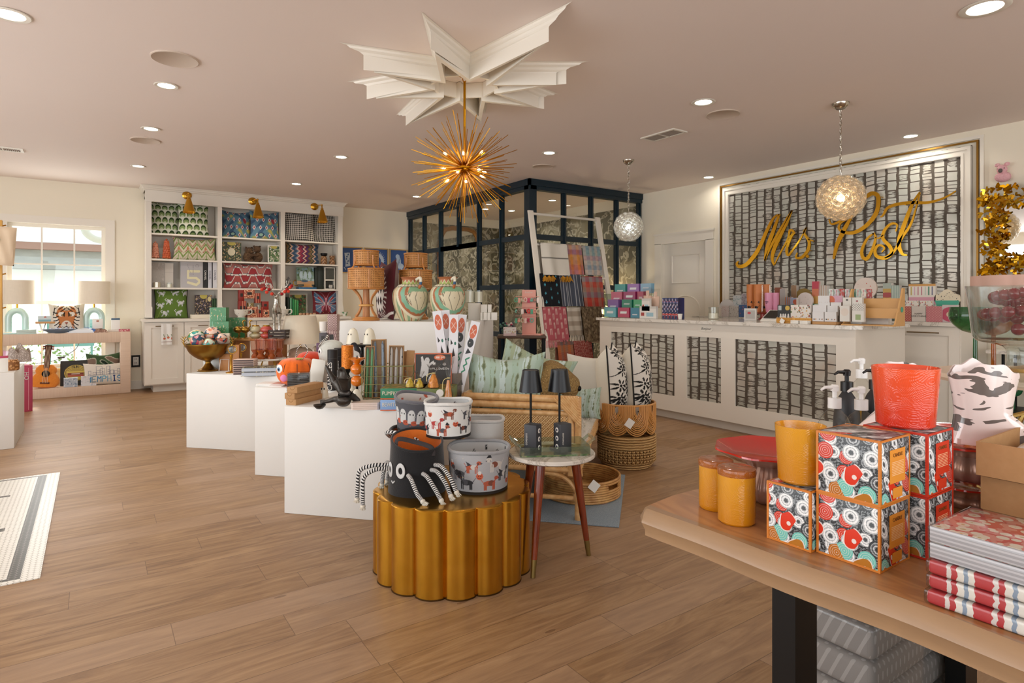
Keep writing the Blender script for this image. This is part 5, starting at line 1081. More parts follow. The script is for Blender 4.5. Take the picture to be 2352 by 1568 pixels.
for i, (x, y, r_, k, nm) in enumerate(((-.10, -.01, .070, 0, 'aqua and gold'), (.02, .04, .070, 2, 'coral and navy flowered'), (-.045, -.09, .062, 1, 'rose with navy flower'), (.055, -.10, .05, 3, 'teal leaf'), (.12, .0, .05, 2, 'small coral'), (-.0, -.0, .05, 3, 'hidden teal'))):
 z = (.30, .325, .27, .25, .285, .18)[i]; o = thing('round_ornament', nm+' round paper ornament in the brass bowl', 'ornament', A(478, 5.45, PZ)+Matrix.Rotation(CAMZ, 3, 'Z') @ Vector((x, y, z)), 0, 'ornaments in the brass bowl')
 q = M(); q.sph((0, 0, 0), r_, 12); shape('ball', q, m_orn[k], o); q = M(); q.T = Matrix.Rotation(.5+i, 4, 'X'); q.tube([(r_*1.01*math.cos(a), 0, r_*1.01*math.sin(a)) for a in np.linspace(0, 2*PI, 24)[:-1]], .0025, 5, closed=True); shape('gold_cord', q, m_brass, o)
q = M(); q.rbox(-.12, .11, -.07, .12, 0, .20, .004); solo('display_block', q, m_white, 'white riser block hidden behind the brass bowl', 'block', A(505, 5.60, PZ), CAMZ)
def p_conf(p): p.dots(60, .02, ['d9c46a', 'e6e0d0', 'c98a6a', '9fc0a0'], 6); p.f(p.y < .25, '2f7a45')
def green_box(x0, x1, yt, d, zb, lab, bow=False):
 c, w_, h_ = gd(x0, x1, yt, zb, d); t_ = thing('gift_box', lab, 'box', c, CAMZ, 'green confetti gift boxes'); shape('box', paint_box(M(), w_, .06, h_, PA(p_conf, 1, '3a8a50'), n=60, side='2f6b42'), pmat(.4), t_, flat=True)
 q = M(); q.box(-w_/2-.004, -w_/2, 0, .06, 0, h_); shape('spine', q, mat('mint_spine', '9fd0b8', .5), t_, flat=True)
 if bow:
  q = M(); q.box(-w_/2-.005, w_/2+.003, -.003, .063, h_*.22, h_*.32); q.sph((-.03, -.012, h_*.2), (.03, .012, .02), 6); q.sph((.035, -.012, h_*.2), (.03, .012, .02), 6); shape('ribbon', q, mat('blush_ribbon', 'e0b0a0', .5), t_)
green_box(483, 519, 706, 5.66, PZ+.201, 'tallest green confetti box with a blush bow', True); green_box(488, 525, 738, 5.57, PZ+.201, 'green confetti box in front of the taller one')
block('gift_box', 'flat cream card box leaning before the green boxes', 'box', .145, .02, .13, mat('cream_card', 'e6dcc6', .5), gd(490, 527, 748, .842, 5.535)[0], CAMZ-.05)
RZ = .915; rs = thing('riser_table', 'wooden riser board on leather wrapped legs behind the amber glasses', 'stand', A(612, 5.75, PZ), RP)
q = M(); q.rbox(-.33, .17, -.12, .12, RZ-PZ-.02, RZ-PZ, .004); shape('top', q, m_wood, rs)
for x in (-.28, .12): q = M(); q.rbox(x-.035, x+.035, -.10, .10, 0, RZ-PZ-.02, .005); shape('leg', q, mat('tan_leather', 'a06a3c', .5), rs)
def R_(x, d): return A(x, d-.14, RZ)
c, w_, h_ = gd(526, 562, 729, RZ, 5.80); t_ = thing('gift_box', 'green confetti box with dark sides on the wooden riser', 'box', c, CAMZ, 'green confetti gift boxes'); shape('box', paint_box(M(), w_, .06, h_, PA(p_conf, 1, '4f8a58'), n=50, side='23302a'), pmat(.4), t_, flat=True)
for i, x in enumerate((547, 563)):
 t_ = thing('bird_goblet', ['left', 'right'][i]+' brass ostrich shaped goblet on the wooden riser', 'goblet', R_(x, 5.80), CAMZ, 'brass ostrich goblets')
 q = M(); q.sph((0, 0, .085), (.042, .036, .032)); q.tube(crv([(.03, 0, .095), (.048, 0, .12), (.042, 0, .15), (.05, 0, .165)], 4), .007, 6); q.sph((.052, 0, .167), (.012, .008, .008), 6); q.tube([(.06, 0, .167), (.078, 0, .163)], [.004, .001], 5); shape('body', q, m_abr, t_)
 for s_ in (-1, 1): q = M(); q.tube([(.004, s_*.012, .06), (.012, s_*.012, .03), (0, s_*.012, .004)], .004, 6); q.tube([(-.012, s_*.012, .003), (.026, s_*.012, .003)], .003, 5); shape('leg', q, m_abr, t_)
for i, (x, c1, nm) in enumerate(((587, 'b3aa88', 'sage cream'), (612, 'b04a44', 'coral red'))):
 t_ = thing('bubble_vase', nm+' two bulb glass vase with brass bands', 'vase', R_(x, 5.85), 0, 'two bulb glass vases')
 q = M(); q.lathe(smooth([(.03, 0), (.052, .018), (.05, .04), (.03, .052), (.05, .066), (.054, .085), (.04, .108), (.028, .115)], 4), 28); shape('body', q, mat('glass_'+c1, c1, .12, coat=.5), t_)
 q = M(); q.lathe([(.031, .046), (.034, .05), (.031, .056)], 24); q.lathe([(.03, .11), (.034, .118), (.03, .124)], 24); shape('band', q, m_brass, t_)
cr = M();
for z in (0, .03, .06): cr.box(-.08, .08, -.055, -.05, z, z+.02); cr.box(-.08, .08, .05, .055, z, z+.02); cr.box(-.08, -.075, -.05, .05, z, z+.02); cr.box(.075, .08, -.05, .05, z, z+.02)
for x in (-.08, .072):
 for y in (-.055, .047): cr.box(x, x+.008, y, y+.008, 0, .08)
cr.box(-.075, .075, -.05, .05, .074, .08); solo('small_crate', cr, mat('dark_brown_wood', '3a2c24', .6), 'small dark slatted crate under the silver stag', 'crate', R_(641, 5.85), CAMZ)
def skin(parent, name, pts, edges, mt, root=0, sub=1):
 """one smooth body grown round a skeleton of joints (x, y, z, r)"""
 me = bpy.data.meshes.new(name); me.from_pydata([p[:3] for p in pts], edges, []); o = bpy.data.objects.new(name, me); C.objects.link(o)
 md = o.modifiers.new('s', 'SKIN'); sv = me.skin_vertices[0].data
 for i, p in enumerate(pts): sv[i].radius = (p[3], p[4] if len(p) > 4 else p[3]); sv[i].use_root = (i == root)
 md.use_smooth_shade = True; ms = o.modifiers.new('u', 'SUBSURF'); ms.levels = ms.render_levels = sub+1; me.materials.append(mt); o.parent = parent; return o
m_silv = mat('hammered_silver', fn=lambda: dict(c=mix(noise(coord(), 30, 3), '807a70', 'cfcac0'), b=(noise(coord(), 60, 2), .5, .004)), r=.25, m=.95)
t_ = thing('stag_figurine', 'silver standing stag with red pom-poms on its antlers', 'figurine', R_(636, 5.82)+Vector((0, 0, .081)), CAMZ+.35)
skin(t_, 'body', [(0, 0, .165, .046), (0, .07, .16, .045), (0, -.06, .185, .044), (0, -.085, .235, .028), (0, -.09, .28, .024), (0, -.10, .315, .022), (0, -.135, .312, .014), (0, -.16, .305, .010)], [(0, 1), (0, 2), (2, 3), (3, 4), (4, 5), (5, 6), (6, 7)], m_silv)
for x, y in ((-.022, -.06), (.022, -.06), (-.022, .085), (.022, .085)):
 bk = y > 0; q = M(); P = [(x, y-.005, .155), (x, y+(.012 if bk else 0), .10), (x, y+(.022 if bk else .002), .07), (x, y+(.005 if bk else 0), .03), (x, y, 0)]; q.tube(P, [.024, .014, .009, .0075, .010], 8); shape('leg', q, m_silv, t_)
for s_ in (-1, 1):
 q = M(); P = crv([(s_*.012, -.095, .33), (s_*.045, -.085, .37), (s_*.09, -.08, .41), (s_*.11, -.085, .47)], 5); q.tube(P, [.0065*(1-.6*i/len(P)) for i in range(len(P))], 7)
 for a, b in (((.045, .37), (.05, .42)), ((.07, .39), (.12, .40)), ((.09, .41), (.085, .46)), ((.10, .44), (.135, .46))): q.tube([(s_*a[0], -.083, a[1]), (s_*b[0], -.083, b[1])], [.0045, .002], 6)
 shape('antler', q, m_silv, t_); q = M(); q.sph((s_*.035, -.09, .325), (.018, .006, .009), 6); shape('ear', q, m_silv, t_)
base_m = Matrix.Translation(t_.location) @ Matrix.Rotation(CAMZ+.35, 4, 'Z')
for i, (x, z) in enumerate(((-.125, .375), (-.105, .385), (-.085, .35), (-.065, .375), (-.04, .335), (.045, .335), (.07, .355), (.09, .375), (.115, .395), (.13, .41), (.10, .36))):
 q = M(); q.sph((0, 0, 0), .0155, 8); solo('pom_pom', q, [mat('red_pom', 'c4402e', .95), mat('dark_red_pom', '8e1f20', .95)][i % 2], 'red felt pom-pom strung between the stag antlers', 'pom-pom', base_m @ Vector((x, -.10, z)), 0, 'pom-poms on the stag')
t_ = thing('cake_stand', 'white marble cake stand with thin brass legs', 'stand', A(616, 5.45, PZ), 0)
q = M(); q.cyl((0, 0, .10), .155, .016, 40, bev=.005); shape('plate', q, m_marble, t_)
for k in range(4): a = k*PI/2+.5; q = M(); q.tube([(.06*math.cos(a), .06*math.sin(a), .10), (.10*math.cos(a), .10*math.sin(a), 0)], .004, 6); shape('leg', q, m_brass, t_)
m_amb = glass('amber_cut_glass', 'd8783a', .05, 1, .25); m_rose = glass('rosy_glass', 'f3dcd2', .03)
for i in range(7):
 a = i/7*2*PI+.3; rr = .105 if i < 6 else 0; o = thing('glass_tumbler', 'amber footed cut glass tumbler on the white cake stand', 'glass', A(616, 5.45, PZ+.117)+Vector((rr*math.cos(a), rr*math.sin(a), 0)), 0, 'amber tumblers on the cake stand')
 q = M(); q.lathe([(1e-4, 0), (.034, 0), (.036, .02), (.020, .045), (.038, .075)], 8); q.lathe([(.034, 0), (.036, .02), (.020, .045), (.038, .075)], 16); shape('foot', q, mat('amber_solid_glass', 'b85a24', .08, tr=.5, coat=.5), o, ang=15); q = M(); q.lathe([(.038, .075), (.045, .17), (.044, .17)], 18); shape('bowl', q, m_rose, o)
def magnifier(x, d, lab, h=.21, r_=.036):
 t_ = thing('magnifying_glass', lab, 'magnifier', A(x, d, PZ), CAMZ+.2, 'brass magnifiers'); q = M(); q.lathe([(1e-4, 0), (.045, 0), (.045, .006), (.01, .014), (.006, .02), (.006, h-.09), (.012, h-.08), (.014, h-.05), (1e-4, h-.05)], 24); shape('stand', q, m_brass, t_)
 q = M(); P = [(.01+r_*math.cos(a), 0, h-.005+r_*math.sin(a)) for a in np.linspace(0, 2*PI, 28)[:-1]]; q.tube(P, .0035, 6, closed=True); shape('rim', q, m_brass, t_)
 q = M(); q.T = Matrix.Translation((.01, 0, h-.005)); q.sph((0, 0, 0), (r_, .008, r_), 10); shape('lens', q, glass('lens_glass', 'dfe8ea', .02, 2), t_)
magnifier(531, 5.30, 'front brass magnifying glass beside the notebook stack'); magnifier(553, 5.5, 'rear brass magnifying glass touching the amber glasses')
m_nb = mat('blush_notebook', 'dcc3b8', .6)
for i in range(7): q = M(); q.rbox(-.085, .085, -.06, .06, 0, .0165, .002, mi=0); q.box(-.082, .082, -.061, -.058, .0025, .014, mi=1); solo('notebook', q, [m_nb, mat('notebook_edge', '4a3c3a', .7)], ['bottom', 'second', 'third', 'fourth', 'fifth', 'sixth', 'top'][i]+' blush notebook in the cord tied stack', 'notebook', A(564, 5.22, PZ+.0185*i), CAMZ+.15-.03*(i > 3), 'tied blush notebooks')
for i in range(2):
 t_ = thing('book', ['lower', 'upper'][i]+' of two thick grey books before the cake stand', 'book', A(602, 5.15, PZ+.036*i), CAMZ+.12, 'thick grey books'); q = M(); q.box(-.145, .145, -.09, .09, 0, .003); q.box(-.145, .145, -.09, .09, .032, .035); shape('cover', q, mat('botanic_cover', fn=lambda: mix(vor(coord(), 40)[0] < .4, '3c3a34', 'b9ae84')), t_, flat=True)
 q = M(); q.box(-.14, .142, -.087, .087, .003, .032); shape('pages', q, mat('bluish_paper', 'b6bfca', .8), t_, flat=True)
bk_ = thing('bookend', 'tan wooden block with a white wire easel beside the bowl foot', 'bookend', A(522, 5.47, PZ), CAMZ); q = M(); q.rbox(-.075, .055, 0, .05, 0, .15, .003); q.rbox(.055, .11, -.01, .06, 0, .23, .003); shape('block', q, mat('tan_wood', 'a8703c', .5), bk_)
q = M(); q.tube([(-.06, -.03, 0), (-.055, -.01, .10), (.02, -.01, .10), (.025, -.03, 0), (.04, -.05, .004)], .0035, 6); shape('wire', q, m_white, bk_)
def rib_lamp(x, d, lab):
 t_ = thing('table_lamp', lab, 'lamp', A(x, d, PZ), CAMZ, 'cream shaded lamps with ribbed glass bases'); q = M(); q.lathe(smooth([(.09, 0), (.14, .02), (.155, .06), (.12, .10), (.115, .125), (.10, .15), (.06, .17), (.02, .178)], 5), 64, rf=lambda a, k: 1+.045*abs(math.sin(11*a+k*4))); shape('base', q, mat('opal_ribbed_glass', fn=lambda: dict(c=mix(noise(coord(), 9), 'e3cdb9', 'c9ab92'), r=.1), coat=.6), t_)
 q = M(); q.cyl((0, 0, .175), .01, .05, 12); shape('neck', q, m_brass, t_)
 q = M(); q.lathe([(.20, .215), (.145, .485), (.142, .485), (.196, .215)], 48); shape('lamp_shade', q, mat('cream_paper_shade', 'dfd3bd', .8), t_); q = M(); q.lathe([(1e-4, .3), (.178, .3)], 24); shape('diffuser', q, m_white, t_)
rib_lamp(690, 5.93, 'ribbed glass lamp with cream shade behind the orange pumpkin'); rib_lamp(745, 6.35, 'second ribbed glass lamp half hidden behind the first')
m_mor = mat('plum_moroccan_print', fn=lambda: mix(((UV()[0]*38).sin()*(UV()[1]*44).sin() > .15), '7d5c60', 'c9b2a6'), r=.5); m_plum = mat('plum_box', '5c3a56', .5); m_grey = mat('charcoal_box', '4c484c', .5)
for i, (x0, x1, yt, yb, d, mt, lab) in enumerate(((750, 773, 760, None, 5.25, m_mor, 'large plum moroccan printed box by the tall plinth'), (733, 750, 764, None, 5.22, m_grey, 'charcoal box left of the moroccan box'), (752, 774, 722, 760, 5.3, m_mor, 'upper plum moroccan box beside the white votive'))):
 c = A((x0+x1)/2, d, PZ if yb is None else zpx(yb, d)+.001); w_ = (x1-x0)*d/F; q = M(); q.rbox(-w_/2, w_/2, 0, w_, 0, zpx(yt, d)-c.z, .002); t_ = solo('candle_box', q, mt, lab, 'box', c, CAMZ)
 if i < 2: q = M(); q.box(-w_*.2, w_*.2, -.002, 0, (zpx(yt, d)-c.z)*.72, (zpx(yt, d)-c.z)*.92); shape('label', q, m_lab, t_, flat=True)
q = M(); q.rbox(-.03, .03, 0, .05, 0, .36, .002); solo('candle_box', q, m_cartw, 'narrow white carton carrying the votive by the moroccan boxes', 'box', A(744, 5.32, PZ), CAMZ)
candle('white glass votive candle beside the moroccan boxes', .03, .085, A(744, 5.32, PZ+.361)+Vector((.0, .02, 0)), m_cartw, m_wax, r2=.034, fill=.85)
q = M(); q.lathe([(1e-4, 0), (.04, 0), (.05, .08), (.045, .08), (.035, .01)], 40, rf=lambda a, k: 1+.08*math.sin(14*a)); solo('foil_cup', q, m_brass, 'pleated gold foil candle cup behind the white card', 'candle', A(724, 4.9, PZ+.12)); block('display_block', 'small white block under the gold foil cup', 'block', .12, .12, .119, m_white, A(724, 4.84, PZ), CAMZ)
block('candle_box', 'small purple box standing on the block behind the foil cup', 'box', .062, .05, .08, m_plum, A(735, 5.0, PZ+.20), CAMZ); block('display_block', 'white block under the small purple box', 'block', .10, .10, .199, m_white, A(735, 4.99, PZ), CAMZ)
# Halloween things on the middle and front plinths
def felt(name, c): return mat(name, fn=lambda: dict(c=mix(noise(coord(), 50), hx(c), tuple(k*.8 for k in hx(c))), r=.95, b=(noise(coord(), 220), .4, .003)), sheen=.3)
m_orf = felt('orange_felt', 'f2701c'); m_redf = felt('red_orange_felt', 'd8431f'); m_blkf = felt('black_knit', '17171a')
def eye(parent, loc, r, rot=0, iris='2b5f9a', name='eye'):
 q = M(); T0 = Matrix.Translation(loc) @ Matrix.Rotation(rot, 4, 'Z') @ Matrix.Rotation(PI/2, 4, 'X'); q.T = T0
 q.lathe([(1e-4, r*.25), (r*.7, r*.18), (r, 0)], 24, mi=0); q.T = T0 @ Matrix.Translation((0, -.1*r, r*.14)); q.lathe([(1e-4, r*.18), (r*.45, r*.12), (r*.5, .0)], 18, mi=1); q.T = T0 @ Matrix.Translation((0, -.1*r, r*.26)); q.lathe([(1e-4, r*.12), (r*.25, r*.05)], 12, mi=2)
 return shape(name, q, [mat('eye_white', 'e9ece8', .4), mat('iris_'+iris, iris, .3), m_black], parent)
pk2 = thing('plush_pumpkin', 'orange felt pumpkin basket with a big blue eye and pink mouth', 'toy', A(681, 4.56, PZ), CAMZ)
q = M(); q.lathe(smooth([(1e-4, 0), (.08, .0), (.13, .05), (.142, .11), (.12, .17), (.08, .195), (1e-4, .2)], 4), 64, rf=lambda a, k: 1-.06*abs(math.cos(4*a))**8); shape('body', q, m_orf, pk2)
eye(pk2, (-.085, -.112, .13), .032, -.55); eye(pk2, (-.132, -.02, .135), .026, -1.4)
q = M(); q.sph((-.045, -.132, .065), (.028, .014, .026), 8); shape('mouth', q, mat('pink_felt', 'e88fc0', .9), pk2)
q = M(); [q.tube([(r*math.cos(a)-.0, r*math.sin(a), z) for r, z in ((.143, .11), (.132, .155), (.10, .187))], .002, 4) for a in (-1.9, -1.2, -.5)]; shape('stitching', q, m_blkf, pk2)
q = M(); q.tube(crv([(.06, -.06, .19), (.10, -.05, .25), (.06, .0, .30), (.0, .03, .27), (-.02, .04, .20)], 5), .0035, 6); shape('handle', q, mat('black_white_cord', fn=lambda: mix((XYZ()[2]*420+XYZ()[0]*300).sin() > 0, 'e8e4dc', '1d1b1a')), pk2)
q = M(); [q.sph((.045+.016*math.cos(a), -.07+.012*math.sin(a), .2), (.012, .008, .006), 5) for a in (0, 1.3, 2.5, 3.8, 5)]; shape('leaf', q, felt('leaf_felt', 'a8a840'), pk2)
pk3 = thing('plush_pumpkin', 'darker red orange felt pumpkin behind the big one', 'toy', A(712, 4.78, PZ), CAMZ); q = M(); q.lathe(smooth([(1e-4, 0), (.07, .0), (.105, .06), (.11, .14), (.09, .20), (.05, .225), (1e-4, .23)], 4), 48, rf=lambda a, k: 1-.06*abs(math.cos(4*a))**8); shape('body', q, m_redf, pk3)
for i in range(3): q = M(); q.rbox(-.11, .10, -.07, .07, 0, .006, .001); solo('booklet', q, mat('white_booklet', fn=lambda: mix((XYZ()[2] > .0045)*(XYZ()[0] > .0), 'ece9e4', 'c9a49a')), ['bottom', 'middle', 'top'][i]+' white booklet at the corner of the middle plinth', 'booklet', A(631, 4.52, PZ+.0065*i), CAMZ+.1*i-.2, 'white booklets')
sb = thing('card_bundle', 'clear wrapped bundle of charcoal corrugated cards', 'bundle', A(683, 4.22, PZ), CAMZ+.25); q = M(); [q.box(-.065, .075, 0, .10, .003+.0118*k, .003+.0118*k+.0085) for k in range(10)]; shape('cards', q, mat('charcoal_card', '4d4c4b', .6), sb, flat=True); q = M(); q.rbox(-.07, .08, -.004, .105, 0, .126, .004); shape('wrapper', q, glass('cello_wrap', 'f6f6f6', .10, 1.0), sb)
gb = thing('felt_bin', 'tall white felt bin with a round dark eye behind the black tubes', 'bin', A(762, 4.80, PZ), CAMZ); q = M(); q.lathe(smooth([(1e-4, 0), (.085, 0), (.10, .03), (.105, .2), (.085, .285), (.04, .315), (1e-4, .32)], 4), 36); shape('body', q, felt('pale_felt', 'd7dbd3'), gb); eye(gb, (-.070, -.075, .235), .024, -.7, '2a3d48'); q = M(); q.sph((-.07, -.078, .13), (.014, .006, .02), 6); shape('nostril', q, m_blkf, gb)
q = M(); q.tube(crv([(-.085, -.05, .27), (-.06, -.07, .305), (-.03, -.06, .33), (-.02, -.03, .36)], 5), .008, 6); shape('trim', q, mat('black_white_cord'), gb)
cdb = block('sachet', 'white bag printed with black crows before the felt bin', 'bag', .105, .02, .20, mat('crow_print_bag', fn=lambda: mix(vor(coord(), 26)[0] < .22, 'e5e2d8', '3a3a38')), A(722, 4.45, PZ), CAMZ, bev=.008); cdb.rotation_euler = (-.1, .14, CAMZ)
for i, (x, d, lab) in enumerate(((764, 4.28, 'black cardboard tube with vertical white lettering, nearer one'), (779, 4.42, 'black cardboard tube with white lettering, behind the other'))):
 t_ = thing('candle_tube', lab, 'tube', A(x, d, PZ), CAMZ, 'black lettered tubes'); q = M(); q.cyl((0, 0, 0), .036, .285, 32, bev=.002); shape('tube', q, mat('matt_black_card', '1c1a1a', .55), t_); q = M(); q.lathe([(.0363, .225), (.0368, .226), (.0363, .227)], 32); shape('lid_seam', q, mat('grey_seam', '4a4848', .5), t_)
 text(t_, 'CANDLES', .046, (-.008, -.0375, .10), (PI/2, -PI/2, 0), mat('off_white_ink', 'd8d4cc', .6))
cdl = thing('pillar_candle', 'orange glitter pillar candle on a black stand', 'candle', A(798, 4.15, PZ), CAMZ)
q = M(); q.cyl((0, 0, .165), .04, .16, 28, bev=.003); shape('wax', q, mat('orange_glitter', fn=lambda: dict(c=mix(vor(coord(), 160)[1], 'e8871e', 'b8641a'), r=.35, b=(vor(coord(), 160)[0], .6, .003), m=.35)), cdl); q = M(); q.lathe([(1e-4, 0), (.05, 0), (.05, .006), (.012, .016), (.01, .09), (.02, .11), (.01, .13), (.02, .15), (.045, .158), (.048, .165), (1e-4, .165)], 24); shape('stand', q, m_black, cdl)
cb = thing('candle_holder', 'orange bobble candle holder topped by a shallow bowl', 'candle holder', A(820, 3.97, PZ), CAMZ)
q = M(); q.lathe([(1e-4, 0), (.045, 0), (.045, .008), (.008, .014), (.008, .08), (1e-4, .08)], 20); shape('foot', q, m_black, cb); m_og = mat('glossy_orange', 'e0791c', .12, coat=.6)
for z in (.105, .182): q = M(); q.sph((0, 0, z), (.042, .042, .037), 12); shape('bobble', q, m_og, cb)
q = M(); q.lathe([(.010, .21), (.03, .235), (.055, .25), (.057, .256), (.05, .254), (1e-4, .246)], 28); shape('bowl', q, m_og, cb)
cw = thing('crow_figurine', 'small black crow perched in the orange candle bowl', 'figurine', A(820, 3.97, PZ+.25), CAMZ); skin(cw, 'body', [(0, 0, .03, .022), (.002, 0, .06, .021), (-.008, 0, .085, .014), (-.014, -.006, .10, .012), (-.03, -.012, .098, .005), (-.038, -.014, .093, .002), (.02, .01, .03, .014), (.036, .012, .008, .006)], [(0, 1), (1, 2), (2, 3), (3, 4), (4, 5), (0, 6), (6, 7)], mat('crow_black', '17161a', .7))
for s_ in (-1, 1): q = M(); q.tube([(.0, s_*.008, .02), (0, s_*.008, 0), (-.012, s_*.01, 0)], .002, 5); shape('foot', q, m_black, cw)
def ghost(loc, h, r_, lab, rz=0, lean=0, cream='e6e0cc'):
 t_ = thing('ghost_figurine', lab, 'figurine', loc, CAMZ+rz, 'little cream ghosts'); t_.rotation_euler = (0, lean, CAMZ+rz); q = M(); q.lathe(smooth([(1e-4, 0), (r_, 0), (r_*1.02, h*.1), (r_*.86, h*.5), (r_*.6, h*.85), (r_*.2, h), (1e-4, h)], 4), 28); shape('body', q, mat('cream_porcelain', cream, .25), t_)
 for s_ in (-1, 1): q = M(); q.sph((s_*r_*.28, -r_*.76, h*.62), (.004, .003, .007), 5); shape('eye', q, m_black, t_)
ghost(A(744, 3.95, PZ), .095, .028, 'small cream ghost behind the kraft boxes'); ghost(A(803, 3.80, PZ), .10, .030, 'cream ghost between the bird sculpture and candle', .3, .12); ghost(A(822, 3.72, PZ), .088, .034, 'cream ghost leaning against the wire basket', -.4, -.15)
cs_ = thing('cake_stand', 'black cake stand carrying two cream ghosts', 'stand', A(832, 4.75, PZ), CAMZ); q = M(); q.lathe([(1e-4, 0), (.07, 0), (.07, .008), (.015, .02), (.012, .26), (.03, .272), (.12, .278), (.122, .29), (1e-4, .288)], 32); shape('stand', q, m_black, cs_)
ghost(A(811, 4.74, PZ+.29), .125, .05, 'larger round cream ghost, left on the black cake stand', -.5); ghost(A(849, 4.74, PZ+.29), .125, .05, 'larger round cream ghost, right on the black cake stand', -.6)
m_iron = mat('cast_iron', fn=lambda: dict(c=mix(noise(coord(), 24, 4), '2c2a28', '5a5550'), r=.36, m=.7, b=(noise(coord(), 70, 3), .5, .004)))
bs = thing('bird_sculpture', 'dark cast metal bird perched on a splayed branch', 'sculpture', A(787, 3.55, PZ), CAMZ)
skin(bs, 'branch', [(.02, -.02, .045, .042), (.026, -.04, .020, .034), (.015, .0, .095, .032), (-.015, .02, .10, .026), (-.045, .03, .13, .027), (-.07, .035, .175, .019), (-.10, .04, .225, .012), (-.112, .04, .25, .006), (-.035, -.01, .06, .02), (-.08, -.015, .045, .013), (-.12, -.02, .038, .010), (.06, .02, .06, .022), (.095, .03, .035, .012), (-.03, .035, .18, .014), (-.035, .03, .225, .008)],
 [(0, 1), (0, 2), (2, 3), (3, 4), (4, 5), (5, 6), (6, 7), (0, 8), (8, 9), (9, 10), (2, 11), (11, 12), (4, 13), (13, 14)], m_iron)
skin(bs, 'bird', [(.012, -.03, .145, .038), (.014, -.03, .18, .030), (.010, -.035, .215, .020), (.008, -.04, .238, .019), (.0, -.062, .238, .006), (-.002, -.072, .234, .003), (.025, .0, .11, .02), (.03, .01, .08, .01)], [(0, 1), (1, 2), (2, 3), (3, 4), (4, 5), (0, 6), (6, 7)], m_iron)
q = M(); q.lathe([(1e-4, 0), (.018, .004), (.034, .02), (.036, .028), (.028, .022), (1e-4, .012)], 20, -.125, -.03); shape('leaf_cup', q, m_iron, bs); q = M(); q.cyl((-.115, -.0, .03), .016, .02, 14); shape('bud', q, m_iron, bs)
m_krf = mat('kraft_card', fn=lambda: mix(noise(coord(), 60), 'a97f52', 'b98f62'), r=.75)
for i in range(3):
 t_ = thing('kraft_carton', ['lowest', 'middle', 'topmost'][i]+' long kraft carton on the front plinth corner', 'box', A(668+(0, -3, 3)[i], 3.66, PZ+.0365*i), -YAW-.32, 'long kraft cartons'); q = M(); q.rbox(-.036, .036, 0, .26, 0, .036, .0015); shape('carton', q, m_krf, t_)
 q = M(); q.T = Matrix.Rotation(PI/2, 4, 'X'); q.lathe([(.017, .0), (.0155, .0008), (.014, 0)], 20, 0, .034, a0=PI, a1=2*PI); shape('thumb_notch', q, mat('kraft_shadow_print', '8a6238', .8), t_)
for i in range(4): q = M(); q.prism([(a, b) for a, b, t in ((-.07, -.055, 0), (.07, -.055, 0), (.08, -.045, 0), (.08, .045, 0), (.07, .055, 0), (-.07, .055, 0), (-.08, .045, 0), (-.08, -.045, 0))], 0, .0095); solo('coaster', q, [mat('blush_coaster', 'e2d0c4', .4)], ['bottom', 'second', 'third', 'top'][i]+' blush coaster stacked before the wire basket', 'coaster', A(841, 3.56, PZ+.0102*i), CAMZ+.12, 'blush coasters', flat=True)
wb = thing('wire_basket', 'green wire basket holding boxed taper candles', 'basket', A(893, 3.93, PZ), CAMZ+.1); m_gw = mat('sage_wire', '8a8a5c', .4, .5); bw, bd_, bh = .16, .09, .215
q = M()
for z in (.004, .05, .10, .15, bh): q.tube([(-bw, -bd_, z), (bw, -bd_, z), (bw, bd_, z), (-bw, bd_, z)], .0022 if z < bh else .0035, 5, closed=True)
for k in range(11): x = -bw+2*bw*k/10; q.tube([(x, -bd_, bh), (x, -bd_, .004), (x, bd_, .004), (x, bd_, bh)], .0018, 4)
for k in range(4): y = -bd_+2*bd_*(k+.5)/4; q.tube([(-bw, y, bh), (-bw, y, .004), (bw, y, .004), (bw, y, bh)], .0018, 4)
shape('wires', q, m_gw, wb)
BT = Matrix.Translation(wb.location) @ Matrix.Rotation(CAMZ+.1, 4, 'Z')
m_tap = [mat('green_wax', '58a36a', .35), mat('blue_painted_wax', fn=lambda: mix(noise(coord(), 22) > .5, '8fa3b8', '5f7488'), r=.3), mat('white_ghost_wax', fn=lambda: mix(vor(coord(), 24)[0] < .2, 'd4cfc8', '4a4644'), r=.3), m_krf]
for i, (x, y, w_, h_, n, mt, tilt, lab) in enumerate(((-.125, -.045, .058, .335, 2, 0, .03, 'kraft box of two green taper candles'), (-.055, -.035, .095, .375, 2, 1, -.02, 'tallest kraft box with blue painted tapers'), (.045, -.04, .095, .335, 3, 2, .02, 'kraft box of white ghost face tapers'), (.125, -.01, .05, .30, 0, 3, .05, 'closed kraft taper box near the ghost sign'), (.10, .05, .05, .29, 0, 3, .02, 'closed kraft taper box at the basket back'))):
 o = thing('taper_box', lab+', standing in the wire basket', 'box', BT @ Vector((x, y, .006)), 0, 'boxed tapers in the wire basket'); o.rotation_euler = (-.04, tilt, CAMZ+.1); q = M(); w2 = w_/2; dd = .032
 q.box(-w2, w2, dd-.003, dd, 0, h_); q.box(-w2, -w2+.004, 0, dd, 0, h_); q.box(w2-.004, w2, 0, dd, 0, h_); q.box(-w2, w2, 0, dd, 0, .006); q.box(-w2, w2, 0, dd, h_-.005, h_)
 if n == 0: q.box(-w2, w2, -.001, .003, 0, h_)
 shape('carton', q, m_krf, o, flat=True)
 for k in range(n): xx = -w2+w_*(k+.5)/n; q = M(); q.lathe([(1e-4, .008), (.011, .008), (.0115, .03), (.008, h_-.03), (.002, h_-.012)], 14, xx, .014); shape('taper', q, m_tap[mt], o)
 if n: q = M(); q.box(-w2+.003, w2-.003, 0, .0006, .006, h_-.005); shape('window', q, glass('cello_wrap'), o, flat=True)
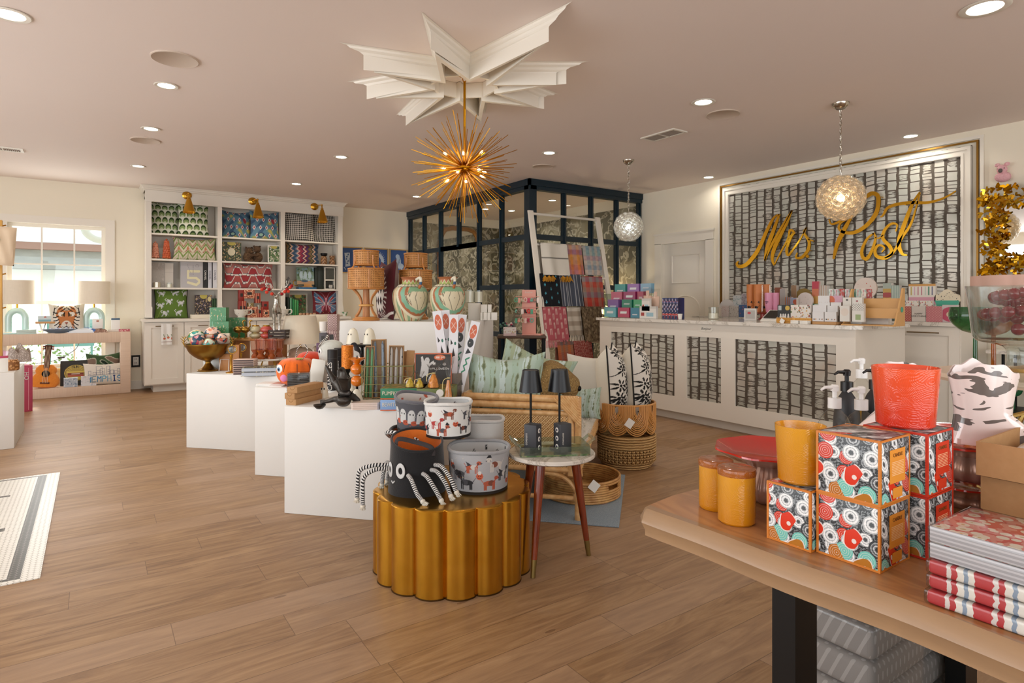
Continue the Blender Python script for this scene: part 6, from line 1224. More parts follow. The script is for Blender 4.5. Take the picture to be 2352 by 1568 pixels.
def slabbox(lab, w, d, h, side, top, loc, rz, txt=None, tcol='e9e2c8', g=None):
 t_ = thing('puzzle_box', lab, 'box', loc, rz, g); q = M(); q.rbox(-w/2, w/2, 0, d, 0, h, .002); shape('box', q, [mat('box_'+side, side, .5)], t_)
 q = M(); q.box(-w/2, w/2, -.001, d+.001, 0, h*.1); shape('base_band', q, mat('orange_band', 'd8653a', .5), t_, flat=True)
 q = M(); q.box(-w/2+.004, w/2-.004, .004, d-.004, h, h+.001); shape('top_print', q, top, t_, flat=True)
 if txt: text(t_, txt, h*.5, (-w/2+.01, -.0015, h*.55), FRONT, mat('cream_ink', tcol, .6), align='LEFT', sc=(.8, 1, 1))
 return t_
m_pp = mat('pumpkin_patch_print', fn=lambda: mix(vor(coord(), 40)[0] < .4, '5c6a34', 'b0803c'), r=.5)
slabbox('blue puzzle box at the bottom beside the charcoal bin', .25, .2, .062, '86a9d8', m_pp, A(924, 3.48, PZ), CAMZ+.05, 'BEWITCHED')
slabbox('green pumpkin patch puzzle box on top of the blue one', .255, .2, .062, '2f7a58', m_pp, A(925, 3.485, PZ+.064), CAMZ+.03, 'PUMPKIN PATCH')
slabbox('plain lower puzzle box under the ghost sign', .22, .2, .062, '4a4034', m_pp, A(1000, 3.46, PZ), CAMZ); slabbox('upper puzzle box under the bags of sweets', .215, .2, .062, '6b7a48', m_pp, A(1000, 3.465, PZ+.064), CAMZ)
def p_boo(p):
 p.f((p.x < .03) | (p.x > p.a-.03) | (p.y > .96), 'd8652c'); p.f(p.poly([(.16, .25), (.22, .62), (.20, .88), (.26, .90), (.30, .74), (.36, .84), (.44, .86), (.47, .76), (.46, .66), (.60, .76), (.62, .70), (.46, .56), (.42, .22), (.34, .28), (.25, .2)]), 'cfccc8'); p.f(p.ell(.40, .77, .075, .09), 'cfccc8'); p.f(p.ell(.38, .78, .009), '222222'); p.f(p.ell(.43, .77, .009), '222222')
 p.f(p.ell(.80, .86, .18, .09), 'e2682a'); p.txt('BOO DAY', .68, .83, .055, .03, .012, 'f0e0d0', gap=.35); p.txt('HALLOWEEN', .50, .47, .05, .05, .010, 'e0dcd4', gap=.35)
 for cx, cy in ((.62, .66), (.95, .64), (.48, .12)):
  for k in range(4): a = k*PI/4; p.f(p.line([(cx-.05*math.cos(a), cy-.05*math.sin(a)), (cx+.05*math.cos(a), cy+.05*math.sin(a))], .014), 'e6e2da')
c, w_, h_ = gd(952, 1037, 811, PZ+.128, 3.66); pbox('halloween_sign', 'black boxed sign with orange edge, white ghost and orange speech bubble', 'sign', w_, .03, h_, PA(p_boo, 1.18, '35322f'), c, CAMZ, None, 150, 'd8652c', lean=.06)
m_cel = glass('cello_wrap'); m_corn = mat('candy_orange', fn=lambda: mix(vor(coord(), 90)[0], 'f0a030', 'c86a18'), r=.35); m_ycorn = mat('candy_yellow', fn=lambda: mix(vor(coord(), 90)[0], 'e8c83a', 'b0902a'), r=.35)
for i, (x, yt, yb, d, mt, lab) in enumerate(((942, 850, 895, 3.52, m_ycorn, 'smallest clear bag of yellow sweets, leftmost'), (964, 852, 895, 3.50, m_ycorn, 'clear bag of yellow sweets, second from left'), (996, 836, 898, 3.50, m_corn, 'clear cone bag of orange sweets with raffia tie'), (1030, 820, 908, 3.44, m_corn, 'tallest clear cone bag of orange sweets by the glass vase'))):
 z0 = PZ+.128 if i < 3 else PZ; h_ = zpx(yt, d)-z0; o = thing('sweet_bag', lab, 'bag', A(x, d, z0), CAMZ, 'cellophane bags of sweets'); r_ = (.024, .022, .03, .026)[i]; zs = .5 if i < 2 else .58
 q = M(); q.lathe([(1e-4, 0), (r_, .004), (r_*.75, h_*zs*.6), (r_*.25, h_*zs), (1e-4, h_*zs)], 12, rf=lambda a, k: 1+.12*math.sin(5*a+k*20)); shape('sweets', q, mt, o); q = M(); q.lathe([(r_*1.15, 0), (r_*1.1, h_*zs*.5), (r_*.28, h_*(zs+.04)), (r_*.9, h_*.85), (r_*1.3, h_)], 14, rf=lambda a, k: 1+.22*math.sin(6*a+k*9)); shape('wrapper', q, m_cel, o)
 q = M(); q.tube([(r_*.3*math.cos(a), r_*.3*math.sin(a), h_*(zs+.04)) for a in np.linspace(0, 2*PI, 10)[:-1]], .003, 5, closed=True); q.tube(crv([(-r_*.3, -.01, h_*(zs+.04)), (-r_*1.1, -.02, h_*(zs-.02)), (-r_*1.3, -.02, h_*zs*.5)], 4), .002, 5); shape('raffia_tie', q, mat('raffia', 'd9c98a', .8), o)
 if i == 3: q = M(); q.T = Matrix.Translation((-.045, -.03, h_*.36)) @ Matrix.Rotation(PI/2, 4, 'X'); q.cyl((0, 0, 0), .021, .002, 24); shape('ghost_tag', q, m_cartw, o)
gv = thing('glass_vase', 'patterned clear glass cylinder holding long white cracker boxes', 'vase', A(1044, 3.72, PZ), 0); q = M(); q.lathe([(1e-4, 0), (.05, 0), (.05, .19), (.047, .19), (.046, .006), (1e-4, .006)], 28); shape('glass', q, glass('patterned_grey_glass', 'cfcac2', .15, 1, .25), gv)
def p_crk(k):
 def g(p):
  p.f(p.ell(.5, 5.5, .38, .55), 'cf6a4a'); p.f(p.line([(.3, 5.3), (.7, 5.7)], .06), 'e0c0b0'); p.f(p.line([(.3, 5.7), (.7, 5.3)], .06), 'e0c0b0')
  if k < 3: p.f(p.poly([(.3, 3.2), (.7, 3.3), (.5, 3.9)]), '2b2a28'); p.f(p.poly([(.2, 4.1), (.45, 4.2), (.2, 4.5)]), '2b2a28'); p.f(p.ell(.7, 4.2, .12), '2f6f5c')
  else: p.f(p.ell(.5, 4.6, .34, .34), '33363a'); p.f(p.poly([(.2, 4.7), (.3, 5.05), (.45, 4.85)]), '33363a'); p.f(p.ell(.42, 4.62, .05), 'ddd8d0'); p.f(p.poly([(.2, 3.7), (.8, 3.9), (.35, 4.2)]), '2f3134'); p.f(p.line([(.75, 3.5), (.4, 3.3), (.65, 3.0), (.35, 2.8), (.6, 2.5), (.3, 2.3)], .13), '3a8a6a'); p.f(p.poly([(.2, 1.2), (.8, 1.4), (.5, 1.8)]), '33363a'); p.f(p.ell(.5, .8, .2), 'c9523a')
 return g
for i, (bx, tx, ty, d, lab) in enumerate(((1030, 1003, 714, 3.75, 'leftmost upright white cracker box with coral oval'), (1036, 1022, 712, 3.82, 'white cracker box tucked second from left'), (1040, 1042, 722, 3.72, 'white cracker box leaning slightly right with coral oval'), (1044, 1062, 722, 3.80, 'plain sided white cracker box, fourth from left'), (1047, 1093, 738, 3.70, 'rightmost white cracker box with black cat and green snake'))):
 b0 = A(bx, d+.0, PZ+.012); t0 = W(tx, ty, d=d+.02); ax = (t0-b0); L_ = ax.length; ax.normalize(); fw = Vector((sn, cs, 0)); xr = ax.cross(fw).normalized()*1; yv = ax.cross(xr).normalized()*-1
 if yv.dot(fw) < 0: yv = -yv
 xr = yv.cross(ax); o = thing('cracker_box', lab, 'box', b0, 0, 'long white cracker boxes'); o.rotation_euler = Matrix((xr, yv, ax)).transposed().to_euler()
 shape('carton', paint_box(M(), .055, .028, L_, (lambda U, V, i=i: (lambda p: (p_crk(i)(p), p.c*.93)[1])((lambda p: (setattr(p, 'y', V*6.3), p)[1])(Pt(U, V, 1, 'e4e4e8')))), n=40, side='e2e2e6'), pmat(.45), o, flat=True)
# gold scalloped drum table and fabric bins
def f_leafgold():
 v = coord(); n = noise(v, 7, 3, .8, .5); return dict(c=mix(n, 'c08a26', 'e6ae46'), r=.27, m=1, b=(n, .05, .004))
m_gl = mat('gold_leaf', fn=f_leafgold)
DC = A(1040, 2.935); DH = .378
dr = thing('drum_table', 'gold leaf scalloped drum table with fluted sides', 'table', DC, CAMZ)
def scal(a): k = ((a+PI/2)/(2*PI)*16) % 1; return .346+.030*math.sin(PI*k)**.62
pts = [(scal(a)*math.cos(a), scal(a)*math.sin(a)) for a in np.linspace(0, 2*PI, 321)[:-1]]
q = M(); q.prism(pts, 0, DH-.004); q2 = [(x*.985, y*.985) for x, y in pts]; n_ = len(pts)
q.add([(x, y, DH-.004) for x, y in pts]+[(x, y, DH) for x, y in q2], [(i, (i+1) % n_, n_+(i+1) % n_, n_+i) for i in range(n_)]+[tuple(range(n_, 2*n_))]); shape('body', q, m_gl, dr, ang=45)
q = M(); q.prism([(x*1.004, y*1.004) for x, y in pts], 0, .006); shape('foot_rim', q, mat('dark_bronze', '4a3210', .5, .7), dr, ang=45)
def dogp(seed, cols, n=12, bg='f'):
 """row of little costumed dogs: body, head, legs, hat or cape"""
 def g(p):
  rg = random.Random(seed)
  for i in range(n):
   cx = (i+.5)/n*p.a+rg.uniform(-.05, .05); cy = (.24, .72, .48)[i % 3]+rg.uniform(-.04, .04); f_ = rg.choice((-1, 1)); s_ = rg.uniform(1.5, 1.85); a_, b_, c_ = rg.sample(cols, 3); X = lambda x: cx+f_*x*s_; Y = lambda y: cy+y*s_
   if i % 4 == 3: p.f(p.ell(cx, cy-.03, .085, .09), 'dd5a28'); p.f(p.ell(cx, cy+.06, .045, .05), 'e8e2da'); p.f(p.ell(cx-.03, cy-.02, .012, .016), '3a1c10'); p.f(p.ell(cx+.03, cy-.02, .012, .016), '3a1c10'); p.f(p.line([(cx-.04, cy-.07), (cx, cy-.085), (cx+.04, cy-.07)], .014), '3a1c10'); p.f(p.ell(cx-.015, cy+.065, .007), '222'+'222'); continue
   p.f(p.ell(X(0), Y(0), .095*s_, .042*s_), a_); p.f(p.ell(X(.03), Y(.0), .05*s_, .045*s_), b_)
   for lx in (-.075, -.05, .055, .08): p.f(p.line([(X(lx), Y(0)), (X(lx), Y(-.10))], .02*s_), a_)
   p.f(p.line([(X(-.09), Y(.01)), (X(-.13), Y(.07))], .014), a_); p.f(p.line([(X(.07), Y(.01)), (X(.10), Y(.06))], .035), a_); p.f(p.ell(X(.11), Y(.075), .038*s_, .032*s_), a_); p.f(p.ell(X(.145), Y(.065), .022, .014), c_); p.f(p.ell(X(.095), Y(.06), .012, .03), c_); p.f(p.ell(X(.118), Y(.085), .006), '161412')
   if i % 4 == 1: p.f(p.poly([(X(.07), Y(.105)), (X(.15), Y(.105)), (X(.10), Y(.17))]), '2a2a2e')
   if i % 4 == 2: p.f(p.poly([(X(0), Y(.04)), (X(-.10), Y(.10)), (X(-.07), Y(.03)), (X(-.12), Y(.0))]), '3a3a42')
 return g
def bin_(name, lab, x, d, z, r0, r1, h, fn, asp, base, inner, rimc, tilt=None, dark_base=True, sx=1.0, group='printed fabric bins', pt_in=None):
 t_ = thing(name, lab, 'bin', A(x, d, z), CAMZ, group)
 if tilt: t_.rotation_euler = (tilt[0], tilt[1], CAMZ)
 q = M(); revolve(q, [(r0, .008), (r0+(r1-r0)*.5, h*.5), (r1, h-.012)], PA(fn, asp, base), 360 if r0 > .09 else 200, 110); shape('outside', q, pmat(.9, 3), t_)
 q = M(); revolve(q, [(r1-.006, h-.006), (r1-.010, h*.6), (r0-.008, .02), (1e-4, .018)], PA(pt_in, asp, inner) if pt_in else PA(lambda p: None, asp, inner), 160 if pt_in else 40, 60 if pt_in else 12); shape('lining', q, pmat(.9), t_)
 q = M(); q.tube([((r1-.002)*math.cos(a), (r1-.002)*math.sin(a), h-.006+.004*math.sin(3*a)) for a in np.linspace(0, 2*PI, 48)[:-1]], .0085, 8, closed=True); shape('rolled_rim', q, felt('rim_'+rimc, rimc), t_)
 if dark_base: q = M(); q.lathe([(1e-4, 0), (r0+.001, 0), (r0+.002, .012), (r0-.002, .014)], 40); shape('base_piping', q, mat('dark_piping', '1d1b1a', .7), t_)
 return t_
def p_paw(p):
 rg = random.Random(5)
 for i in range(14):
  cx, cy = (i+.5)/14*p.a, rg.uniform(.1, .8); p.f(p.ell(cx, cy*.3+.05, .03, .026), '2b2b2e'); [p.f(p.ell(cx+.03*math.cos(a), cy*.3+.05-.04*math.sin(a)-.01, .011, .014), '2b2b2e') for a in (.5, 1.2, 1.9, 2.6)]
dogc = ['c4552e', '3a3a3e', '8a4a34', 'd6cfc6', '5a5a60', 'c2302a']
gry = bin_('fabric_bin', 'pale grey fabric bin printed with costumed dogs on the gold table', 1100, 2.925, DH, .137, .147, .195, lambda p: (dogp(3, dogc, 22)(p), p.dots(30, .012, ['e6d9a8'], 9)), 4.6, 'b5b5b8', 'd2d2d0', 'a2a3a6', pt_in=p_paw)
bin_('fabric_bin', 'white fabric bin with Halloween dogs, stacked above the other bins', 1029, 3.03, DH+.225, .112, .117, .17, dogp(8, dogc, 20), 4.3, 'ecebe6', 'd9dcdc', 'e4e4e0', pt_in=p_paw)
def p_toile(p): p.dots(70, .04, ['8a8a8c', 'b5b5b5', '6a6a6e'], 3); p.f(p.y > .62, 'dcdad6')
bin_('fabric_bin', 'white and grey landscape printed bin at the back of the gold table', 1112, 3.21, DH, .10, .105, .275, p_toile, 2.4, 'd9d8d4', 'd6d4d0', 'd2d0cc')
obin = bin_('fabric_bin', 'orange felt bin at the back left of the gold table', 948, 3.13, DH, .108, .115, .235, lambda p: [p.f(abs(p.x-k) < .012, '2b1a12') for k in np.arange(.1, 3, .28)] and None, 3.0, 'd8702a', 'c9662a', '2a211c')
def p_gh(p):
 for k in range(9): cx = p.a/2-.1+k*.24-.4; cy = .55; p.f(p.ell(cx, cy, .10, .24), 'd9dad8'); p.f(p.rect(cx-.1, cy-.25, cx+.1, cy), 'd9dad8'); [p.f(p.ell(cx+e*.04, cy+.08, .02, .03), '1c1c1e') for e in (-1, 1)]; p.f(p.ell(cx+.08, .32, .09, .09), 'c9532c'); [p.f(p.ell(cx+.08+e*.03, .34, .014), '2a1410') for e in (-1, 1)]
 p.dots(30, .02, ['c9532c', '8a8a90'], 2)
chb = bin_('fabric_bin', 'tilted charcoal bin with ghosts and pumpkins resting on the orange bin', 951, 3.11, DH+.238, .085, .108, .17, p_gh, 3.2, '5c5d64', 'e0d8d0', '6a6a70', tilt=(.12, .10), pt_in=lambda p: p.dots(30, .06, ['c9532c'], 2))
def rope_mat(name='striped_rope'): return mat(name, fn=lambda: dict(c=mix(((UV()[1]*22+UV()[0]*1.0).fr()) > .5, 'dedcd8', '202024'), r=.9))
def rope_mat2(): return mat('striped_rope_long', fn=lambda: dict(c=mix(((UV()[1]*22+UV()[0]*1.0).fr()) > .5, 'dedcd8', '202024'), r=.9))
q = M(); q.tube(crv([(-.112, -.03, .20), (-.11, -.10, .235), (-.02, -.14, .235), (.06, -.135, .20), (.09, -.11, .14)], 6), .0105, 10); shape('rope_handle', q, rope_mat(), obin)
sp = thing('spider_bin', 'black spider shaped bin with white ring eye and striped rope legs', 'bin', A(958, 2.872, DH), CAMZ); hS = .235
def spf(U, V, r0=.135, r1=.122): a = 2*PI*(U-.5)-PI/2; r = r0+(r1-r0)*V; z = V*(hS-.03*np.cos(a+PI/2-.4)*V+.0); return r*np.cos(a)*1.0, r*np.sin(a)*.96, z
q = M(); q.surf(lambda U, V: spf(U, V), 64, 20); shape('outside', q, m_blkf, sp)
q = M(); q.surf(lambda U, V: spf(U, 1-V, .120, .116), 64, 12, flip=False); q.lathe([(1e-4, .012), (.118, .012)], 32); shape('lining', q, felt('orange_lining', 'e07426'), sp)
P_ = [spf(np.array([u]), np.array([1.0]), .135, .119) for u in np.linspace(0, 1, 49)[:-1]]; q = M(); q.tube([(float(a[0]), float(b[0]), float(c[0])) for a, b, c in P_], .006, 6, closed=True); shape('rim', q, m_blkf, sp)
q = M(); q.tube(crv([(-.085, -.06, .19), (-.08, -.06, .25), (-.0, -.05, .235), (.075, -.07, .215), (.085, -.085, .18)], 6), .012, 8, flat=.4); shape('strap', q, mat('charcoal_strap', '3a3536', .9), sp)
for a, z in ((-2.03, .118), (-2.62, .112)):
 q = M(); c_ = Vector((.130*math.cos(a), .127*math.sin(a), z)); T0 = Matrix.Translation(c_) @ Matrix.Rotation(a+PI/2, 4, 'Z') @ Matrix.Rotation(PI/2, 4, 'X'); q.T = T0; q.lathe([(.032, 0), (.030, .003), (.016, .003), (.014, 0)], 28, sx=.8, sy=1.1); shape('ring_eye', q, felt('white_ring', 'd8d9d8'), sp)
q = M(); q.tube(crv([(-.104, -.082, .065), (-.096, -.092, .058), (-.088, -.096, .068)], 5), .003, 6); shape('smile', q, felt('white_ring', 'd8d9d8'), sp)
def leg(P, nm='rope_leg'):
 C_ = crv(P, 7); q = M(); q.tube(C_, .0095, 10); o = shape(nm, q, rope_mat2(), sp); e = C_[-1]; d_ = (C_[-1]-C_[-3]).normalized(); q = M(); rg = random.Random(int(abs(P[0][0])*999))
 q.sph(e+d_*.006, .012, 6)
 for k in range(22): v = (d_+Vector((rg.uniform(-.5, .5), rg.uniform(-.5, .5), rg.uniform(-.5, .5)))).normalized(); q.tube([e+d_*.005, e+v*.022, e+v*.022+Vector((d_.x, d_.y, -.2))*.016], [.003, .0022, .001], 4)
 shape('tassel', q, mat('cotton_tassel', 'd9d2c2', .95), o)
leg([(-.02, -.132, .105), (.00, -.16, .09), (.03, -.20, .045), (.055, -.215, .018)]); leg([(.045, -.125, .11), (.07, -.15, .10), (.11, -.185, .055), (.135, -.20, .018)]); leg([(.08, -.10, .12), (.11, -.13, .12), (.15, -.16, .08), (.175, -.175, .03)]); leg([(.095, -.09, .14), (.13, -.12, .14), (.17, -.15, .10), (.20, -.17, .045)])
leg([(-.125, -.04, .125), (-.19, -.06, .13), (-.255, -.06, .105), (-.265, -.06, .03), (-.268, -.06, -.02)]); leg([(-.125, -.06, .115), (-.18, -.08, .115), (-.23, -.085, .08), (-.235, -.085, .0), (-.235, -.085, -.045)]); leg([(-.125, .0, .12), (-.15, .02, .12), (-.165, .02, .06), (-.17, .02, .022)]); leg([(-.115, .04, .12), (-.13, .06, .11), (-.15, .07, .06), (-.155, .07, .022)])
# little marble table with lamps
ST = A(1267, 3.0); st = thing('side_table', 'small round white marble table on splayed wooden legs', 'table', ST, CAMZ); SH = .527
q = M(); q.lathe([(1e-4, SH-.022), (.205, SH-.022), (.213, SH-.016), (.213, SH-.004), (.208, SH), (1e-4, SH)], 64); shape('top', q, m_marble, st); q = M(); q.lathe([(1e-4, SH-.034), (.16, SH-.034), (.165, SH-.022)], 40); shape('underframe', q, m_white, st)
m_ches = mat('chestnut_lacquer', fn=lambda: ramp(noise(vec(XYZ()[0]*20, XYZ()[1]*20, XYZ()[2]*3), 2, 3), (.3, '5c2412'), (.7, '8a3c1e')), r=.22, coat=.4)
for lx, ld in ((-.1, -.215), (.187, .03), (-.15, .16)):
 tp = Vector((lx*.62, ld*.62, SH-.034)); ft = Vector((lx, ld, 0)); k = tp.lerp(ft, .84); q = M(); q.tube([tp, k], [.024, .0145], 18); o = shape('leg', q, m_ches, st); q = M(); q.tube([k, ft], [.0142, .011], 18); shape('brass_ferrule', q, mat('dull_brass', '8a7648', .4, .9), o)
tz = SH+.001; tr = thing('acrylic_tray', 'clear acrylic tray with a green printed base on the marble table', 'tray', ST+Vector((0, 0, tz)), CAMZ+.12); tw_, td_ = .165, .105
q = M(); q.box(-tw_, tw_, -td_, td_, 0, .006); shape('printed_base', q, mat('green_garden_print', fn=lambda: ramp(noise(coord(), 34, 3), (.38, '3f6a3c'), (.5, '7f9a5c'), (.6, 'b4b48a'), (.7, 'b0603c')), r=.2), tr, flat=True)
q = M();
for a in ((-tw_, tw_, -td_-.005, -td_), (-tw_, tw_, td_, td_+.005), (-tw_-.005, -tw_, -td_, td_), (tw_, tw_+.005, -td_, td_)): q.box(*a, 0, .045)
q.box(-tw_, tw_, -td_, td_, .0065, .007); shape('walls', q, glass('acrylic', 'e6eee4', .03, 1.5, .06), tr, flat=True)
for s_ in (-1, 1): q = M(); q.tube([(s_*(tw_+.004), -.05, .04), (s_*(tw_+.035), -.05, .065), (s_*(tw_+.035), .05, .065), (s_*(tw_+.004), .05, .04)], .008, 8); shape('handle', q, glass('acrylic'), tr)
for i, x in enumerate((1219, 1285)):
 t_ = thing('cordless_lamp', ['left', 'right'][i]+' black metal table lamp on the acrylic tray', 'lamp', A(x, 3.0+.02*i, tz+.008), CAMZ, 'black cordless lamps'); q = M(); q.lathe([(1e-4, 0), (.05, 0), (.05, .005), (.008, .008), (.0058, .015), (.0058, .32)], 28); shape('stand', q, m_black, t_)
 q = M(); q.lathe([(.058, .285), (.041, .392), (.039, .392), (.056, .285)], 40); q.lathe([(1e-4, .390), (.036, .390), (.040, .384)], 32); shape('lamp_shade', q, mat('satin_black', '1c1d20', .32, .3), t_)
 b = thing('lamp_carton', ['left', 'right'][i]+' charcoal lamp carton with three white ringed lenses', 'box', A(x+(5, 7)[i], 2.93+.02*i, tz+.008), CAMZ+(-.5, .55)[i], 'lamp cartons'); q = M(); q.rbox(-.033, .033, -.03, .03, 0, .14, .003); shape('carton', q, mat('charcoal_carton', '34353a', .5), b)
 for z in (.03, .07, .11):
  for fy in (0, 1):
   q = M(); q.T = (Matrix.Translation((0.012, -.0305, z)) @ Matrix.Rotation(PI/2, 4, 'X')) if fy == (0 if i else 0) else Matrix.Translation(((.0335 if i == 0 else -.0335), -.0, z)) @ Matrix.Rotation(PI/2 if i == 0 else -PI/2, 4, 'Y'); q.lathe([(.012, 0), (.010, .001), (.006, .001)], 20, mi=0); q.lathe([(1e-4, .0008), (.006, .0008)], 14, mi=1); (shape('lens_print', q, [m_cartw, mat('navy_ink', '2a2f4a', .4)], b) if fy == (1) else None)
 text(b, 'CORDLESS', .012, (-.018, -.0315, .07), (PI/2, -PI/2, 0), mat('off_white_ink', 'd8d4cc', .6))
# rug, rattan settee and baskets (local x along the settee depth, y along its length)
m_rat = mat('natural_rattan', fn=lambda: dict(c=ramp(noise(vec(XYZ()[0]*14, XYZ()[1]*14, XYZ()[2]*14), 2, 3), (.3, 'c8955c'), (.7, 'e2b982')), r=.35), coat=.25)
def f_cane3():
 x, y, z = XYZ(); a = ((x+y)*420).sin(); b = (z*420).sin(); c = (((x+y)*210+z*210).sin()).mx(((x+y)*210-z*210).sin())
 return dict(c=mix((a*b > .2), mix(c > .5, 'c69a62', 'e0bd86'), '7c5832'), r=.55)
m_cnw = mat('woven_rattan_panel', fn=f_cane3)
t0, s0, s1 = -.36, 3.50, 5.23
q = M(); q.rbox(t0-.62, t0+.215, s0-.057, s0+.98, .0005, .009, .003); tag(shape('rug', q, mat('blue_grey_flower_rug', fn=lambda: (lambda v: dict(c=mix((v[0] < .23)*(vor(coord(), 2.6)[1].k is not None), mix(noise(coord(), 240) > .5, '7b8790', '8e9aa2'), ramp(v[1], (0, 'b49a98'), (.5, 'b9c0bd'), const=True)), r=.95, b=(noise(coord(), 260), .4, .003)))(vor(coord(), 4.5))), None, None, RP), 'blue grey rug with faded flowers under the rattan settee', 'rug')
sf = thing('rattan_settee', 'natural rattan settee with woven cane arms and white fur seat', 'sofa', (0, 0, 0), RP)
dp, ah = .70, .70
def arm(s_, nm):
 q = M(); x0, x1 = t0-dp, t0
 for z in (ah, ah-.042): q.tube([(x0, s_, z), (x1-.02, s_, z)], .021, 12)
 for z in (.29, ah-.085): q.tube([(x0, s_, z), (x1-.07, s_, z)], .016, 10)
 for x in (x1-.02, x1-.06): q.tube([(x, s_, .0 if x == x1-.02 else .26), (x, s_, ah+.015)], .02, 12)
 q.tube([(x0, s_, 0), (x0, s_, ah)], .02, 12); q.tube([(x1-.10, s_, .27), (x1-.10, s_, ah-.09)], .009, 8)
 q.tube([(x0, s_, .13), (x1-.02, s_, .13)], .014, 10); q.tube(crv([(x1-.02, s_, .14), (x1-.05, s_, .2), (x1-.12, s_, .255), (x1-.25, s_, .27)], 4), .012, 8)
 for k in range(7): q.tube([(x1-.015-.0*k, s_-.022, ah+.012-.016*k), (x1-.012-.016*k, s_-.022, ah+.018)], .008, 6); q.tube([(x1-.07-.015*k, s_-.02, ah+.01), (x1-.005, s_-.02, ah-.055-.016*k)], .008, 6)
 for z in (.28, .14): q.cyl((x1-.02, s_, z-.02), .026, .04, 14)
 shape(nm, q, m_rat, sf); q = M(); q.box(x0, x1-.06, s_-.006, s_+.006, .29, ah-.08); shape(nm+'_cane_panel', q, m_cnw, sf, flat=True)
arm(s0, 'near_arm'); arm(s1, 'far_arm')
q = M()
for z in (.36, .32): q.tube([(t0-.01, s0, z), (t0-.01, s1, z)], .02, 12)
for k in range(9): s_ = s0+.1+k*(s1-s0-.2)/8; q.tube([(t0-.01, s_, .31), (t0-.01, s_, .37)], .022, 8)
shape('seat_rail', q, m_rat, sf); q = M(); [q.tube([(t0-dp, s0, z), (t0-dp, s1, z)], .021, 12) for z in (ah, .29)]; shape('back_rail', q, m_rat, sf)
q = M(); q.box(t0-dp-.006, t0-dp+.006, s0, s1, .3, ah-.02); shape('back_cane_panel', q, m_cnw, sf, flat=True)
q = M(); q.rbox(t0-dp+.03, t0+.0, s0+.05, s1-.05, .37, .45, .03, 4); st_c = shape('seat_cushion', q, mat('white_fur', fn=lambda: dict(c=mix(noise(coord(), 40), 'd9d2c6', 'efeae0'), r=1, b=(noise(coord(), 90, 3), 1, .02))), sf)
rg = random.Random(2); q = M()
for k in range(5200):
 x = t0+.012-abs(rg.gauss(0, .12)) if k % 2 else rg.uniform(t0-dp+.05, t0); s_ = rg.uniform(s0+.05, s1-.06); z = .452 if x < t0-.02 else rg.uniform(.40, .452)
 x = min(x, t0+.003); p_ = Vector((x, s_, z)); d_ = Vector((rg.uniform(-.2, .9), rg.uniform(-.5, .5), rg.uniform(-.1, .6))).normalized()*.03; w_ = Vector((-d_.y, d_.x, 0)).normalized()*.0022
 q.add([p_-w_, p_+w_, p_+d_+Vector((0, 0, -.006))], [(0, 1, 2)])
f = shape('fur_pile', q, mat('white_fur_strands', 'ece6da', .9), st_c, flat=True); f['kind'] = 'stuff'
def TSp(t, s_, z): p = TS(t, s_, z); return (p.x, p.y, p.z)
pillow('large pale sea green striped cushion nearest on the rattan settee', .50, .50, .18, TSp(-.85, 3.66, .455), RP+.12, .05, PA(p_sea, 1.05, 'b0c8b6'), n=120, ear=.10)
pillow('pale green striped cushion behind the nearest one', .54, .50, .16, TSp(-.86, 4.15, .455), RP+.05, .22, PA(p_sea, 1.0, 'a9b994'), n=100, roll=.3, ear=.10)
pillow('pale green cushion on the settee seat beyond the seagrass dog', .24, .22, .10, TSp(-.42, 4.22, .455), RP-.1, .1, PA(p_sea, 1.0, 'bccfc0'), n=70)
pillow('plain cream cushion behind the seagrass dog head', .42, .40, .12, TSp(-.40, 4.75, .455), RP, .12, PA(lambda p: None, 1, 'dcd6c6'), n=20)
m_sg = mat('braided_seagrass', fn=lambda: (lambda w: dict(c=mix((w[0] < .2), '8f7244', ramp(w[1], (0, 'c4a264'), (1, 'd8bc84'))), r=.85, b=(w[0], 1, .012)))(vor(coord(), 110)))
c = A(1254, 3.82, .46); dgs = thing('seagrass_animal', 'braided seagrass dog with a long snout sitting on the settee', 'figurine', c, CAMZ+.1); dgs.scale = (1.2, 1.2, 1.45)
skin(dgs, 'body', [(-.01, 0, .0, .085), (-.012, 0, .10, .083), (-.01, 0, .19, .085), (.02, -.01, .255, .080), (.07, -.015, .225, .066), (.12, -.02, .19, .056), (.175, -.025, .172, .048)], [(0, 1), (1, 2), (2, 3), (3, 4), (4, 5), (5, 6)], m_sg)
q = M(); q.sph((.085, -.083, .245), .009, 8); shape('eye', q, m_black, dgs); q = M(); q.sph((.166, -.052, .182), .012, 8); shape('nose', q, m_black, dgs)
for s_ in (1,): q = M(); q.sph((-.045, s_*.08, .22), (.04, .02, .07), 8); shape('ear', q, m_sg, dgs)
bk = thing('wicker_basket', 'tall round wicker basket with looped rim and woven lower half', 'basket', A(1439, 4.73), CAMZ); BR = .218
m_wk = mat('honey_wicker', 'c98f4e', .45, coat=.2); m_sgr = mat('twisted_seagrass', fn=lambda: dict(c=mix(((XYZ()[2]*330+noise(coord(), 30)*8).sin() > .2), 'a9814e', 'c8a26c'), r=.8, b=((XYZ()[2]*330).sin(), .6, .01)))
q = M(); q.lathe([(1e-4, .0), (BR*.86, 0), (BR*.95, .03), (BR*.97, .25), (BR*.95, .25), (BR*.9, .03), (1e-4, .012)], 40); shape('lower_body', q, m_sgr, bk)
q = M()
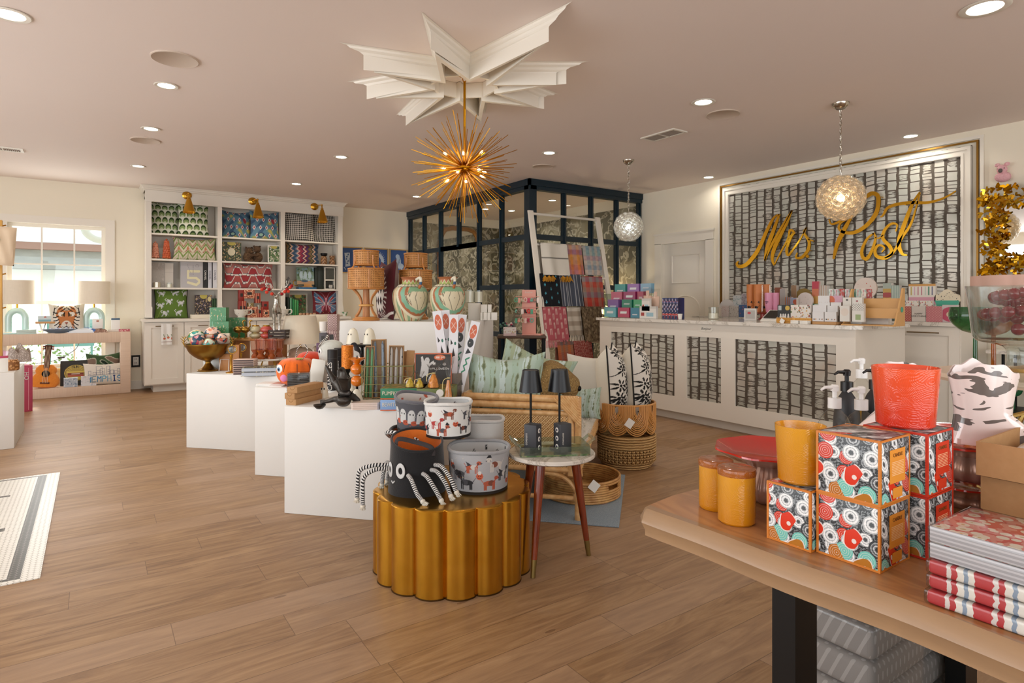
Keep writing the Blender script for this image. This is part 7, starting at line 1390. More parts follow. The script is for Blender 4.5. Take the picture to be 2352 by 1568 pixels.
for r_ in range(3):
 for k in range(44):
  a = 2*PI*k/44; z = .05+.035*r_; q.tube([(BR*math.cos(a+.0), BR*math.sin(a), z), (BR*1.01*math.cos(a+.09), BR*1.01*math.sin(a+.09), z+.03)], .0062, 5); q.tube([(BR*1.01*math.cos(a+.09), BR*1.01*math.sin(a+.09), z), (BR*math.cos(a), BR*math.sin(a), z+.03)], .0055, 5)
for k in range(5): q.tube([(BR*math.cos(a), BR*math.sin(a), .165+.018*k) for a in np.linspace(0, 2*PI, 50)[:-1]], .0095, 6, closed=True)
shape('woven_bands', q, m_sgr, bk); q = M(); n = 9
for k in range(n):
 a0_ = 2*PI*k/n
 for j in range(11):
  w_ = (.42-.034*j); zt = .486; zb = .262+.014*j; P = [(a0_-w_, zt), (a0_-w_*.98, .36+.008*j), (a0_-w_*.7, zb+.03), (a0_, zb), (a0_+w_*.7, zb+.03), (a0_+w_*.98, .36+.008*j), (a0_+w_, zt)]
  q.tube(crv([((BR+.003*(j % 2)+.004*(k % 2))*math.cos(a), (BR+.003*(j % 2)+.004*(k % 2))*math.sin(a), z) for a, z in P], 3), .0048, 5)
q.tube([(BR*math.cos(a), BR*math.sin(a), .484) for a in np.linspace(0, 2*PI, 40)[:-1]], .008, 6, closed=True); shape('looped_rim', q, m_wk, bk)
q = M(); q.T = Matrix.Translation((-.02, -BR-.012, .36)) @ Matrix.Rotation(.6, 4, 'Y'); q.box(-.028, .028, 0, .001, -.032, .032); shape('price_tag', q, m_cartw, bk, flat=True)
for i, (x, d, y0, rz, lab) in enumerate(((1410, 4.74, .33, 1.28, 'left cream cushion with black floral front standing in the basket'), (1465, 4.80, .34, 1.24, 'right cream cushion with black floral front standing in the basket'))):
 w_, h_, t_ = .33, .60, .25; o = thing('throw_pillow', lab, 'pillow', A(x, d, y0), 0, 'cream cushions in the wicker basket'); o.rotation_euler = (-.06, .0, CAMZ+rz); m = pillow_mesh(w_, h_, t_, 90, PA(p_blackflor, .65, 'ece6da'), ear=.10); m.col[1][:] = hx('e3dccb'); shape('cover', m, pmat(.9, 3), o)
 q = M(); P = []
 for k in range(60):
  s_ = k/60*4; ii = int(s_); f_ = s_-ii; a, b = [(-1+2*f_, -1), (1, -1+2*f_), (1-2*f_, 1), (-1, 1-2*f_)][ii]; P.append((a*w_/2*(1-.1*(1-b*b)), 0, h_/2+b*h_/2*(1-.05*(1-a*a)*(b < 0))*(1-max(b, 0)**2*.22*(1-abs(a)**1.5))))
 q.tube(P, .006, 6, closed=True); shape('piping', q, mat('piping_1a1817', '1a1817', .8), o)
rt = thing('rattan_tray', 'round coiled rattan tray with cut-out handles on the rug', 'tray', A(1334, 3.99, .01), CAMZ+.2); TR_ = .252; m_rt = mat('coiled_rattan', fn=lambda: dict(c=ramp(noise(coord(), 22), (.3, 'a8743e'), (.7, 'd0a062')), r=.45), coat=.2)
q = M()
for k in range(9):
 z = .01+.0145*k; gap = k in (5, 6); A_ = np.linspace(0, 2*PI, 60)
 if gap:
  for c0 in (-.9, PI-.9): q.tube([(TR_*math.cos(a), TR_*math.sin(a), z) for a in np.linspace(c0+.26, c0+PI-.26, 30)], .0078, 7)
 else: q.tube([(TR_*math.cos(a), TR_*math.sin(a), z) for a in A_[:-1]], .0078, 7, closed=True)
shape('side', q, m_rt, rt); q = M()
for k in range(14): r_ = .018*k+.008; q.tube([(r_*math.cos(a), r_*math.sin(a), .008) for a in np.linspace(0, 2*PI, 40)[:-1]], .0082, 6, closed=True)
shape('base', q, m_rt, rt)
tg = M(); tg.T = Matrix.Rotation(.7, 4, 'Y'); tg.box(-.03, .03, 0, .001, -.03, .03); shape('price_tag', tg, m_cartw, rt, (-.0, -TR_-.012, .12), flat=True)
# blanket ladder
ld = thing('blanket_ladder', 'white wooden blanket ladder leaning on the navy glazed room', 'ladder'); LX0, LX1 = 4.72, 5.90
def lp(x, z): k = z/2.45; return Vector((x+.0, 5.93+(6.42-5.93)*k, z))
for x, x2 in ((LX0, 4.70), (LX1, 5.92)):
 q = M(); a, b = lp(x, 2.45), lp(x2, 0); vs = []
 for p_ in (b, a): vs += [p_+Vector((dx, dy, 0)) for dx, dy in ((-.035, -.018), (.035, -.018), (.035, .018), (-.035, .018))]
 q.add(vs, [(0, 1, 5, 4), (1, 2, 6, 5), (2, 3, 7, 6), (3, 0, 4, 7), (3, 2, 1, 0), (4, 5, 6, 7)]); shape('side_rail', q, m_trim, ld, flat=True)
RZs = (2.41, 2.00, 1.575, 1.165, .72)
for z in RZs: q = M(); q.tube([lp(LX0, z), lp(LX1, z)], .018, 10); shape('rung', q, m_trim, ld)
def blanket(lab, x0, x1, rz_, drop, paint, n=40, asp=None, fringe=None, base='ffffff', poms=False, bump=2, thick=.035, nm='throw_blanket'):
 p0 = lp((x0+x1)/2, rz_); w_ = x1-x0-.01; t_ = thing(nm, lab, 'blanket', (p0.x, p0.y, 0), 0, None)
 def fn(U, V):
  s_ = V*(drop+.14); fr = np.clip(s_/drop, 0, 1); over = np.clip((s_-drop)/.14, 0, 1); z = rz_+.02-drop+np.minimum(s_, drop); y = -thick*(1-.3*np.sin(U*9+x0*7)*.6)-(rz_-z)*.18; y = np.where(over > 0, -thick+over*2*thick, y); z = np.where(over > 0, rz_+.02+.018*np.sin(over*PI)-.03*over, z)
  return (U-.5)*w_*(1+.03*(1-V)), y+.008*np.sin(U*14+V*3)*(1-V), z
 q = M(); q.surf(fn, n, int(n*drop/w_*.9)+4, paint); q.surf(lambda U, V: (lambda a: (a[0], a[1]*0+thick*.8-.02+0*U, a[2]))(fn(U, V)), 6, 8, lambda U, V: np.tile(paint(U, V).mean(0), (len(U), 1)), flip=True); shape('cloth', q, pmat(.95, bump), t_)
 if fringe:
  q = M(); rg = random.Random(1)
  for k in range(int(w_/.018)): x = -w_/2+.009+k*.018; q.tube([(x, -thick-drop*.18, rz_-drop+.02), (x+rg.uniform(-.01, .01), -thick-drop*.18-.01, rz_-drop-.07)], [.004, .005], 4)
  shape('fringe', q, mat('fringe_'+fringe, fringe, .95), t_)
 return t_, (p0.x, p0.y, rz_-drop)
def BW(x0, x1, z=2.0): k = 5.88+.2*z; a = W(x0, 0, Y=k).x; b = W(x1, 0, Y=k).x; return a, b
def p_wh(p): [p.f(abs(p.y-k-.004*np.sin(p.x*40)) < .008, '4a4440') for k in (.40, .78, .84)]
def plaid(cols, nx=3, ny=4, seed=1):
 def g(p):
  ix = np.floor(p.x/p.a*nx*2).astype(int); iy = np.floor(p.y*ny*2).astype(int); C_ = [np.array(hx(c)) for c in cols]
  a = np.array([C_[(i*3+seed) % len(C_)] for i in range(nx*2+2)])[ix]; b = np.array([C_[(i*5+seed*2) % len(C_)] for i in range(ny*2+2)])[iy]; p.c[:] = (a+b)/2
  p.c *= (1-.12*((np.sin(p.x*260)*np.sin(p.y*260)) > .2))[:, None]
 return g
def p_cross(p):
 for i in range(3):
  for j in range(5): cx = p.a*(.2+.33*i); cy = .1+.2*j+.1*(i % 2); p.f(p.rect(cx-.035, cy-.012, cx+.035, cy+.012) | p.rect(cx-.012, cy-.035, cx+.012, cy+.035), '3fb0c8')
def p_strip(p): p.f((p.x*26 % 1) < .18, 'b9bcc2'); [p.f(p.poly([(p.a*k, 1), (p.a*k+.09, 1), (p.a*k+.05, .35)]), '5b6172') for k in (.3, .65)]
def p_pink(p):
 for i in range(6):
  for j in range(5): cx = (i+.5)/6*p.a; cy = .1+.22*j+.1*(i % 2); p.f(p.rect(cx-.035, cy-.07, cx+.035, cy+.07), 'e6b4ac'); p.f(p.rect(cx-.012, cy-.07, cx+.012, cy+.03), 'c05a62')
def p_dia2(p):
 k = np.abs((p.x*3 % 1)-.5)*1.4+np.abs((p.y*3 % 1)-.5); p.f((k*7 % 1) < .22, 'd99a86'); p.f(k < .14, '8e2a2c')
R = RZs
t_, e = blanket('cream throw with thin black stripes and mustard tassels, top left of ladder', *BW(1243, 1302, R[1]-.2), R[1], .42, PA(p_wh, 1, 'e4dccd'), thick=.08)
rg = random.Random(4)
for i, dx in enumerate((-.20, -.13, -.07, .10, .17, .22)):
 q = M(); c = Vector((dx, -.15, R[1]-.42-.02)); [q.tube([c+Vector((0, 0, .03)), c+Vector((rg.uniform(-.035, .035), rg.uniform(-.03, .03), rg.uniform(-.05, .0)))], [.006, .0035], 4) for _ in range(40)]; shape('tassel', q, mat('mustard_yarn', 'c48a2a', .95), t_)
blanket('orange, mustard and pink plaid throw, top middle of ladder', *BW(1297, 1342, R[1]-.2), R[1], .40, PA(plaid(['f2a418', 'e87a30', 'e0807a', 'd8c8ac', 'b0748c', 'f4b428'], 3, 4, 1), .9))
blanket('aqua, rose and grey plaid throw, top right of ladder', *BW(1344, 1384, R[1]-.2), R[1], .40, PA(plaid(['8fb0ac', 'c98a92', 'd8c4b4', '9aa0ac', 'e2c9b6', '84a4b0'], 3, 4, 2), .9))
blanket('black navy throw with turquoise crosses on the ladder', *BW(1246, 1290, R[2]-.2), R[2]+.02, .42, PA(p_cross, .9, '15181f'))
blanket('slate striped throw between the cross throw and red plaid', *BW(1291, 1341, R[2]-.2), R[2]+.02, .42, PA(p_strip, .95, '4a5060'))
blanket('red, grey and tan plaid throw, middle right of ladder', *BW(1342, 1390, R[2]-.2), R[2], .42, PA(plaid(['c82a12', '8a94a4', 'd8583a', 'b08c78', '72869a', 'd44222'], 3, 4, 3), .9))
blanket('pink and rose geometric throw with fringe low on the ladder', *BW(1252, 1306, R[3]-.2), R[3], .42, PA(p_pink, .9, 'c4525e'), fringe='d8808a')
blanket('cream broad striped throw with fringe low on the ladder', *BW(1307, 1340, R[3]-.2), R[3]-.01, .36, PA(lambda p: p.f((p.y*4 % 1) < .5, 'b5a490'), .7, 'd8cdbc'), fringe='e2d9ca')
m_cur = mat('curly_fleece', fn=lambda: (lambda v: dict(c=mix(v[0] < .35, 'a18a68', '5f4c38'), r=1, b=(v[0], 1, .03)))(vor(coord(), 60)))
t_, e = blanket('shaggy brown fleece throw low right on the ladder', *BW(1338, 1386, R[3]-.2), R[3], .46, PA(lambda p: p.dots(500, .03, ['a18a68', '5f4c38', '7d694c'], 3), .8, '7d694c'), bump=9, thick=.06)
blanket('rust, orange and grey plaid throw on the lowest rung', *BW(1286, 1322, R[4]-.2), R[4], .40, PA(plaid(['c4622a', 'b8501e', '8c8a88', 'c98a6a', '7a6460', 'd07a30'], 3, 3, 1), .9))
blanket('brick red diamond throw on the lowest rung', *BW(1323, 1366, R[4]-.2), R[4], .40, PA(p_dia2, .9, 'a8423c'))
# dark side stand with hair accessories
ac = A(1200, 6.35); at = thing('accent_table', 'small dark wood table holding the pink accessory stand', 'table', ac, CAMZ); q = M(); q.rbox(-.26, .24, -.2, .2, .885, .91, .004); shape('top', q, mat('dark_walnut', '4a3320', .4), at)
for x in (-.24, .22): q = M(); q.box(x-.012, x+.012, -.18, -.156, 0, .885); q.box(x-.012, x+.012, .156, .18, 0, .885); q.box(x-.012, x+.012, -.18, .18, .12, .14); shape('leg_frame', q, m_black, at, flat=True)
hs = thing('accessory_stand', 'tall pink board stand hung with hair clips and scrunchies', 'stand', ac+UU*0+Vector((0, 0, .911)), CAMZ-.25); hs.location = A(1214, 6.3, .911)
m_pink = mat('blush_board', 'dfa092', .5); q = M(); q.rbox(-.07, .075, 0, .03, .0, .47, .003); q.rbox(-.06, .14, -.06, .09, 0, .014, .003); shape('board', q, m_pink, hs); q = M(); [q.tube([(-.13, -.04, z), (.12, -.04, z)], .003, 5) for z in (.40, .29, .20)]; [q.tube([(x, 0, z), (x, -.04, z)], .003, 5) for x in (-.05, .06) for z in (.40, .29, .20)]; shape('hooks', q, m_pink, hs)
text(hs, 'LouLou', .026, (0, -.001, .445), FRONT, mat('off_white_ink', 'd8d4cc', .6), shear=.3)
rg = random.Random(9); hc = ['5aa080', 'e8d8d0', 'c04860', 'e0a090', '2a2a30', '7ab0a0', 'c9b9a0', 'd43a3a', '8a7a70', 'e6c0b8']
for i in range(22):
 r_ = i // 8; x = -.12+.033*(i % 8); z = (.385, .27, .175)[r_]; q = M(); k = hc[(i*3+r_) % 10]
 if i % 3 == 0: q.tube([(x+.016*math.cos(a), -.05, z-.02+.02*math.sin(a)) for a in np.linspace(0, 2*PI, 12)[:-1]], .006, 6, closed=True)
 elif i % 3 == 1: q.rbox(x-.014, x+.014, -.055, -.045, z-.05, z, .004)
 else: [q.sph((x+rg.uniform(-.012, .012), -.05, z-.02+rg.uniform(-.015, .015)), .009, 5) for _ in range(5)]
 solo('hair_accessory', q, mat('accessory_'+k, k, .6), 'small '+['looped scrunchie', 'carded clip', 'beaded bow'][i % 3]+' hanging on the pink stand, '+['top', 'middle', 'lowest'][r_]+' row', 'hair accessory', hs.location, CAMZ-.25, 'hair accessories on the pink stand')
pbox('display_box', 'low pink patterned box of sticks beside the pink stand', 'box', .13, .08, .085, PA(lambda p: (p.dots(30, .06, ['d9a0a0', 'b04a50', 'c9a83a'], 2), p.f(p.y < .3, 'e6c4c0')), 1.4, 'ece2da'), A(1171, 6.2, .911), CAMZ, None, 30, 'e0cfc8')
for i in range(5):
 q = M(); k = ['3f6a5a', '2c2c30', 'c04860', 'd8d0c8', '5a5a60'][i]; q.T = Matrix.Rotation(i*1.3, 4, 'Z'); [q.sph((rg.uniform(-.03, .03), rg.uniform(-.03, .03), .02+rg.uniform(0, .10)), .013, 5) for _ in range(12)]; q.tube([(0, 0, 0), (0, 0, .1)], .003, 5); solo('trinket', q, mat('trinket_'+k, k, .4), ['dark green', 'black', 'magenta', 'silvery', 'grey'][i]+' beaded bunch left of the pink stand', 'trinket', A(1156+6*i, 6.45, .911), 0, 'beaded bunches on the accent table')
# bubble glass pendants
m_bub = glass('bubble_glass', 'fbf8f2', .04, 1.25, .14)
def pendant(loc, zc, R_, lab, tint, e):
 t_ = thing('bubble_pendant', lab, 'pendant light', (loc[0], loc[1], CEIL), 0, 'bubble glass pendants'); z = zc-CEIL
 q = M(); q.lathe([(1e-4, -.055), (.03, -.05), (.058, -.025), (.066, -.002), (.066, 0)], 28); shape('canopy', q, m_chrome, t_)
 q = M(); n = int((abs(z)-R_-.06)/.032)
 for k in range(n):
  zz = -.06-.032*k; a = PI/2*(k % 2); q.tube([(.008*math.cos(b)*math.cos(a), .008*math.cos(b)*math.sin(a), zz-.014+.021*math.sin(b)) for b in np.linspace(0, 2*PI, 9)[:-1]], .0022, 5, closed=True)
 q.tube(crv([(.012*math.sin(k*1.7), .01*math.cos(k*1.2), -.05-(abs(z)-R_)*k/8) for k in range(9)], 3), .002, 5); shape('chain', q, m_chrome, t_)
 g = math.pi*(3-5**.5); N_ = 105; q = M(); core = R_*.77
 for k in range(N_):
  y = 1-2*(k+.5)/N_; r_ = math.sqrt(1-y*y); a = g*k; q.sph((core*r_*math.cos(a), core*r_*math.sin(a), z+core*y), R_*.225, 7)
 o = shape('bubbles', q, m_bub, t_)
 q = M(); q.sph((0, 0, z), R_*.16, 10); shape('bulb', q, mat('pendant_bulb_'+tint, tint, em=14), t_)
 l = bpy.data.lights.new('pendant_light', 'POINT'); l.energy = e; l.color = hx(tint); l.shadow_soft_size = .05; lo = bpy.data.objects.new('pendant_light', l); C.objects.link(lo); lo.location = (loc[0], loc[1], zc)
pendant((5.045, 2.57), 2.11, .193, 'warm lit bubble glass pendant nearer the camera, before the gold sign', 'ffd9a8', 2.6); pendant((5.08, 5.0), 2.12, .176, 'cool lit bubble glass pendant before the navy glazed room', 'd6e9ff', 2.2)
# star medallion and starburst chandelier
sc_ = A(1067, 4.30); lat0 = -.336; RGT = Vector((cs, -sn, 0)); FWD = Vector((sn, cs, 0))
tips = [(-.75, -.50), (-.17, -.90), (.66, -1.02), (.86, -.195), (.71, .466), (.10, .966), (-.675, 1.0), (-.89, .19)]
tips = [Vector((x, y)) for x, y in tips]; inn = []
for i in range(8): a = tips[i].normalized(); b = tips[(i+1) % 8].normalized(); inn.append((a+b).normalized()*.345)
out = [p_ for i in range(8) for p_ in (tips[i], inn[i])]
def offs(poly, d_):
 n = len(poly); r_ = []
 for i in range(n):
  a, b, c = poly[i-1], poly[i], poly[(i+1) % n]; e1 = (b-a).normalized(); e2 = (c-b).normalized(); n1 = Vector((e1.y, -e1.x)); n2 = Vector((e2.y, -e2.x)); k = (n1+n2); k = k/max(.07, k.dot(n1)) if k.length > 1e-6 else n1; r_.append(b+k*d_)
 return r_
def w3(p_, z): return RGT*p_.x+FWD*p_.y+Vector((0, 0, z))
sg2 = 1 if sum(out[i-1].x*out[i].y-out[i].x*out[i-1].y for i in range(16)) > 0 else -1
md = thing('ceiling_medallion', 'large white eight pointed star of crown moulding on the ceiling', 'ceiling medallion', (sc_.x, sc_.y, CEIL))
prof = [(0, -.001), (-.012, -.006), (-.016, -.018), (-.03, -.03), (-.036, -.044), (-.05, -.055), (-.052, -.062), (-.052, -.142), (-.080, -.142), (-.080, -.004)]
q = M(); rings = [[w3(p_, z) for p_ in offs(out, d_*sg2)] for d_, z in prof]; vs = [v for r_ in rings for v in r_]; fs = [(i*16+j, i*16+(j+1) % 16, (i+1)*16+(j+1) % 16, (i+1)*16+j) for i in range(len(prof)-1) for j in range(16)]
q.add(vs, fs); shape('star_moulding', q, m_trim, md, flat=True)
q = M(); inr = [p_*.60 for p_ in offs(out, -.08*sg2)]
for i in range(8): a, b = inn[i]*.72, inn[(i+1) % 8]*.72; q.add([w3(a, -.11), w3(b, -.11), w3(b, -.002), w3(a, -.002), w3(a*.93, -.11), w3(b*.93, -.11), w3(b*.93, -.002), w3(a*.93, -.002)], [(0, 1, 2, 3), (4, 5, 6, 7), (0, 1, 5, 4)])
for i in range(16): a, b = tips[i % 8]*.55, inn[(i // 8+i) % 8]*.72; q.add([w3(tips[i % 8]*.82, -.141), w3(b, -.11), w3(b, -.003), w3(tips[i % 8]*.82, -.003)], [(0, 1, 2, 3)]) if (i // 8 == 0) else None
shape('inner_ribs', q, m_trim, md, flat=True)
ch = thing('starburst_chandelier', 'gold starburst chandelier of thin spikes and candle bulbs', 'chandelier', (sc_.x, sc_.y, CEIL), CAMZ); zc = 2.205-CEIL; m_sp = mat('satin_gold', 'c68a20', .3, 1)
q = M(); q.lathe([(1e-4, -.03), (.05, -.025), (.055, -.004), (.055, 0)], 24); q.tube([(.014*math.cos(a), 0, -.05+.018*math.sin(a)) for a in np.linspace(0, 2*PI, 12)[:-1]], .003, 6, closed=True); shape('canopy', q, m_sp, ch)
q = M(); q.cyl((0, 0, zc), .009, abs(zc)-.07, 12); shape('rod', q, m_sp, ch); q = M(); q.sph((0, 0, zc), (.04, .04, .04), 10); q.lathe([(1e-4, zc-.006), (.06, zc-.006), (.06, zc+.006), (1e-4, zc+.006)], 24); shape('hub', q, m_sp, ch)
rg = random.Random(12); N_ = 165; g = PI*(3-5**.5)
bulbs = [(-.135, -.05, .095), (.125, -.03, .11), (.0, -.12, .08), (-.14, -.10, -.02), (.11, -.10, -.03), (-.035, -.16, -.06), (.13, -.06, -.07), (-.12, -.05, -.10), (.02, -.13, -.12), (.05, .14, .03), (-.06, .15, .0), (.14, .08, -.01)]
q = M(); spl = 0
for k in range(N_):
 y = 1-2*(k+.5)/N_; r_ = math.sqrt(1-y*y); a = g*k+rg.uniform(-.1, .1); d_ = Vector((r_*math.cos(a), r_*math.sin(a), y)); L_ = rg.choice((.30, .335, .37, .395))+rg.uniform(-.02, .015)
 if d_.z > .985: continue
 if spl < 100: s_ = M(); s_.tube([d_*.03+Vector((0, 0, zc)), d_*L_+Vector((0, 0, zc))], [.0032, .0022], 5); shape('spike', s_, m_sp, ch); spl += 1
 else: q.tube([d_*.03+Vector((0, 0, zc)), d_*L_+Vector((0, 0, zc))], [.0032, .0022], 5)
o = shape('spikes', q, m_sp, ch); o['kind'] = 'stuff'
for i, b in enumerate(bulbs):
 v = Vector(b); d_ = v.normalized(); rot = d_.to_track_quat('Z', 'Y').to_matrix().to_4x4(); q = M(); q.T = Matrix.Translation(Vector((0, 0, zc))) @ rot; q.cyl((0, 0, .03), .008, v.length-.06, 10); shape('bulb_socket', q, m_sp, ch)
 q = M(); q.T = Matrix.Translation(Vector((0, 0, zc))) @ rot; L_ = v.length-.03; q.lathe([(.006, L_), (.014, L_+.012), (.015, L_+.025), (.008, L_+.045), (.001, L_+.062)], 14); shape('bulb_glass', q, glass('bulb_clear', 'fff6e6', .02), ch)
 q = M(); q.T = Matrix.Translation(Vector((0, 0, zc))) @ rot; q.sph((0, 0, L_+.026), (.007, .007, .016), 6); shape('filament', q, mat('filament_glow', 'ffd79a', em=26), ch)
l = bpy.data.lights.new('chandelier_light', 'POINT'); l.energy = 9; l.color = (1, .80, .55); l.shadow_soft_size = .16; lo = bpy.data.objects.new('chandelier_light', l); C.objects.link(lo); lo.location = (sc_.x, sc_.y, 2.205)
mr = thing('arched_mirror', 'tall arched gold framed mirror inside the navy glazed room', 'mirror', (5.82, YB-.06, .25)); w_, hh = .44, 1.97
P = [(-w_, 0), (-w_, hh)]+[(-w_+w_*.45*(1-math.cos(a)), hh+.42*math.sin(a)) for a in (.4, .8, 1.2)]+[(-w_*.4, hh+.43), (w_*.4, hh+.43)]+[(w_-w_*.45*(1-math.cos(a)), hh+.42*math.sin(a)) for a in (1.2, .8, .4)]+[(w_, hh), (w_, 0)]
q = M(); q.tube([(x, 0, z) for x, z in P], .045, 8, closed=True); shape('frame', q, mat('old_gold_frame', 'a9773c', .35, .7), mr); q = M(); q.add([(x, .0, z) for x, z in P], [tuple(range(len(P)))]); shape('glass', q, mat('mirror_silver', 'dfe0dc', .02, 1), mr, flat=True)
for x, y, lab in ((5.15, 9.2, 'small globe lamp inside the navy room near the doorway'), (6.6, 7.0, 'small globe lamp inside the navy room by the right wall')):
 t_ = thing('globe_lamp', lab, 'lamp', (x, y, 0)); q = M(); q.lathe([(1e-4, 0), (.12, 0), (.12, .02), (.012, .03), (.012, 1.05), (1e-4, 1.05)], 20); shape('stand', q, m_brass, t_); q = M(); q.sph((0, 0, 1.12), .07, 10); shape('globe', q, mat('warm_globe', 'ffcf8a', em=9), t_)
 l = bpy.data.lights.new('globe_light', 'POINT'); l.energy = 13; l.color = (1, .76, .48); l.shadow_soft_size = .08; lo = bpy.data.objects.new('globe_light', l); C.objects.link(lo); lo.location = (x, y-.0, 1.28)
# on the sales counter (fronts face the shop, local -Y turned to -X)
RX = -PI/2; CZ = 1.068
def cx_(x0, x1, yt, X, z=CZ): return spanX(x0, x1, yt, z, X)
def plinebox(p, t='SHOWER'): [p.f(p.rect(p.a*.2, y, p.a*.8, y+.03), 'e6ecec') for y in (.3, .42, .54)]
blk_c = [['3fa7a0', 'a06ab8', '7fb0cc'], ['d0607c', 'a8326a', 'b83258'], ['8a5aa8', '1f8a6c', '3fb070'], ['66b8c4', 'c0305c', '2a86a4']]
row_n = ['top', 'second', 'third', 'bottom']; cn_ = ['left', 'middle', 'right']
xs_r = [[(1412, 1436), (1441, 1467), (1471, 1495)], [(1404, 1428), (1432, 1459), (1464, 1478)], [(1396, 1420), (1428, 1451), (1455, 1474)], [(1388, 1414), (1419, 1445), (1448, 1468)]]
st_ = thing('display_stand', 'clear acrylic stepped stand under the coloured packets', 'stand', (0, 0, 0)); q = M()
for r_ in range(4): l0, w0, _ = cx_(1386, 1500, None, 5.16+.07*r_); q.box(5.16+.07*r_, 5.23+.07*r_, l0[1]-w0/2, l0[1]+w0/2, CZ, CZ+.002+.095*r_)
shape('steps', q, glass('acrylic', 'e6eee4', .03, 1.5, .06), st_, flat=True)
for r_ in range(4):
 k = 3-r_
 for c_ in range(3):
  x0, x1 = xs_r[r_][c_]; l0, w0, _ = cx_(x0, x1, None, 5.155+.07*k); z = CZ+.004+.095*k; pbox('wrapped_packet', row_n[r_]+' row '+cn_[c_]+' square coloured packet on the stepped counter stand', 'packet', w0, .06, .115, PA(plinebox, 1, blk_c[r_][c_]), (l0[0], l0[1], z), RX, 'coloured packets on the counter', 16, blk_c[r_][c_], .25)
def p_plug(p): [p.f(p.rect(.08+.42*k, .2, .3+.42*k, .5), 'b8403a') for k in range(2)]; p.f(p.rect(.4, .15, .85, .5), '9cc8d8'); p.f(p.y > .8, 'd9d4cc')
for i, (x0, x1, yt, z, lab) in enumerate(((1469, 1507, 703, 0, 'lower red and blue printed card pack beside the coloured packets'), (1474, 1492, 685, .085, 'upper red and blue printed card pack'))): l0, w0, h0 = cx_(x0, x1, yt, 5.15, CZ+z); pbox('card_pack', lab, 'card', w0, .03, h0, PA(p_plug, 1, 'eeeae2'), l0, RX, None, 40, 'e4e0d8')
for i, x in enumerate((1487, 1505)):
 l0, w0, h0 = cx_(x-9, x+9, 660+3*i, 5.24, CZ+.12); t_ = thing('wrapped_cookie', ['left', 'right'][i]+' cellophane wrapped pink bottle shaped card', 'card', l0, RX, 'pink bottle shaped cards'); q = M(); q.rbox(-w0/2, w0/2, 0, .008, 0, h0*.6, .003); q.rbox(-w0/5, w0/5, 0, .008, h0*.6, h0*.85, .003); shape('card', q, mat('peach_card', 'ecc8b2', .5), t_); q = M(); q.rbox(-w0/2-.004, w0/2+.004, -.004, .012, 0, h0, .003); shape('wrapper', q, m_cel, t_)
for i in range(5):
 l0, w0, h0 = cx_(1521+7.4*i, 1528.4+7.4*i, 684, 5.20); pbox('chocolate_bar', ['first', 'second', 'third', 'fourth', 'last'][i]+' navy floral chocolate bar standing in a row', 'bar', w0*.95, .10, h0, PA(lambda p: (p.dots(60, .05, ['3d5a9a', 'b03a4a', 'c9b9d0', '2a3568'], 4), p.f(p.ell(.2, .22, .2, .04), 'd8402a')), .35, '262c52'), l0, RX, 'navy chocolate bars', 14, '2a3060', .3)
q = M(); q.lathe([(1e-4, 0), (.018, 0), (.026, .06), (.022, .06), (.016, .01)], 16); solo('small_cup', q, m_cartw, 'tiny white ribbed cup right of the chocolate bars', 'cup', (5.2, cx_(1558, 1566, None, 5.2)[0][1], CZ))
candle('clear hurricane glass with a small white candle at counter middle', .055, .13, (5.55, cx_(1626, 1652, None, 5.55)[0][1], CZ), m_clear, m_wax, fill=.5)
def sb_(x0, x1, yt, X, name, lab, cat, fn, base, side='cfc8c0', z=CZ, dp=.05, n=40, g=None, r=.45): l0, w0, h0 = cx_(x0, x1, yt, X, z); return pbox(name, lab, cat, w0, dp, h0, PA(fn, w0/max(h0, .01), base), l0, RX, g, n, side, r)
dots_ = lambda cols, n=60, r=.05: (lambda p: p.dots(n, r, cols, 3))
BX = 6.38; BZ = 1.076
sb_(1657, 1674, 702, BX-.05, 'gift_box', 'pale pink gift carton behind the hurricane glass', 'box', dots_(['c9a9a4', 'e2d6d0'], 30), 'd4c4bc', z=BZ); sb_(1675, 1696, 703, BX-.05, 'gift_box', 'speckled beige gift carton on the back counter', 'box', dots_(['8a8078', 'b5a99c'], 90, .03), 'cfc6ba', z=BZ); sb_(1697, 1718, 700, BX-.05, 'gift_box', 'blue gift carton beside the orange mugs', 'box', dots_(['4a74a8', '7a94b8', 'c9584a'], 20), '3f6498', z=BZ)
q = M(); pts_ = [(.11*math.cos(a), .11*math.sin(a)) for a in np.linspace(0, PI, 9)]; q.T = Matrix.Rotation(PI/2, 4, 'X'); q.prism(pts_, -.03, 0); o = solo('plate_pack', q, mat('shrink_wrapped_white', 'd3cdc9', .2), 'half round shrink wrapped plates standing on the back counter', 'plates', (BX+.05, cx_(1655, 1684, None, BX+.05)[0][1], BZ+.10), RX); block('gift_box', 'pale carton under the half round plates', 'box', .24, .08, .10, mat('pale_print', 'd9cfc4', .4), (BX+.04, cx_(1655, 1684, None, BX+.05)[0][1], BZ), RX)
sb_(1684, 1703, 678, BX+.06, 'napkin_pack', 'blue sprigged napkin pack at the back', 'napkins', dots_(['7fa3a8', '9ab4b8'], 50, .025), 'd6d9d6', z=BZ); sb_(1703, 1716, 674, BX+.06, 'napkin_pack', 'tall grey patterned pack behind the orange mugs', 'napkins', dots_(['8a7f86', 'a79aa0'], 90, .03), 'b9aeb2', z=BZ)
sb_(1709, 1737, 708, 5.45, 'photo_frame', 'small white framed card with a red bird on the counter', 'frame', lambda p: (p.f(p.rect(.12*p.a, .15, .88*p.a, .85), 'b9b4ae'), p.f(p.ell(p.a*.42, .62, .16, .10), 'c83038')), 'dcd8d2', dp=.015)
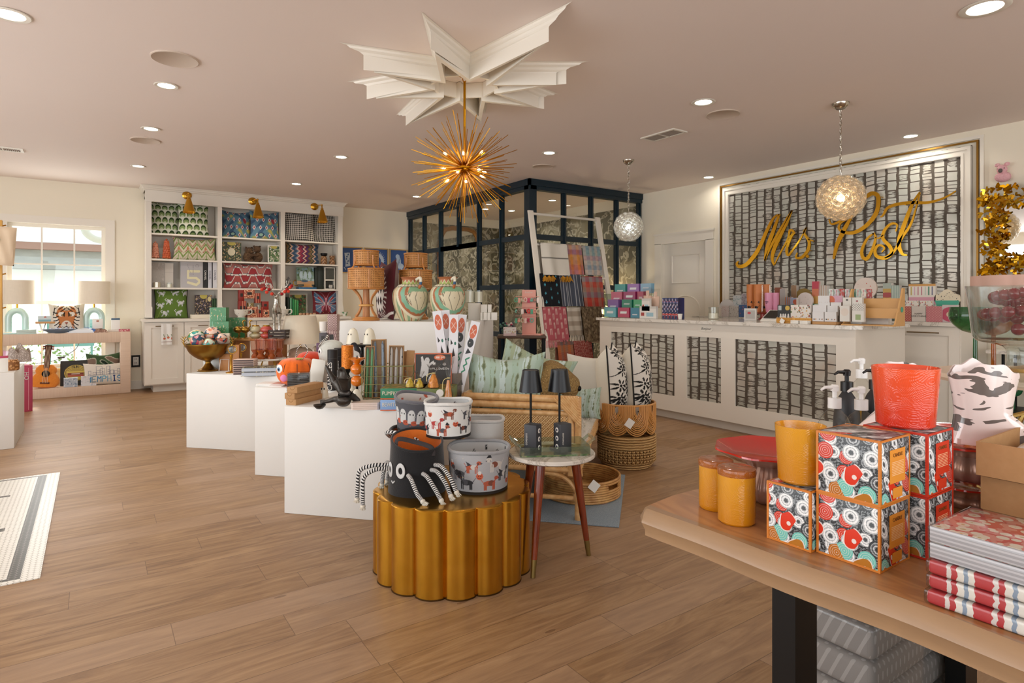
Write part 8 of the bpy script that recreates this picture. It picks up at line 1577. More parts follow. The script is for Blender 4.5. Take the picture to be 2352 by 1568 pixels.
def p_jack(p): c = p.a/2; [p.f(p.poly([(c+e*.10, .36), (c+e*.26, .30), (c+e*.2, .42)]), '1a1210') for e in (-1, 1)]; p.f(p.poly([(c-.28, .28), (c-.15, .2), (c, .24), (c+.15, .2), (c+.28, .28), (c+.1, .14), (c-.1, .14)]), '1a1210')
ms = thing('riser_stand', 'red pedestal stand carrying the orange mugs', 'stand', (5.95, cx_(1718, 1790, None, 5.95)[0][1], CZ)); q = M(); q.lathe([(1e-4, 0), (.06, 0), (.03, .02), (.03, .055), (.13, .065), (.16, .075), (1e-4, .075)], 32); shape('stand', q, mat('coral_red_gloss', 'a8443c', .3), ms)
for i, (x0, x1, dx) in enumerate(((1717, 1733, .0), (1731, 1752, -.03), (1751, 1766, .04))):
 l0, w0, h0 = cx_(x0, x1, 653, 5.93+dx, CZ+.076); t_ = thing('tall_mug', ['left', 'front middle', 'right'][i]+' tall orange ribbed tumbler with a pumpkin face', 'mug', (l0[0], l0[1], l0[2]), RX, 'orange pumpkin tumblers'); r_ = .045
 q = M(); revolve(q, smooth([(.030, 0), (.036, .03), (.046, h0*.6), (.045, h0)], 4), PA(p_jack, 1.6, 'd8781c'), 60, 60, rf=lambda a, V: 1+.015*np.sin(V*140)); shape('body', q, pmat(.5), t_)
 q = M(); q.tube([(.048, -.0, .01), (.052, 0, h0*.5), (.048, 0, h0-.01)], .009, 6); shape('ribbon_band', q, mat('white_sprinkle_band', fn=lambda: mix(vor(coord(), 110)[0] < .3, 'e8dcd2', 'b05a48')), t_)
for i, (x0, x1) in enumerate(((1756, 1776), (1773, 1786))):
 l0, w0, h0 = cx_(x0, x1, 672, 5.86+.06*i, CZ+.076); t_ = thing('mug', ['front', 'rear'][i]+' pink cup beside the orange tumblers', 'mug', l0, RX, 'pink cups'); q = M(); q.lathe([(1e-4, 0), (.028, 0), (.041, h0*.5), (.042, h0), (.039, h0), (.026, .006)], 28); shape('cup', q, mat('pink_gloss', 'd088a4', .3), t_)
 if i == 0: text(t_, 'DRINK\nME', .015, (0, -.0425, h0*.5), FRONT, m_black)
cm = thing('card_terminal', 'white card terminal with a slanted dark screen', 'payment terminal', (5.36, cx_(1742, 1786, None, 5.36)[0][1], CZ), RX-.25); q = M(); q.add([(-.10, 0, 0), (.10, 0, 0), (.10, .14, 0), (-.10, .14, 0), (-.10, 0, .012), (.10, 0, .012), (.10, .12, .11), (-.10, .12, .11), (-.10, .14, .10), (.10, .14, .10)], [(0, 3, 2, 1), (0, 1, 5, 4), (4, 5, 6, 7), (7, 6, 9, 8), (8, 9, 2, 3), (0, 4, 7, 8, 3), (1, 2, 9, 6, 5)]); shape('body', q, m_cartw, cm, flat=True)
q = M(); q.add([(-.08, .018, .031), (.08, .018, .031), (.08, .108, .104), (-.08, .108, .104)], [(0, 1, 2, 3)]); shape('screen', q, mat('dark_screen', '22201e', .15), cm, (0, -.003, .002), flat=True)
bt = thing('bamboo_tray', 'long shallow bamboo slat tray holding printed napkins', 'tray', (5.12, cx_(1784, 1863, None, 5.12)[0][1], CZ), RX); wT = cx_(1784, 1863, None, 5.12)[1]; q = M(); [q.tube([(-wT/2, 0, .01+.011*k), (wT/2, 0, .01+.011*k), (wT/2, .13, .01+.011*k), (-wT/2, .13, .01+.011*k)], .0055, 6, closed=True) for k in range(4)]; q.box(-wT/2, wT/2, 0, .13, 0, .005); [q.box(x-.012, x+.012, -.008, 0, .0, .05) for x in (-wT*.32, wT*.02)]; shape('slats', q, mat('bamboo', 'd09a4c', .4), bt)
q = M(); q.T = Matrix.Translation((-.10, -.03, .0)) @ Matrix.Rotation(.5, 4, 'Y'); q.box(-.02, .02, 0, .002, -.0, .04); shape('price_tag', q, m_cartw, bt, flat=True)
sb_(1786, 1815, 700, 5.15, 'napkin_pack', 'black napkin pack with white dogs and a yellow moon in the bamboo tray', 'napkins', lambda p: (p.f(p.ell(p.a*.78, .82, .14, .14), 'd9b02a'), [p.f(p.ell(p.a*k, .3, .06, .2), 'e2ddd6') for k in (.25, .45, .62, .85)], p.f(p.rect(.05, .7, .25, .95), 'b9c4c4')), '2e3234', z=CZ+.008); sb_(1816, 1862, 700, 5.15, 'napkin_pack', 'white napkin pack printed with small costumed dogs in the bamboo tray', 'napkins', dots_(['c97a3a', '3a3430', 'a84a3a', '6a7a4a', 'e0b060'], 60, .045), 'e9e2d8', z=CZ+.008)
def p_cardt(p): [p.f(p.ell(p.a*k, .22, .07, .08), c) for k, c in ((.15, '3a3a3e'), (.3, 'd09a4a'), (.62, '9a9a9e'), (.85, 'b0806a'))]
kt = thing('kraft_tray', 'pale kraft tray holding rows of white place cards', 'tray', (5.10, cx_(1858, 1925, None, 5.1)[0][1], CZ), RX); wK = cx_(1858, 1925, None, 5.1)[1]; q = M(); q.prism([(-wK/2+.03, 0), (wK/2-.02, 0), (wK/2, .12), (-wK/2, .12)], 0, .022); shape('tray', q, m_krf, kt, flat=True)
for i, (x0, x1, yt, z, dx, lab) in enumerate(((1866, 1892, 716, .024, 0, 'bottom left'), (1894, 1921, 716, .024, 0, 'bottom right'), (1867, 1898, 701, .075, .035, 'lower middle left'), (1900, 1924, 702, .075, .035, 'lower middle right'), (1881, 1906, 694, .125, .06, 'upper middle left'), (1908, 1932, 694, .125, .06, 'upper middle right'), (1879, 1905, 679, .165, .09, 'top left'))): sb_(x0, x1, yt, 5.13+dx, 'place_card', lab+' white place card set printed with little dogs', 'card', p_cardt, 'e8e6e6', z=CZ+z, dp=.02, n=36, g='white place card sets')
sb_(1906, 1935, 679, 5.23, 'place_card', 'pink card set with an orange circle at the top of the kraft tray', 'card', lambda p: p.f(p.ell(.12, .5, .42, .5), 'e0642c'), 'e0a8c0', z=CZ+.165, dp=.02)
block('display_block', 'hidden white step block under the upper card rows', 'block', .45, .10, .16, m_white, (5.24, kt.location.y-.02, CZ), RX)
for i, (x0, x1, yt, X, lab) in enumerate(((1929, 1951, 702, 5.10, 'front cream gift tag pack beside the kraft tray'), (1936, 1955, 683, 5.17, 'plain cream luggage tag pack behind the front pack'), (1957, 1980, 683, 5.17, 'cream tag pack with pink hole right of the plain one'), (1957, 1984, 697, 5.10, 'clear bag of white cards with green monogram'))): sb_(x0, x1, yt, X, 'tag_pack', lab, 'tags', [lambda p: p.f(p.ell(p.a*.5, .6, .25, .25), 'e6d6c6'), lambda p: p.f(p.ell(p.a/2, .9, .05, .04), '5a5450'), lambda p: p.f(p.ell(p.a/2, .85, .05, .04), 'b06a6a'), lambda p: (p.f((p.y > .6) & (np.sin(p.x*50)*np.sin(p.y*50) > .3), '8a8880'), p.f(p.rect(p.a*.3, .1, p.a*.75, .4), '9ab070'))][i], 'e6e1d6', z=CZ+.03, dp=.03)
for i in range(6): q = M(); q.rbox(-.035, .035, 0, .06, 0, .009, .001); solo('tag_pack', q, m_cartw, ['lowest', 'second', 'third'][i // 2]+' flat white card pack, '+['left', 'right'][i % 2]+' pile before the tag packs', 'tags', (5.06, 2.98-.085*(i % 2)-.0, CZ+.0095*(i // 2)), RX, 'flat white card packs')
wd_ = thing('card_rack', 'light wood tiered card rack with a green oval on its side', 'rack', (5.10, cx_(1984, 2028, None, 5.1)[0][1]-.03, CZ), RX); q = M(); q.T = Matrix.Translation((.11, .0, 0)) @ Matrix.Rotation(PI/2, 4, 'Z') @ Matrix.Rotation(PI/2, 4, 'X'); q.prism([(0, 0), (.20, 0), (.20, .30), (.17, .30), (.13, .20), (.125, .20), (.085, .11), (.08, .11), (.04, .02)], -.006, .006); q.T = Matrix.Translation((-.28, 0, 0)) @ Matrix.Rotation(PI/2, 4, 'Z') @ Matrix.Rotation(PI/2, 4, 'X'); q.prism([(0, 0), (.20, 0), (.20, .30), (.17, .30), (.04, .02)], -.006, .006); q.T = Matrix(); q.box(-.28, .11, .0, .2, 0, .008); q.box(-.28, .11, .09, .10, .06, .14); q.box(-.28, .11, .15, .16, .14, .22); shape('frame', q, mat('pale_ply', 'c99a60', .5), wd_, flat=True)
q = M(); q.T = Matrix.Translation((.1175, .145, .13)) @ Matrix.Rotation(PI/2, 4, 'Y'); q.cyl((0, 0, 0), .022, .001, 24); shape('green_oval', q, mat('teal_green', '3f9a80', .5), wd_)
cc = ['d9e4dc', 'd6cdd2', 'c8443a', 'dcd8dc', '3a8a70', 'bcd0c6', 'e2dccb', 'b03a3a']
for i in range(8): l0, w0, h0 = cx_(1903+12.4*i, 1915+12.4*i, 663+.5*(i % 2), 5.30, CZ+.17); pbox('greeting_card', ['leftmost', 'second', 'red third', 'fourth', 'green fifth', 'sixth', 'seventh', 'red edged last'][i]+' upright greeting card along the back of the wooden rack', 'card', w0*.9, .01, h0, PA(lambda p: p.dots(12, .08, ['b9a9b0', '9fc0b4', 'd98a8a'], 3), .7, cc[i]), l0, RX, 'upright greeting cards', 12, cc[i])
block('display_block', 'white step under the upright greeting cards', 'block', .62, .06, .168, m_white, (5.33, cx_(1903, 2002, None, 5.33)[0][1], CZ), RX)
def cardp(x0, x1, yt, X, lab, fn, base, name='party_pack', cat='party goods', z=BZ, **k): return sb_(x0, x1, yt, X, name, lab, cat, fn, base, z=z, **k)
cardp(1779, 1792, 660, BX+.1, 'terracotta pack at the left of the rear card row', lambda p: None, 'a8583a'); cardp(1791, 1803, 663, BX, 'clear pack with a small red stamp', lambda p: p.f(p.ell(p.a/2, .3, .12, .08), 'b0503a'), 'cfc9c9'); cardp(1803, 1816, 682, BX-.1, 'pastel striped candle pack', lambda p: p.f((p.x*9 % 1) < .5, 'd98a5a'), '9aa8c8'); cardp(1817, 1829, 655, BX+.1, 'tall tan carton in the rear card row', lambda p: None, 'b08a64'); cardp(1815, 1829, 684, BX-.12, 'blue and coral printed pack', lambda p: p.dots(8, .2, ['3a5a98', 'd0603a', '2a7a6a'], 2), 'a9b4d0')
def disc(x0, x1, yc, X, lab, mt, z=None, fn=None): l0, w0, h0 = cx_(x0, x1, None, X, BZ); q = M(); q.T = Matrix.Rotation(PI/2, 4, 'X'); r_ = w0/2; q.cyl((0, 0, -.01), r_, .02, 36); zc = zpx(yc, D(l0)); zc = max(zc, BZ+r_+.002); return solo('paper_plate', q, mt, lab, 'plate', (X, l0[1], zc), RX)
m_gild = mat('gilt_plate', 'a08a54', .3, .6); m_spk = mat('speckled_plate', fn=lambda: mix(vor(coord(), 30)[0] < .12, 'd8ccc6', '8a7a72'), r=.4)
disc(1828, 1866, 682, BX+.12, 'round gilt paper plate standing at the back', m_gild); disc(1832, 1868, 690, BX-.05, 'round speckled pale plate pack before the gilt plate', m_spk); block('display_block', 'white step supporting the coral marked plate', 'block', .2, .03, .20, m_white, (BX+.09, cx_(1963, 2015, None, BX+.1)[0][1], BZ), RX); disc(1963, 2015, 662, BX+.1, 'large pale plate with coral marks behind the card rack', mat('coral_mark_plate', fn=lambda: mix(vor(coord(), 22)[0] < .12, 'd9c9bd', 'c9604a'), r=.4))
cardp(1865, 1880, 646, BX, 'rainbow gradient packet standing tall', lambda p: [p.f((p.y > a) & (p.y < a+.26), c) for a, c in ((.15, '2a9a7a'), (.4, 'd9a03a'), (.6, 'e07a4a'), (.8, 'd0304a'))], 'e6e2e0'); cardp(1880, 1900, 655, BX+.05, 'pack of thin pastel candles', lambda p: p.f((p.x*14 % 1) < .4, 'c9a98a'), 'd6d0c6')
cardp(2028, 2047, 650, BX+.02, 'hanging packet with a mustard label and red script', lambda p: (p.f(p.rect(0, .45, p.a, .85), 'c9a03a'), p.f(p.ell(p.a/2, .68, .2, .07), 'b03a3a')), 'a9b5a6'); cardp(2047, 2066, 655, BX+.02, 'mint striped bag with a tag', lambda p: p.f((p.x*16 % 1) < .3, '8fa898'), 'b3c2b4'); cardp(2020, 2040, 700, BX-.06, 'pink and black printed bag beside the wood rack', lambda p: p.f(p.poly([(0, .3), (p.a, .9), (p.a, .5)]), '2a2224'), 'd0607a')
def p_cake(p): cols = ['c9b04a', 'd9a0b8', 'c0506a', 'c0506a', 'b9d0c0', '3a8a6a', '2a3a78']; [p.f(p.rect(p.a*(.08+.13*i), .45, p.a*(.12+.13*i), .88), c) for i, c in enumerate(cols)]; p.f(p.y > .88, 'd9982a'); p.f(p.y < .35, 'e09aae')
cardp(2087, 2149, 652, BX, 'large birthday candle print napkin pack with pink base', p_cake, 'e9e2d4', z=BZ+.16, dp=.03, n=60)
for i in range(2): cardp(2080+32*i, 2110+32*i, 690, BX-.03, ['left', 'right'][i]+' polka dot napkin pack under the candle print', dots_(['c0404a', '3a6aa0', 'd98a3a', '4a9a6a'], 26, .05), 'ece6da', z=BZ+.095, dp=.05, g='polka dot napkin packs')
for i, (x0, x1, c, lab) in enumerate(((2060, 2093, 'c25a4a', 'coral patterned carton at the left of the pink carton row'), (2094, 2126, 'e2dad0', 'white carton reading HAPPY EVERYTHING'), (2127, 2163, 'd87a84', 'rose patterned carton right of the white one'))):
 o = cardp(x0, x1, 703, BX-.1, lab, (lambda p: p.f((np.sin(p.x*40)*np.sin(p.y*40)) > .5, 'e6a8a0')) if i != 1 else (lambda p: None), c, name='gift_carton', cat='box', dp=.07)
 if i == 1: text(o, 'HAPPY\nEVERYTHING', .022, (0, -.001, .06), FRONT, mat('dark_ink', '4a4440', .6))
sb_(2164, 2200, 700, BX-.08, 'flower_pack', 'die cut pink flower napkin pack', 'napkins', lambda p: (p.f(p.ell(p.a/2, .45, .45, .42), 'd04a6c'), p.f(p.ell(p.a/2, .45, .18, .16), 'e6d6b4')), 'dccfcf', z=BZ, dp=.03)
q = M(); q.T = Matrix.Rotation(PI/2, 4, 'X'); cp_ = [(.10*math.cos(a), .09+.085*math.sin(a)+.012*math.sin(a*5)) for a in np.linspace(-.1, PI+.1, 24)]; q.prism([(x, y) for x, y in cp_], -.02, 0, mi=0); q.prism([(-.095, .085), (-.07, 0), (.07, 0), (.095, .085)], -.022, .002, mi=1); l0 = cx_(2152, 2210, None, BX)[0]; solo('cupcake_plates', q, [mat('sprinkled_cream', fn=lambda: mix(vor(coord(), 55)[0] < .2, 'ddd2b8', '3f3a34')), mat('teal_wrapper', '4aa890', .4)], 'cupcake shaped plates with sprinkles and teal wrapper', 'plates', (BX, l0[1]+.02, BZ+.11), RX); block('display_block', 'clear step under the cupcake plates', 'block', .2, .05, .108, m_clear, (BX+.02, l0[1]+.02, BZ), RX)
fl = thing('wall_ornament', 'pink knitted animal head mounted on the wall above the gold mirror', 'ornament', (XR-.03, 2.017, 2.44), RX); m_kn = mat('pink_knit', fn=lambda: dict(c=mix(vor(coord(), 90)[0], 'dfa0a8', 'e9bcc0'), r=.95, b=(vor(coord(), 90)[0], .6, .006))); q = M(); q.sph((0, -.03, -.045), (.062, .05, .048), 10); q.sph((0, -.05, .02), (.04, .04, .045), 10); [q.sph((e*.035, -.045, .065), (.022, .012, .018), 7) for e in (-1, 1)]; shape('head', q, m_kn, fl); q = M(); q.sph((0, -.092, .005), (.017, .012, .02), 7); shape('beak', q, mat('grey_beak', '5a504c', .5), fl); [shape('eye', M().sph((e*.026, -.083, .025), .004, 5), m_black, fl) for e in (-1, 1)]
bm = thing('wall_mirror', 'square wall mirror framed in overlapping gold butterflies', 'mirror', (XR-.03, 1.80, 1.895), RX); q = M(); q.box(-.24, .24, -.03, -.02, -.27, .27); shape('glass', q, mat('mirror_silver', 'dfe0dc', .02, 1), bm, flat=True); rg = random.Random(6); BW_ = [(0, .0), (.02, .012), (.036, .03), (.044, .022), (.038, .0), (.024, -.008), (.034, -.022), (.022, -.03), (.006, -.016)]
m_bf = [m_gold, mat('dark_gold_leaf', 'a87414', .3, 1), mat('bright_gold_leaf', 'e6b93c', .2, 1)]; nb = 0; rest = M()
for k in range(340):
 x, z = rg.uniform(-.36, .36), rg.uniform(-.40, .40)
 if abs(x) < .2 and abs(z) < .22: continue
 T_ = Matrix.Translation((x, -.035-rg.uniform(0, .03), z)) @ Matrix.Rotation(rg.uniform(0, 6.3), 4, 'Y') @ Matrix.Rotation(PI/2+rg.uniform(-.5, .5), 4, 'X'); s_ = rg.uniform(.95, 1.4); big = nb < 95 and x < .2
 q = M() if big else rest; q.i = rg.randrange(3); q.T = T_
 for e in (-1, 1): q.T = T_ @ Matrix.Rotation(e*-.35, 4, 'Y'); q.add([(e*a*s_, b*s_, 0) for a, b in BW_], [tuple(range(9))])
 if big: shape('butterfly', q, m_bf, bm, flat=True); nb += 1
o = shape('butterflies', rest, m_bf, bm, flat=True); o['kind'] = 'stuff'
mt_ = thing('wall_console', 'narrow marble topped console with brass stems by the right wall', 'table', (0, 0, 0)); q = M(); q.box(6.42, 6.86, .75, 2.02, .81, .84); shape('top', q, m_marble, mt_, flat=True); q = M(); [q.cyl((x, y, 0), .012, .81, 12) for x in (6.5, 6.8) for y in (.85, 1.92)]; q.box(6.44, 6.84, .80, 2.0, .30, .32); q.box(6.6, 6.7, 1.5, 1.6, .76, .81); shape('frame', q, m_black, mt_, flat=True)
for i, y in enumerate((1.90, 1.55)): q = M(); q.tube([(0, 0, 0), (0, 0, .36)], [.03, .02], 10); q.tube(crv([(0, 0, .15), (-.07, 0, .18), (-.08, 0, .30)], 4), .02, 8); q.tube(crv([(0, 0, .12), (.06, 0, .15), (.07, 0, .25)], 4), .018, 8); solo('cactus_ornament', q, mat('dark_green_glaze', '1f5a38', .3), ['left', 'right'][i]+' dark green cactus ornament under the marble console', 'ornament', (6.62, y, .322), RX, 'green cactus ornaments')
q = M(); q.lathe([(1e-4, 0), (.08, 0), (.1, .03), (.09, .03), (1e-4, .01)], 24); solo('dish', q, m_cartw, 'small white dish on the marble wall console', 'dish', (6.6, 1.75, .841)); q = M(); q.box(-.15, .15, -.1, .1, 0, .012); solo('tray', q, m_brass, 'thin gold tray on the marble wall console', 'tray', (6.62, 1.35, .841), flat=True)
# round pink table with glassware
PT = A(2400, 2.62); PTZ = .95; pt = thing('round_table', 'pale pink round table carrying coloured glassware at the right edge', 'table', PT); q = M(); q.lathe([(1e-4, PTZ-.03), (.40, PTZ-.03), (.41, PTZ-.015), (.40, PTZ), (1e-4, PTZ)], 64); shape('top', q, mat('pale_pink_top', 'dec5ae', .35), pt); q = M(); q.lathe([(1e-4, 0), (.25, 0), (.26, .02), (.05, .05), (.045, PTZ-.05), (.12, PTZ-.03)], 32); shape('pedestal', q, m_white, pt)
def coupe(x, d, r_, h, lab, c, bowlz=.6, solid=.14): t_ = thing('glass_coupe', lab, 'glassware', A(x, d, PTZ+.001)); m_ = glass('coupe_'+c, c, .03, 1.3, solid); q = M(); q.lathe(smooth([(1e-4, 0), (r_*.75, .002), (r_*.7, .008), (.012, .02), (.009, .04), (.008, h*bowlz)], 3), 32); shape('stem', q, m_, t_); q = M(); q.lathe(smooth([(.008, h*bowlz), (r_*.6, h*(bowlz+.06)), (r_, h*.82), (r_*.96, h)], 5), 36); shape('bowl', q, m_, t_); return t_
coupe(2240, 2.66, .095, .29, 'wide green glass coupe on a tall green stem', '6aa878'); coupe(2282, 2.62, .075, .27, 'amber glass coupe foot and stem behind the clear vessel', 'd89a3c', .62)
hv = thing('glass_vessel', 'large clear footed glass vessel holding red glass bead garland', 'glassware', A(2340, 2.30, PTZ+.001)); q = M(); q.lathe(smooth([(.11, 0), (.105, .01), (.05, .05), (.035, .10), (.05, .145), (.13, .165), (.145, .20)], 4)+[(.165, .375), (.161, .375), (.14, .20), (.12, .172), (1e-4, .168)], 56); shape('glass', q, glass('heavy_clear_glass', 'f0f5f3', .02, 1.8, .04), hv)
bd = thing('bead_garland', 'string of red glass beads lying in the clear vessel', 'beads', A(2340, 2.30, PTZ+.19)); m_rb = mat('red_glass_bead', 'a8182c', .08, tr=.35, coat=.6); rg = random.Random(3)
for k in range(34): a = 3.4+k*.40; r_ = .105 if k < 16 else .072; c = Vector((r_*math.cos(a), r_*math.sin(a), .025+.0042*k)); q = M(); q.sph(c, .0225, 8); shape('bead', q, m_rb, bd)
sh = thing('table_lamp', 'blush pink scalloped drum lamp shade behind the clear vessel', 'lamp', A(2360, 2.72, PTZ+.001)); q = M(); q.lathe([(1e-4, 0), (.07, 0), (.07, .015), (.012, .03), (.012, .30), (1e-4, .30)], 24); shape('base', q, m_brass, sh); q = M(); q.lathe([(.20, .27), (.20, .43), (.197, .43), (.197, .27)], 96, rf=lambda a, k: 1+.05*abs(math.sin(5*a))**.7); shape('lamp_shade', q, mat('blush_shade', 'cfa898', .8), sh)
# live edge table in the foreground
TZ = .78; lt = thing('wood_table', 'live edge wooden slab table on black metal legs in the foreground', 'table', (0, 0, 0))
def f_slab():
 x, y, z = XYZ(); w = noise(vec(x*5, y*1.0, z*5), 1.6, 3, .8); g_ = ((w*46+x*14).sin()+1)*.5; f_ = noise(vec(x*60, y*3, z*60), 2, 3); c = mix(g_*.6+f_*.3, 'b98454', '92603a'); bd_ = (y/.42).fl(); c = mix(wn(vec(bd_, 3))*.30, c, 'c79a68'); e_ = (x < 1.10).mx(z < .772); return dict(c=mix(e_*.8, c, '9a8064'), r=.34, b=(f_, .12, .002))
q = M(); rg = random.Random(4); N_ = 60; o1 = []
for k in range(N_+1): y = -1.6+2.60*k/N_; o1.append((1.082+.008*math.sin(y*5)+.004*math.sin(y*17), y))
o1 += [(1.10, 1.02), (1.20, 1.035), (1.5, 1.03), (1.9, 1.045), (2.2, 1.02), (2.2, -1.6)]; n = len(o1)
lay = [(0, TZ-.062), (.0, TZ-.05), (-.012, TZ-.03), (-.004, TZ-.008), (.006, TZ)]; cx0, cy0 = 1.65, -.3
vs = [(x+(d_ if x < 1.5 else 0), y-(d_ if y > 1.0 else 0), z) for d_, z in lay for x, y in o1]; q.add(vs, [(i*n+j, i*n+(j+1) % n, (i+1)*n+(j+1) % n, (i+1)*n+j) for i in range(len(lay)-1) for j in range(n)]+[tuple(range(n)), tuple((len(lay)-1)*n+j for j in range(n))[::-1]]); shape('slab_top', q, mat('acacia_slab', fn=f_slab), lt)
m_bk = mat('powder_coated_black', '0f0e0e', .4, .3)
for y in (.70, -1.2):
 q = M(); q.box(1.15, 1.23, y-.025, y+.025, 0, TZ-.062); q.box(2.0, 2.08, y-.025, y+.025, 0, TZ-.062); q.box(1.23, 2.0, y-.025, y+.025, 0, .04); q.box(1.23, 2.0, y-.025, y+.025, TZ-.11, TZ-.062); shape('leg_frame', q, m_bk, lt, flat=True)
gp_ = thing('linen_bundle', 'stack of grey linens in clear plastic under the wood table', 'bundle', (1.85, .855, 0), 0); q = M(); [q.rbox(-.25, .26, -.12, .11, .002+.09*k, .088+.09*k, .02, 3) for k in range(5)]; shape('linens', q, mat('grey_linen', fn=lambda: mix(((XYZ()[0]*260).sin()*(XYZ()[2]*90+XYZ()[1]*200).sin() > .5), '8d8884', 'a7a29e'), r=.8), gp_); q = M(); q.rbox(-.258, .268, -.126, .116, 0, .46, .02, 3); shape('wrapper', q, glass('cello_wrap'), gp_)
for i, y in enumerate((.06, -.14)): q = M(); q.T = Matrix.Rotation(.5, 4, 'X'); q.box(-.22, -.18, 0, .03, 0, .55); q.box(.18, .22, 0, .03, 0, .55); q.box(-.22, .22, 0, .03, .51, .55); q.box(-.22, .22, 0, .03, 0, .04); t_ = thing('picture_frame', ['nearer', 'farther'][1-i]+' black frame leaning under the wood table', 'frame', (1.52+.06*i, y+.12, 0), 0, 'black frames under the wood table'); shape('frame', q, m_bk, t_, flat=True); q = M(); q.T = Matrix.Rotation(.5, 4, 'X'); q.box(-.18, .18, .01, .014, .04, .51); shape('glass', q, glass('green_tint_glass', 'b9d0c4', .02, 1.5), t_, flat=True)
q = M(); q.box(-.3, .3, -.3, .3, 0, .5); solo('storage_bin', q, m_bk, 'black storage bin deep under the wood table', 'bin', (1.75, -.42, 0), flat=True)
def f_poppy():
 x, y, z = XYZ(); v = vec(y+x, z+x*.55); petal = noise(v, 230, 1) > .52
 def layer(vv, sc):
  d1, c1, p1 = vor(vv, sc, rnd=.7, dim='2D'); h = sep(c1); e = d1+((sep(vv)[0]-sep(p1)[0])*1400+(sep(vv)[1]-sep(p1)[1])*900).sin()*.012
  dk = ramp(e, (0, '2f3336'), (.11, '74797c'), (.16, 'c2c7c9'), (.21, '54595d'), (.28, '9ba1a4'), (.34, '3a3e42'), const=True); lt_ = ramp(e, (0, '4a4f52'), (.11, 'a4a9ac'), (.15, 'e2e5e6'), (.23, '9fa5a8'), (.27, 'eceeee'), (.36, 'b5babc'), const=True)
  col = ramp(h[1], (0, 'c83018'), (.4, 'b8702a'), (.6, '74c4b8'), (.85, 'dd8a2c'), const=True); return d1, mix(h[2] > .82, mix(h[0] > .45, dk, lt_), mix((d1*60).sin() > .93, col, 'f0e6dc'))
 da, ca = layer(v, 27); db, cb = layer(vec(y+x+.017, z+x*.55+.019), 33); bgc = mix(petal, '2e3235', '7f8588')
 base = mix(da < .43, mix(db < .42, bgc, cb), ca)
 big = vor(vec(y+x+.4, z+x*.55+.3), 16, rnd=.9, dim='2D'); hb = sep(big[1]); pp_ = sep(big[2]); ang = mth('ARCTAN2', pp_[1]-z-x*.55-.3, pp_[0]-y-x-.4); br = (ang+hb[1]*6).sin()*.05+(ang*3+hb[0]*6).sin()*.035+.33; flower = (big[0] < br)*(hb[2] > .60); fc = ramp(hb[0], (0, 'd4361c'), (.5, '7fcfc0'), (.78, 'b3742c'), const=True); fc = mix(((big[0] > (br-.035))).mx(big[0] < .07), fc, 'e2d6d0')
 return dict(c=mix(flower, base, fc), r=.38)
m_pop = mat('poppy_print', fn=f_poppy)
def popbox(x, y, z, w, h, edge, lab):
 t_ = thing('candle_carton', lab, 'box', (x, y, z), 0, None); q = M(); q.rbox(0, w, 0, w, 0, h, .002); shape('carton', q, m_pop, t_); q = M(); e = .0035; o_ = .0006
 o_ = .0009
 for (a, b) in ((0, 0), (w, 0), (0, w), (w, w)): q.box(a-o_ if a == 0 else a-e, a+e if a == 0 else a+o_, b-o_ if b == 0 else b-e, b+e if b == 0 else b+o_, 0, h)
 o_ = .0006
 for z_ in (0, h-e): q.box(-o_, w+o_, -o_, e, z_, z_+e); q.box(-o_, w+o_, w-e, w+o_, z_, z_+e); q.box(-o_, e, 0, w, z_, z_+e+o_); q.box(w-e, w+o_, 0, w, z_, z_+e+o_)
 shape('edging', q, mat('edge_'+edge, edge, .4), t_, flat=True); lc = {'c9782c': 'dd8f30', 'c4321c': 'c93418'}[edge]
 q = M(); q.box(w*.30, w*.82, -.0012, -.0006, h*.30, h*.82); lb = shape('label', q, mat('label_'+lc, lc, .5), t_, flat=True); q = M(); q.box(w*.40, w*.72, -.0012, -.0006, h*.06, h*.22); shape('small_label', q, mat('label_'+lc), t_, flat=True); q = M(); [q.box(w*.36, w*.76, -.0016, -.0012, h*(.42+.025*k), h*(.428+.025*k)) for k in range(9)]; shape('fine_print', q, mat('pale_ink', 'ecc79a', .6), lb, flat=True); text(lb, 'CANDLE', h*.08, (w*.56, -.0015, h*.73), FRONT, mat('brown_ink', '7a4a18', .6))
popbox(1.161, .522, TZ+.0005, .115, .118, 'c9782c', 'orange edged poppy printed carton at the table, bottom of the front stack'); popbox(1.160, .521, TZ+.1195, .116, .118, 'c9782c', 'orange edged poppy printed carton on top of the front stack'); popbox(1.147, .642, TZ+.0005, .092, .118, 'c9782c', 'smaller orange edged poppy carton under the amber candle'); popbox(1.292, .497, TZ+.0005, .115, .118, 'c4321c', 'red edged poppy printed carton, bottom of the rear stack'); popbox(1.292, .497, TZ+.1195, .115, .118, 'c4321c', 'red edged poppy printed carton under the red candle')
def embossed(nm, a, b, tr_=.0): return mat(nm, fn=lambda: (lambda w, e: dict(c=mix(XYZ()[2]*6+.15, a, b), r=.1, b=((w*110).sin()*((e*46).sin()), .14, .0015)))(vor(coord(), 16, rnd=1)[0], vor(coord(), 28)[0]), coat=.5, tr=tr_)
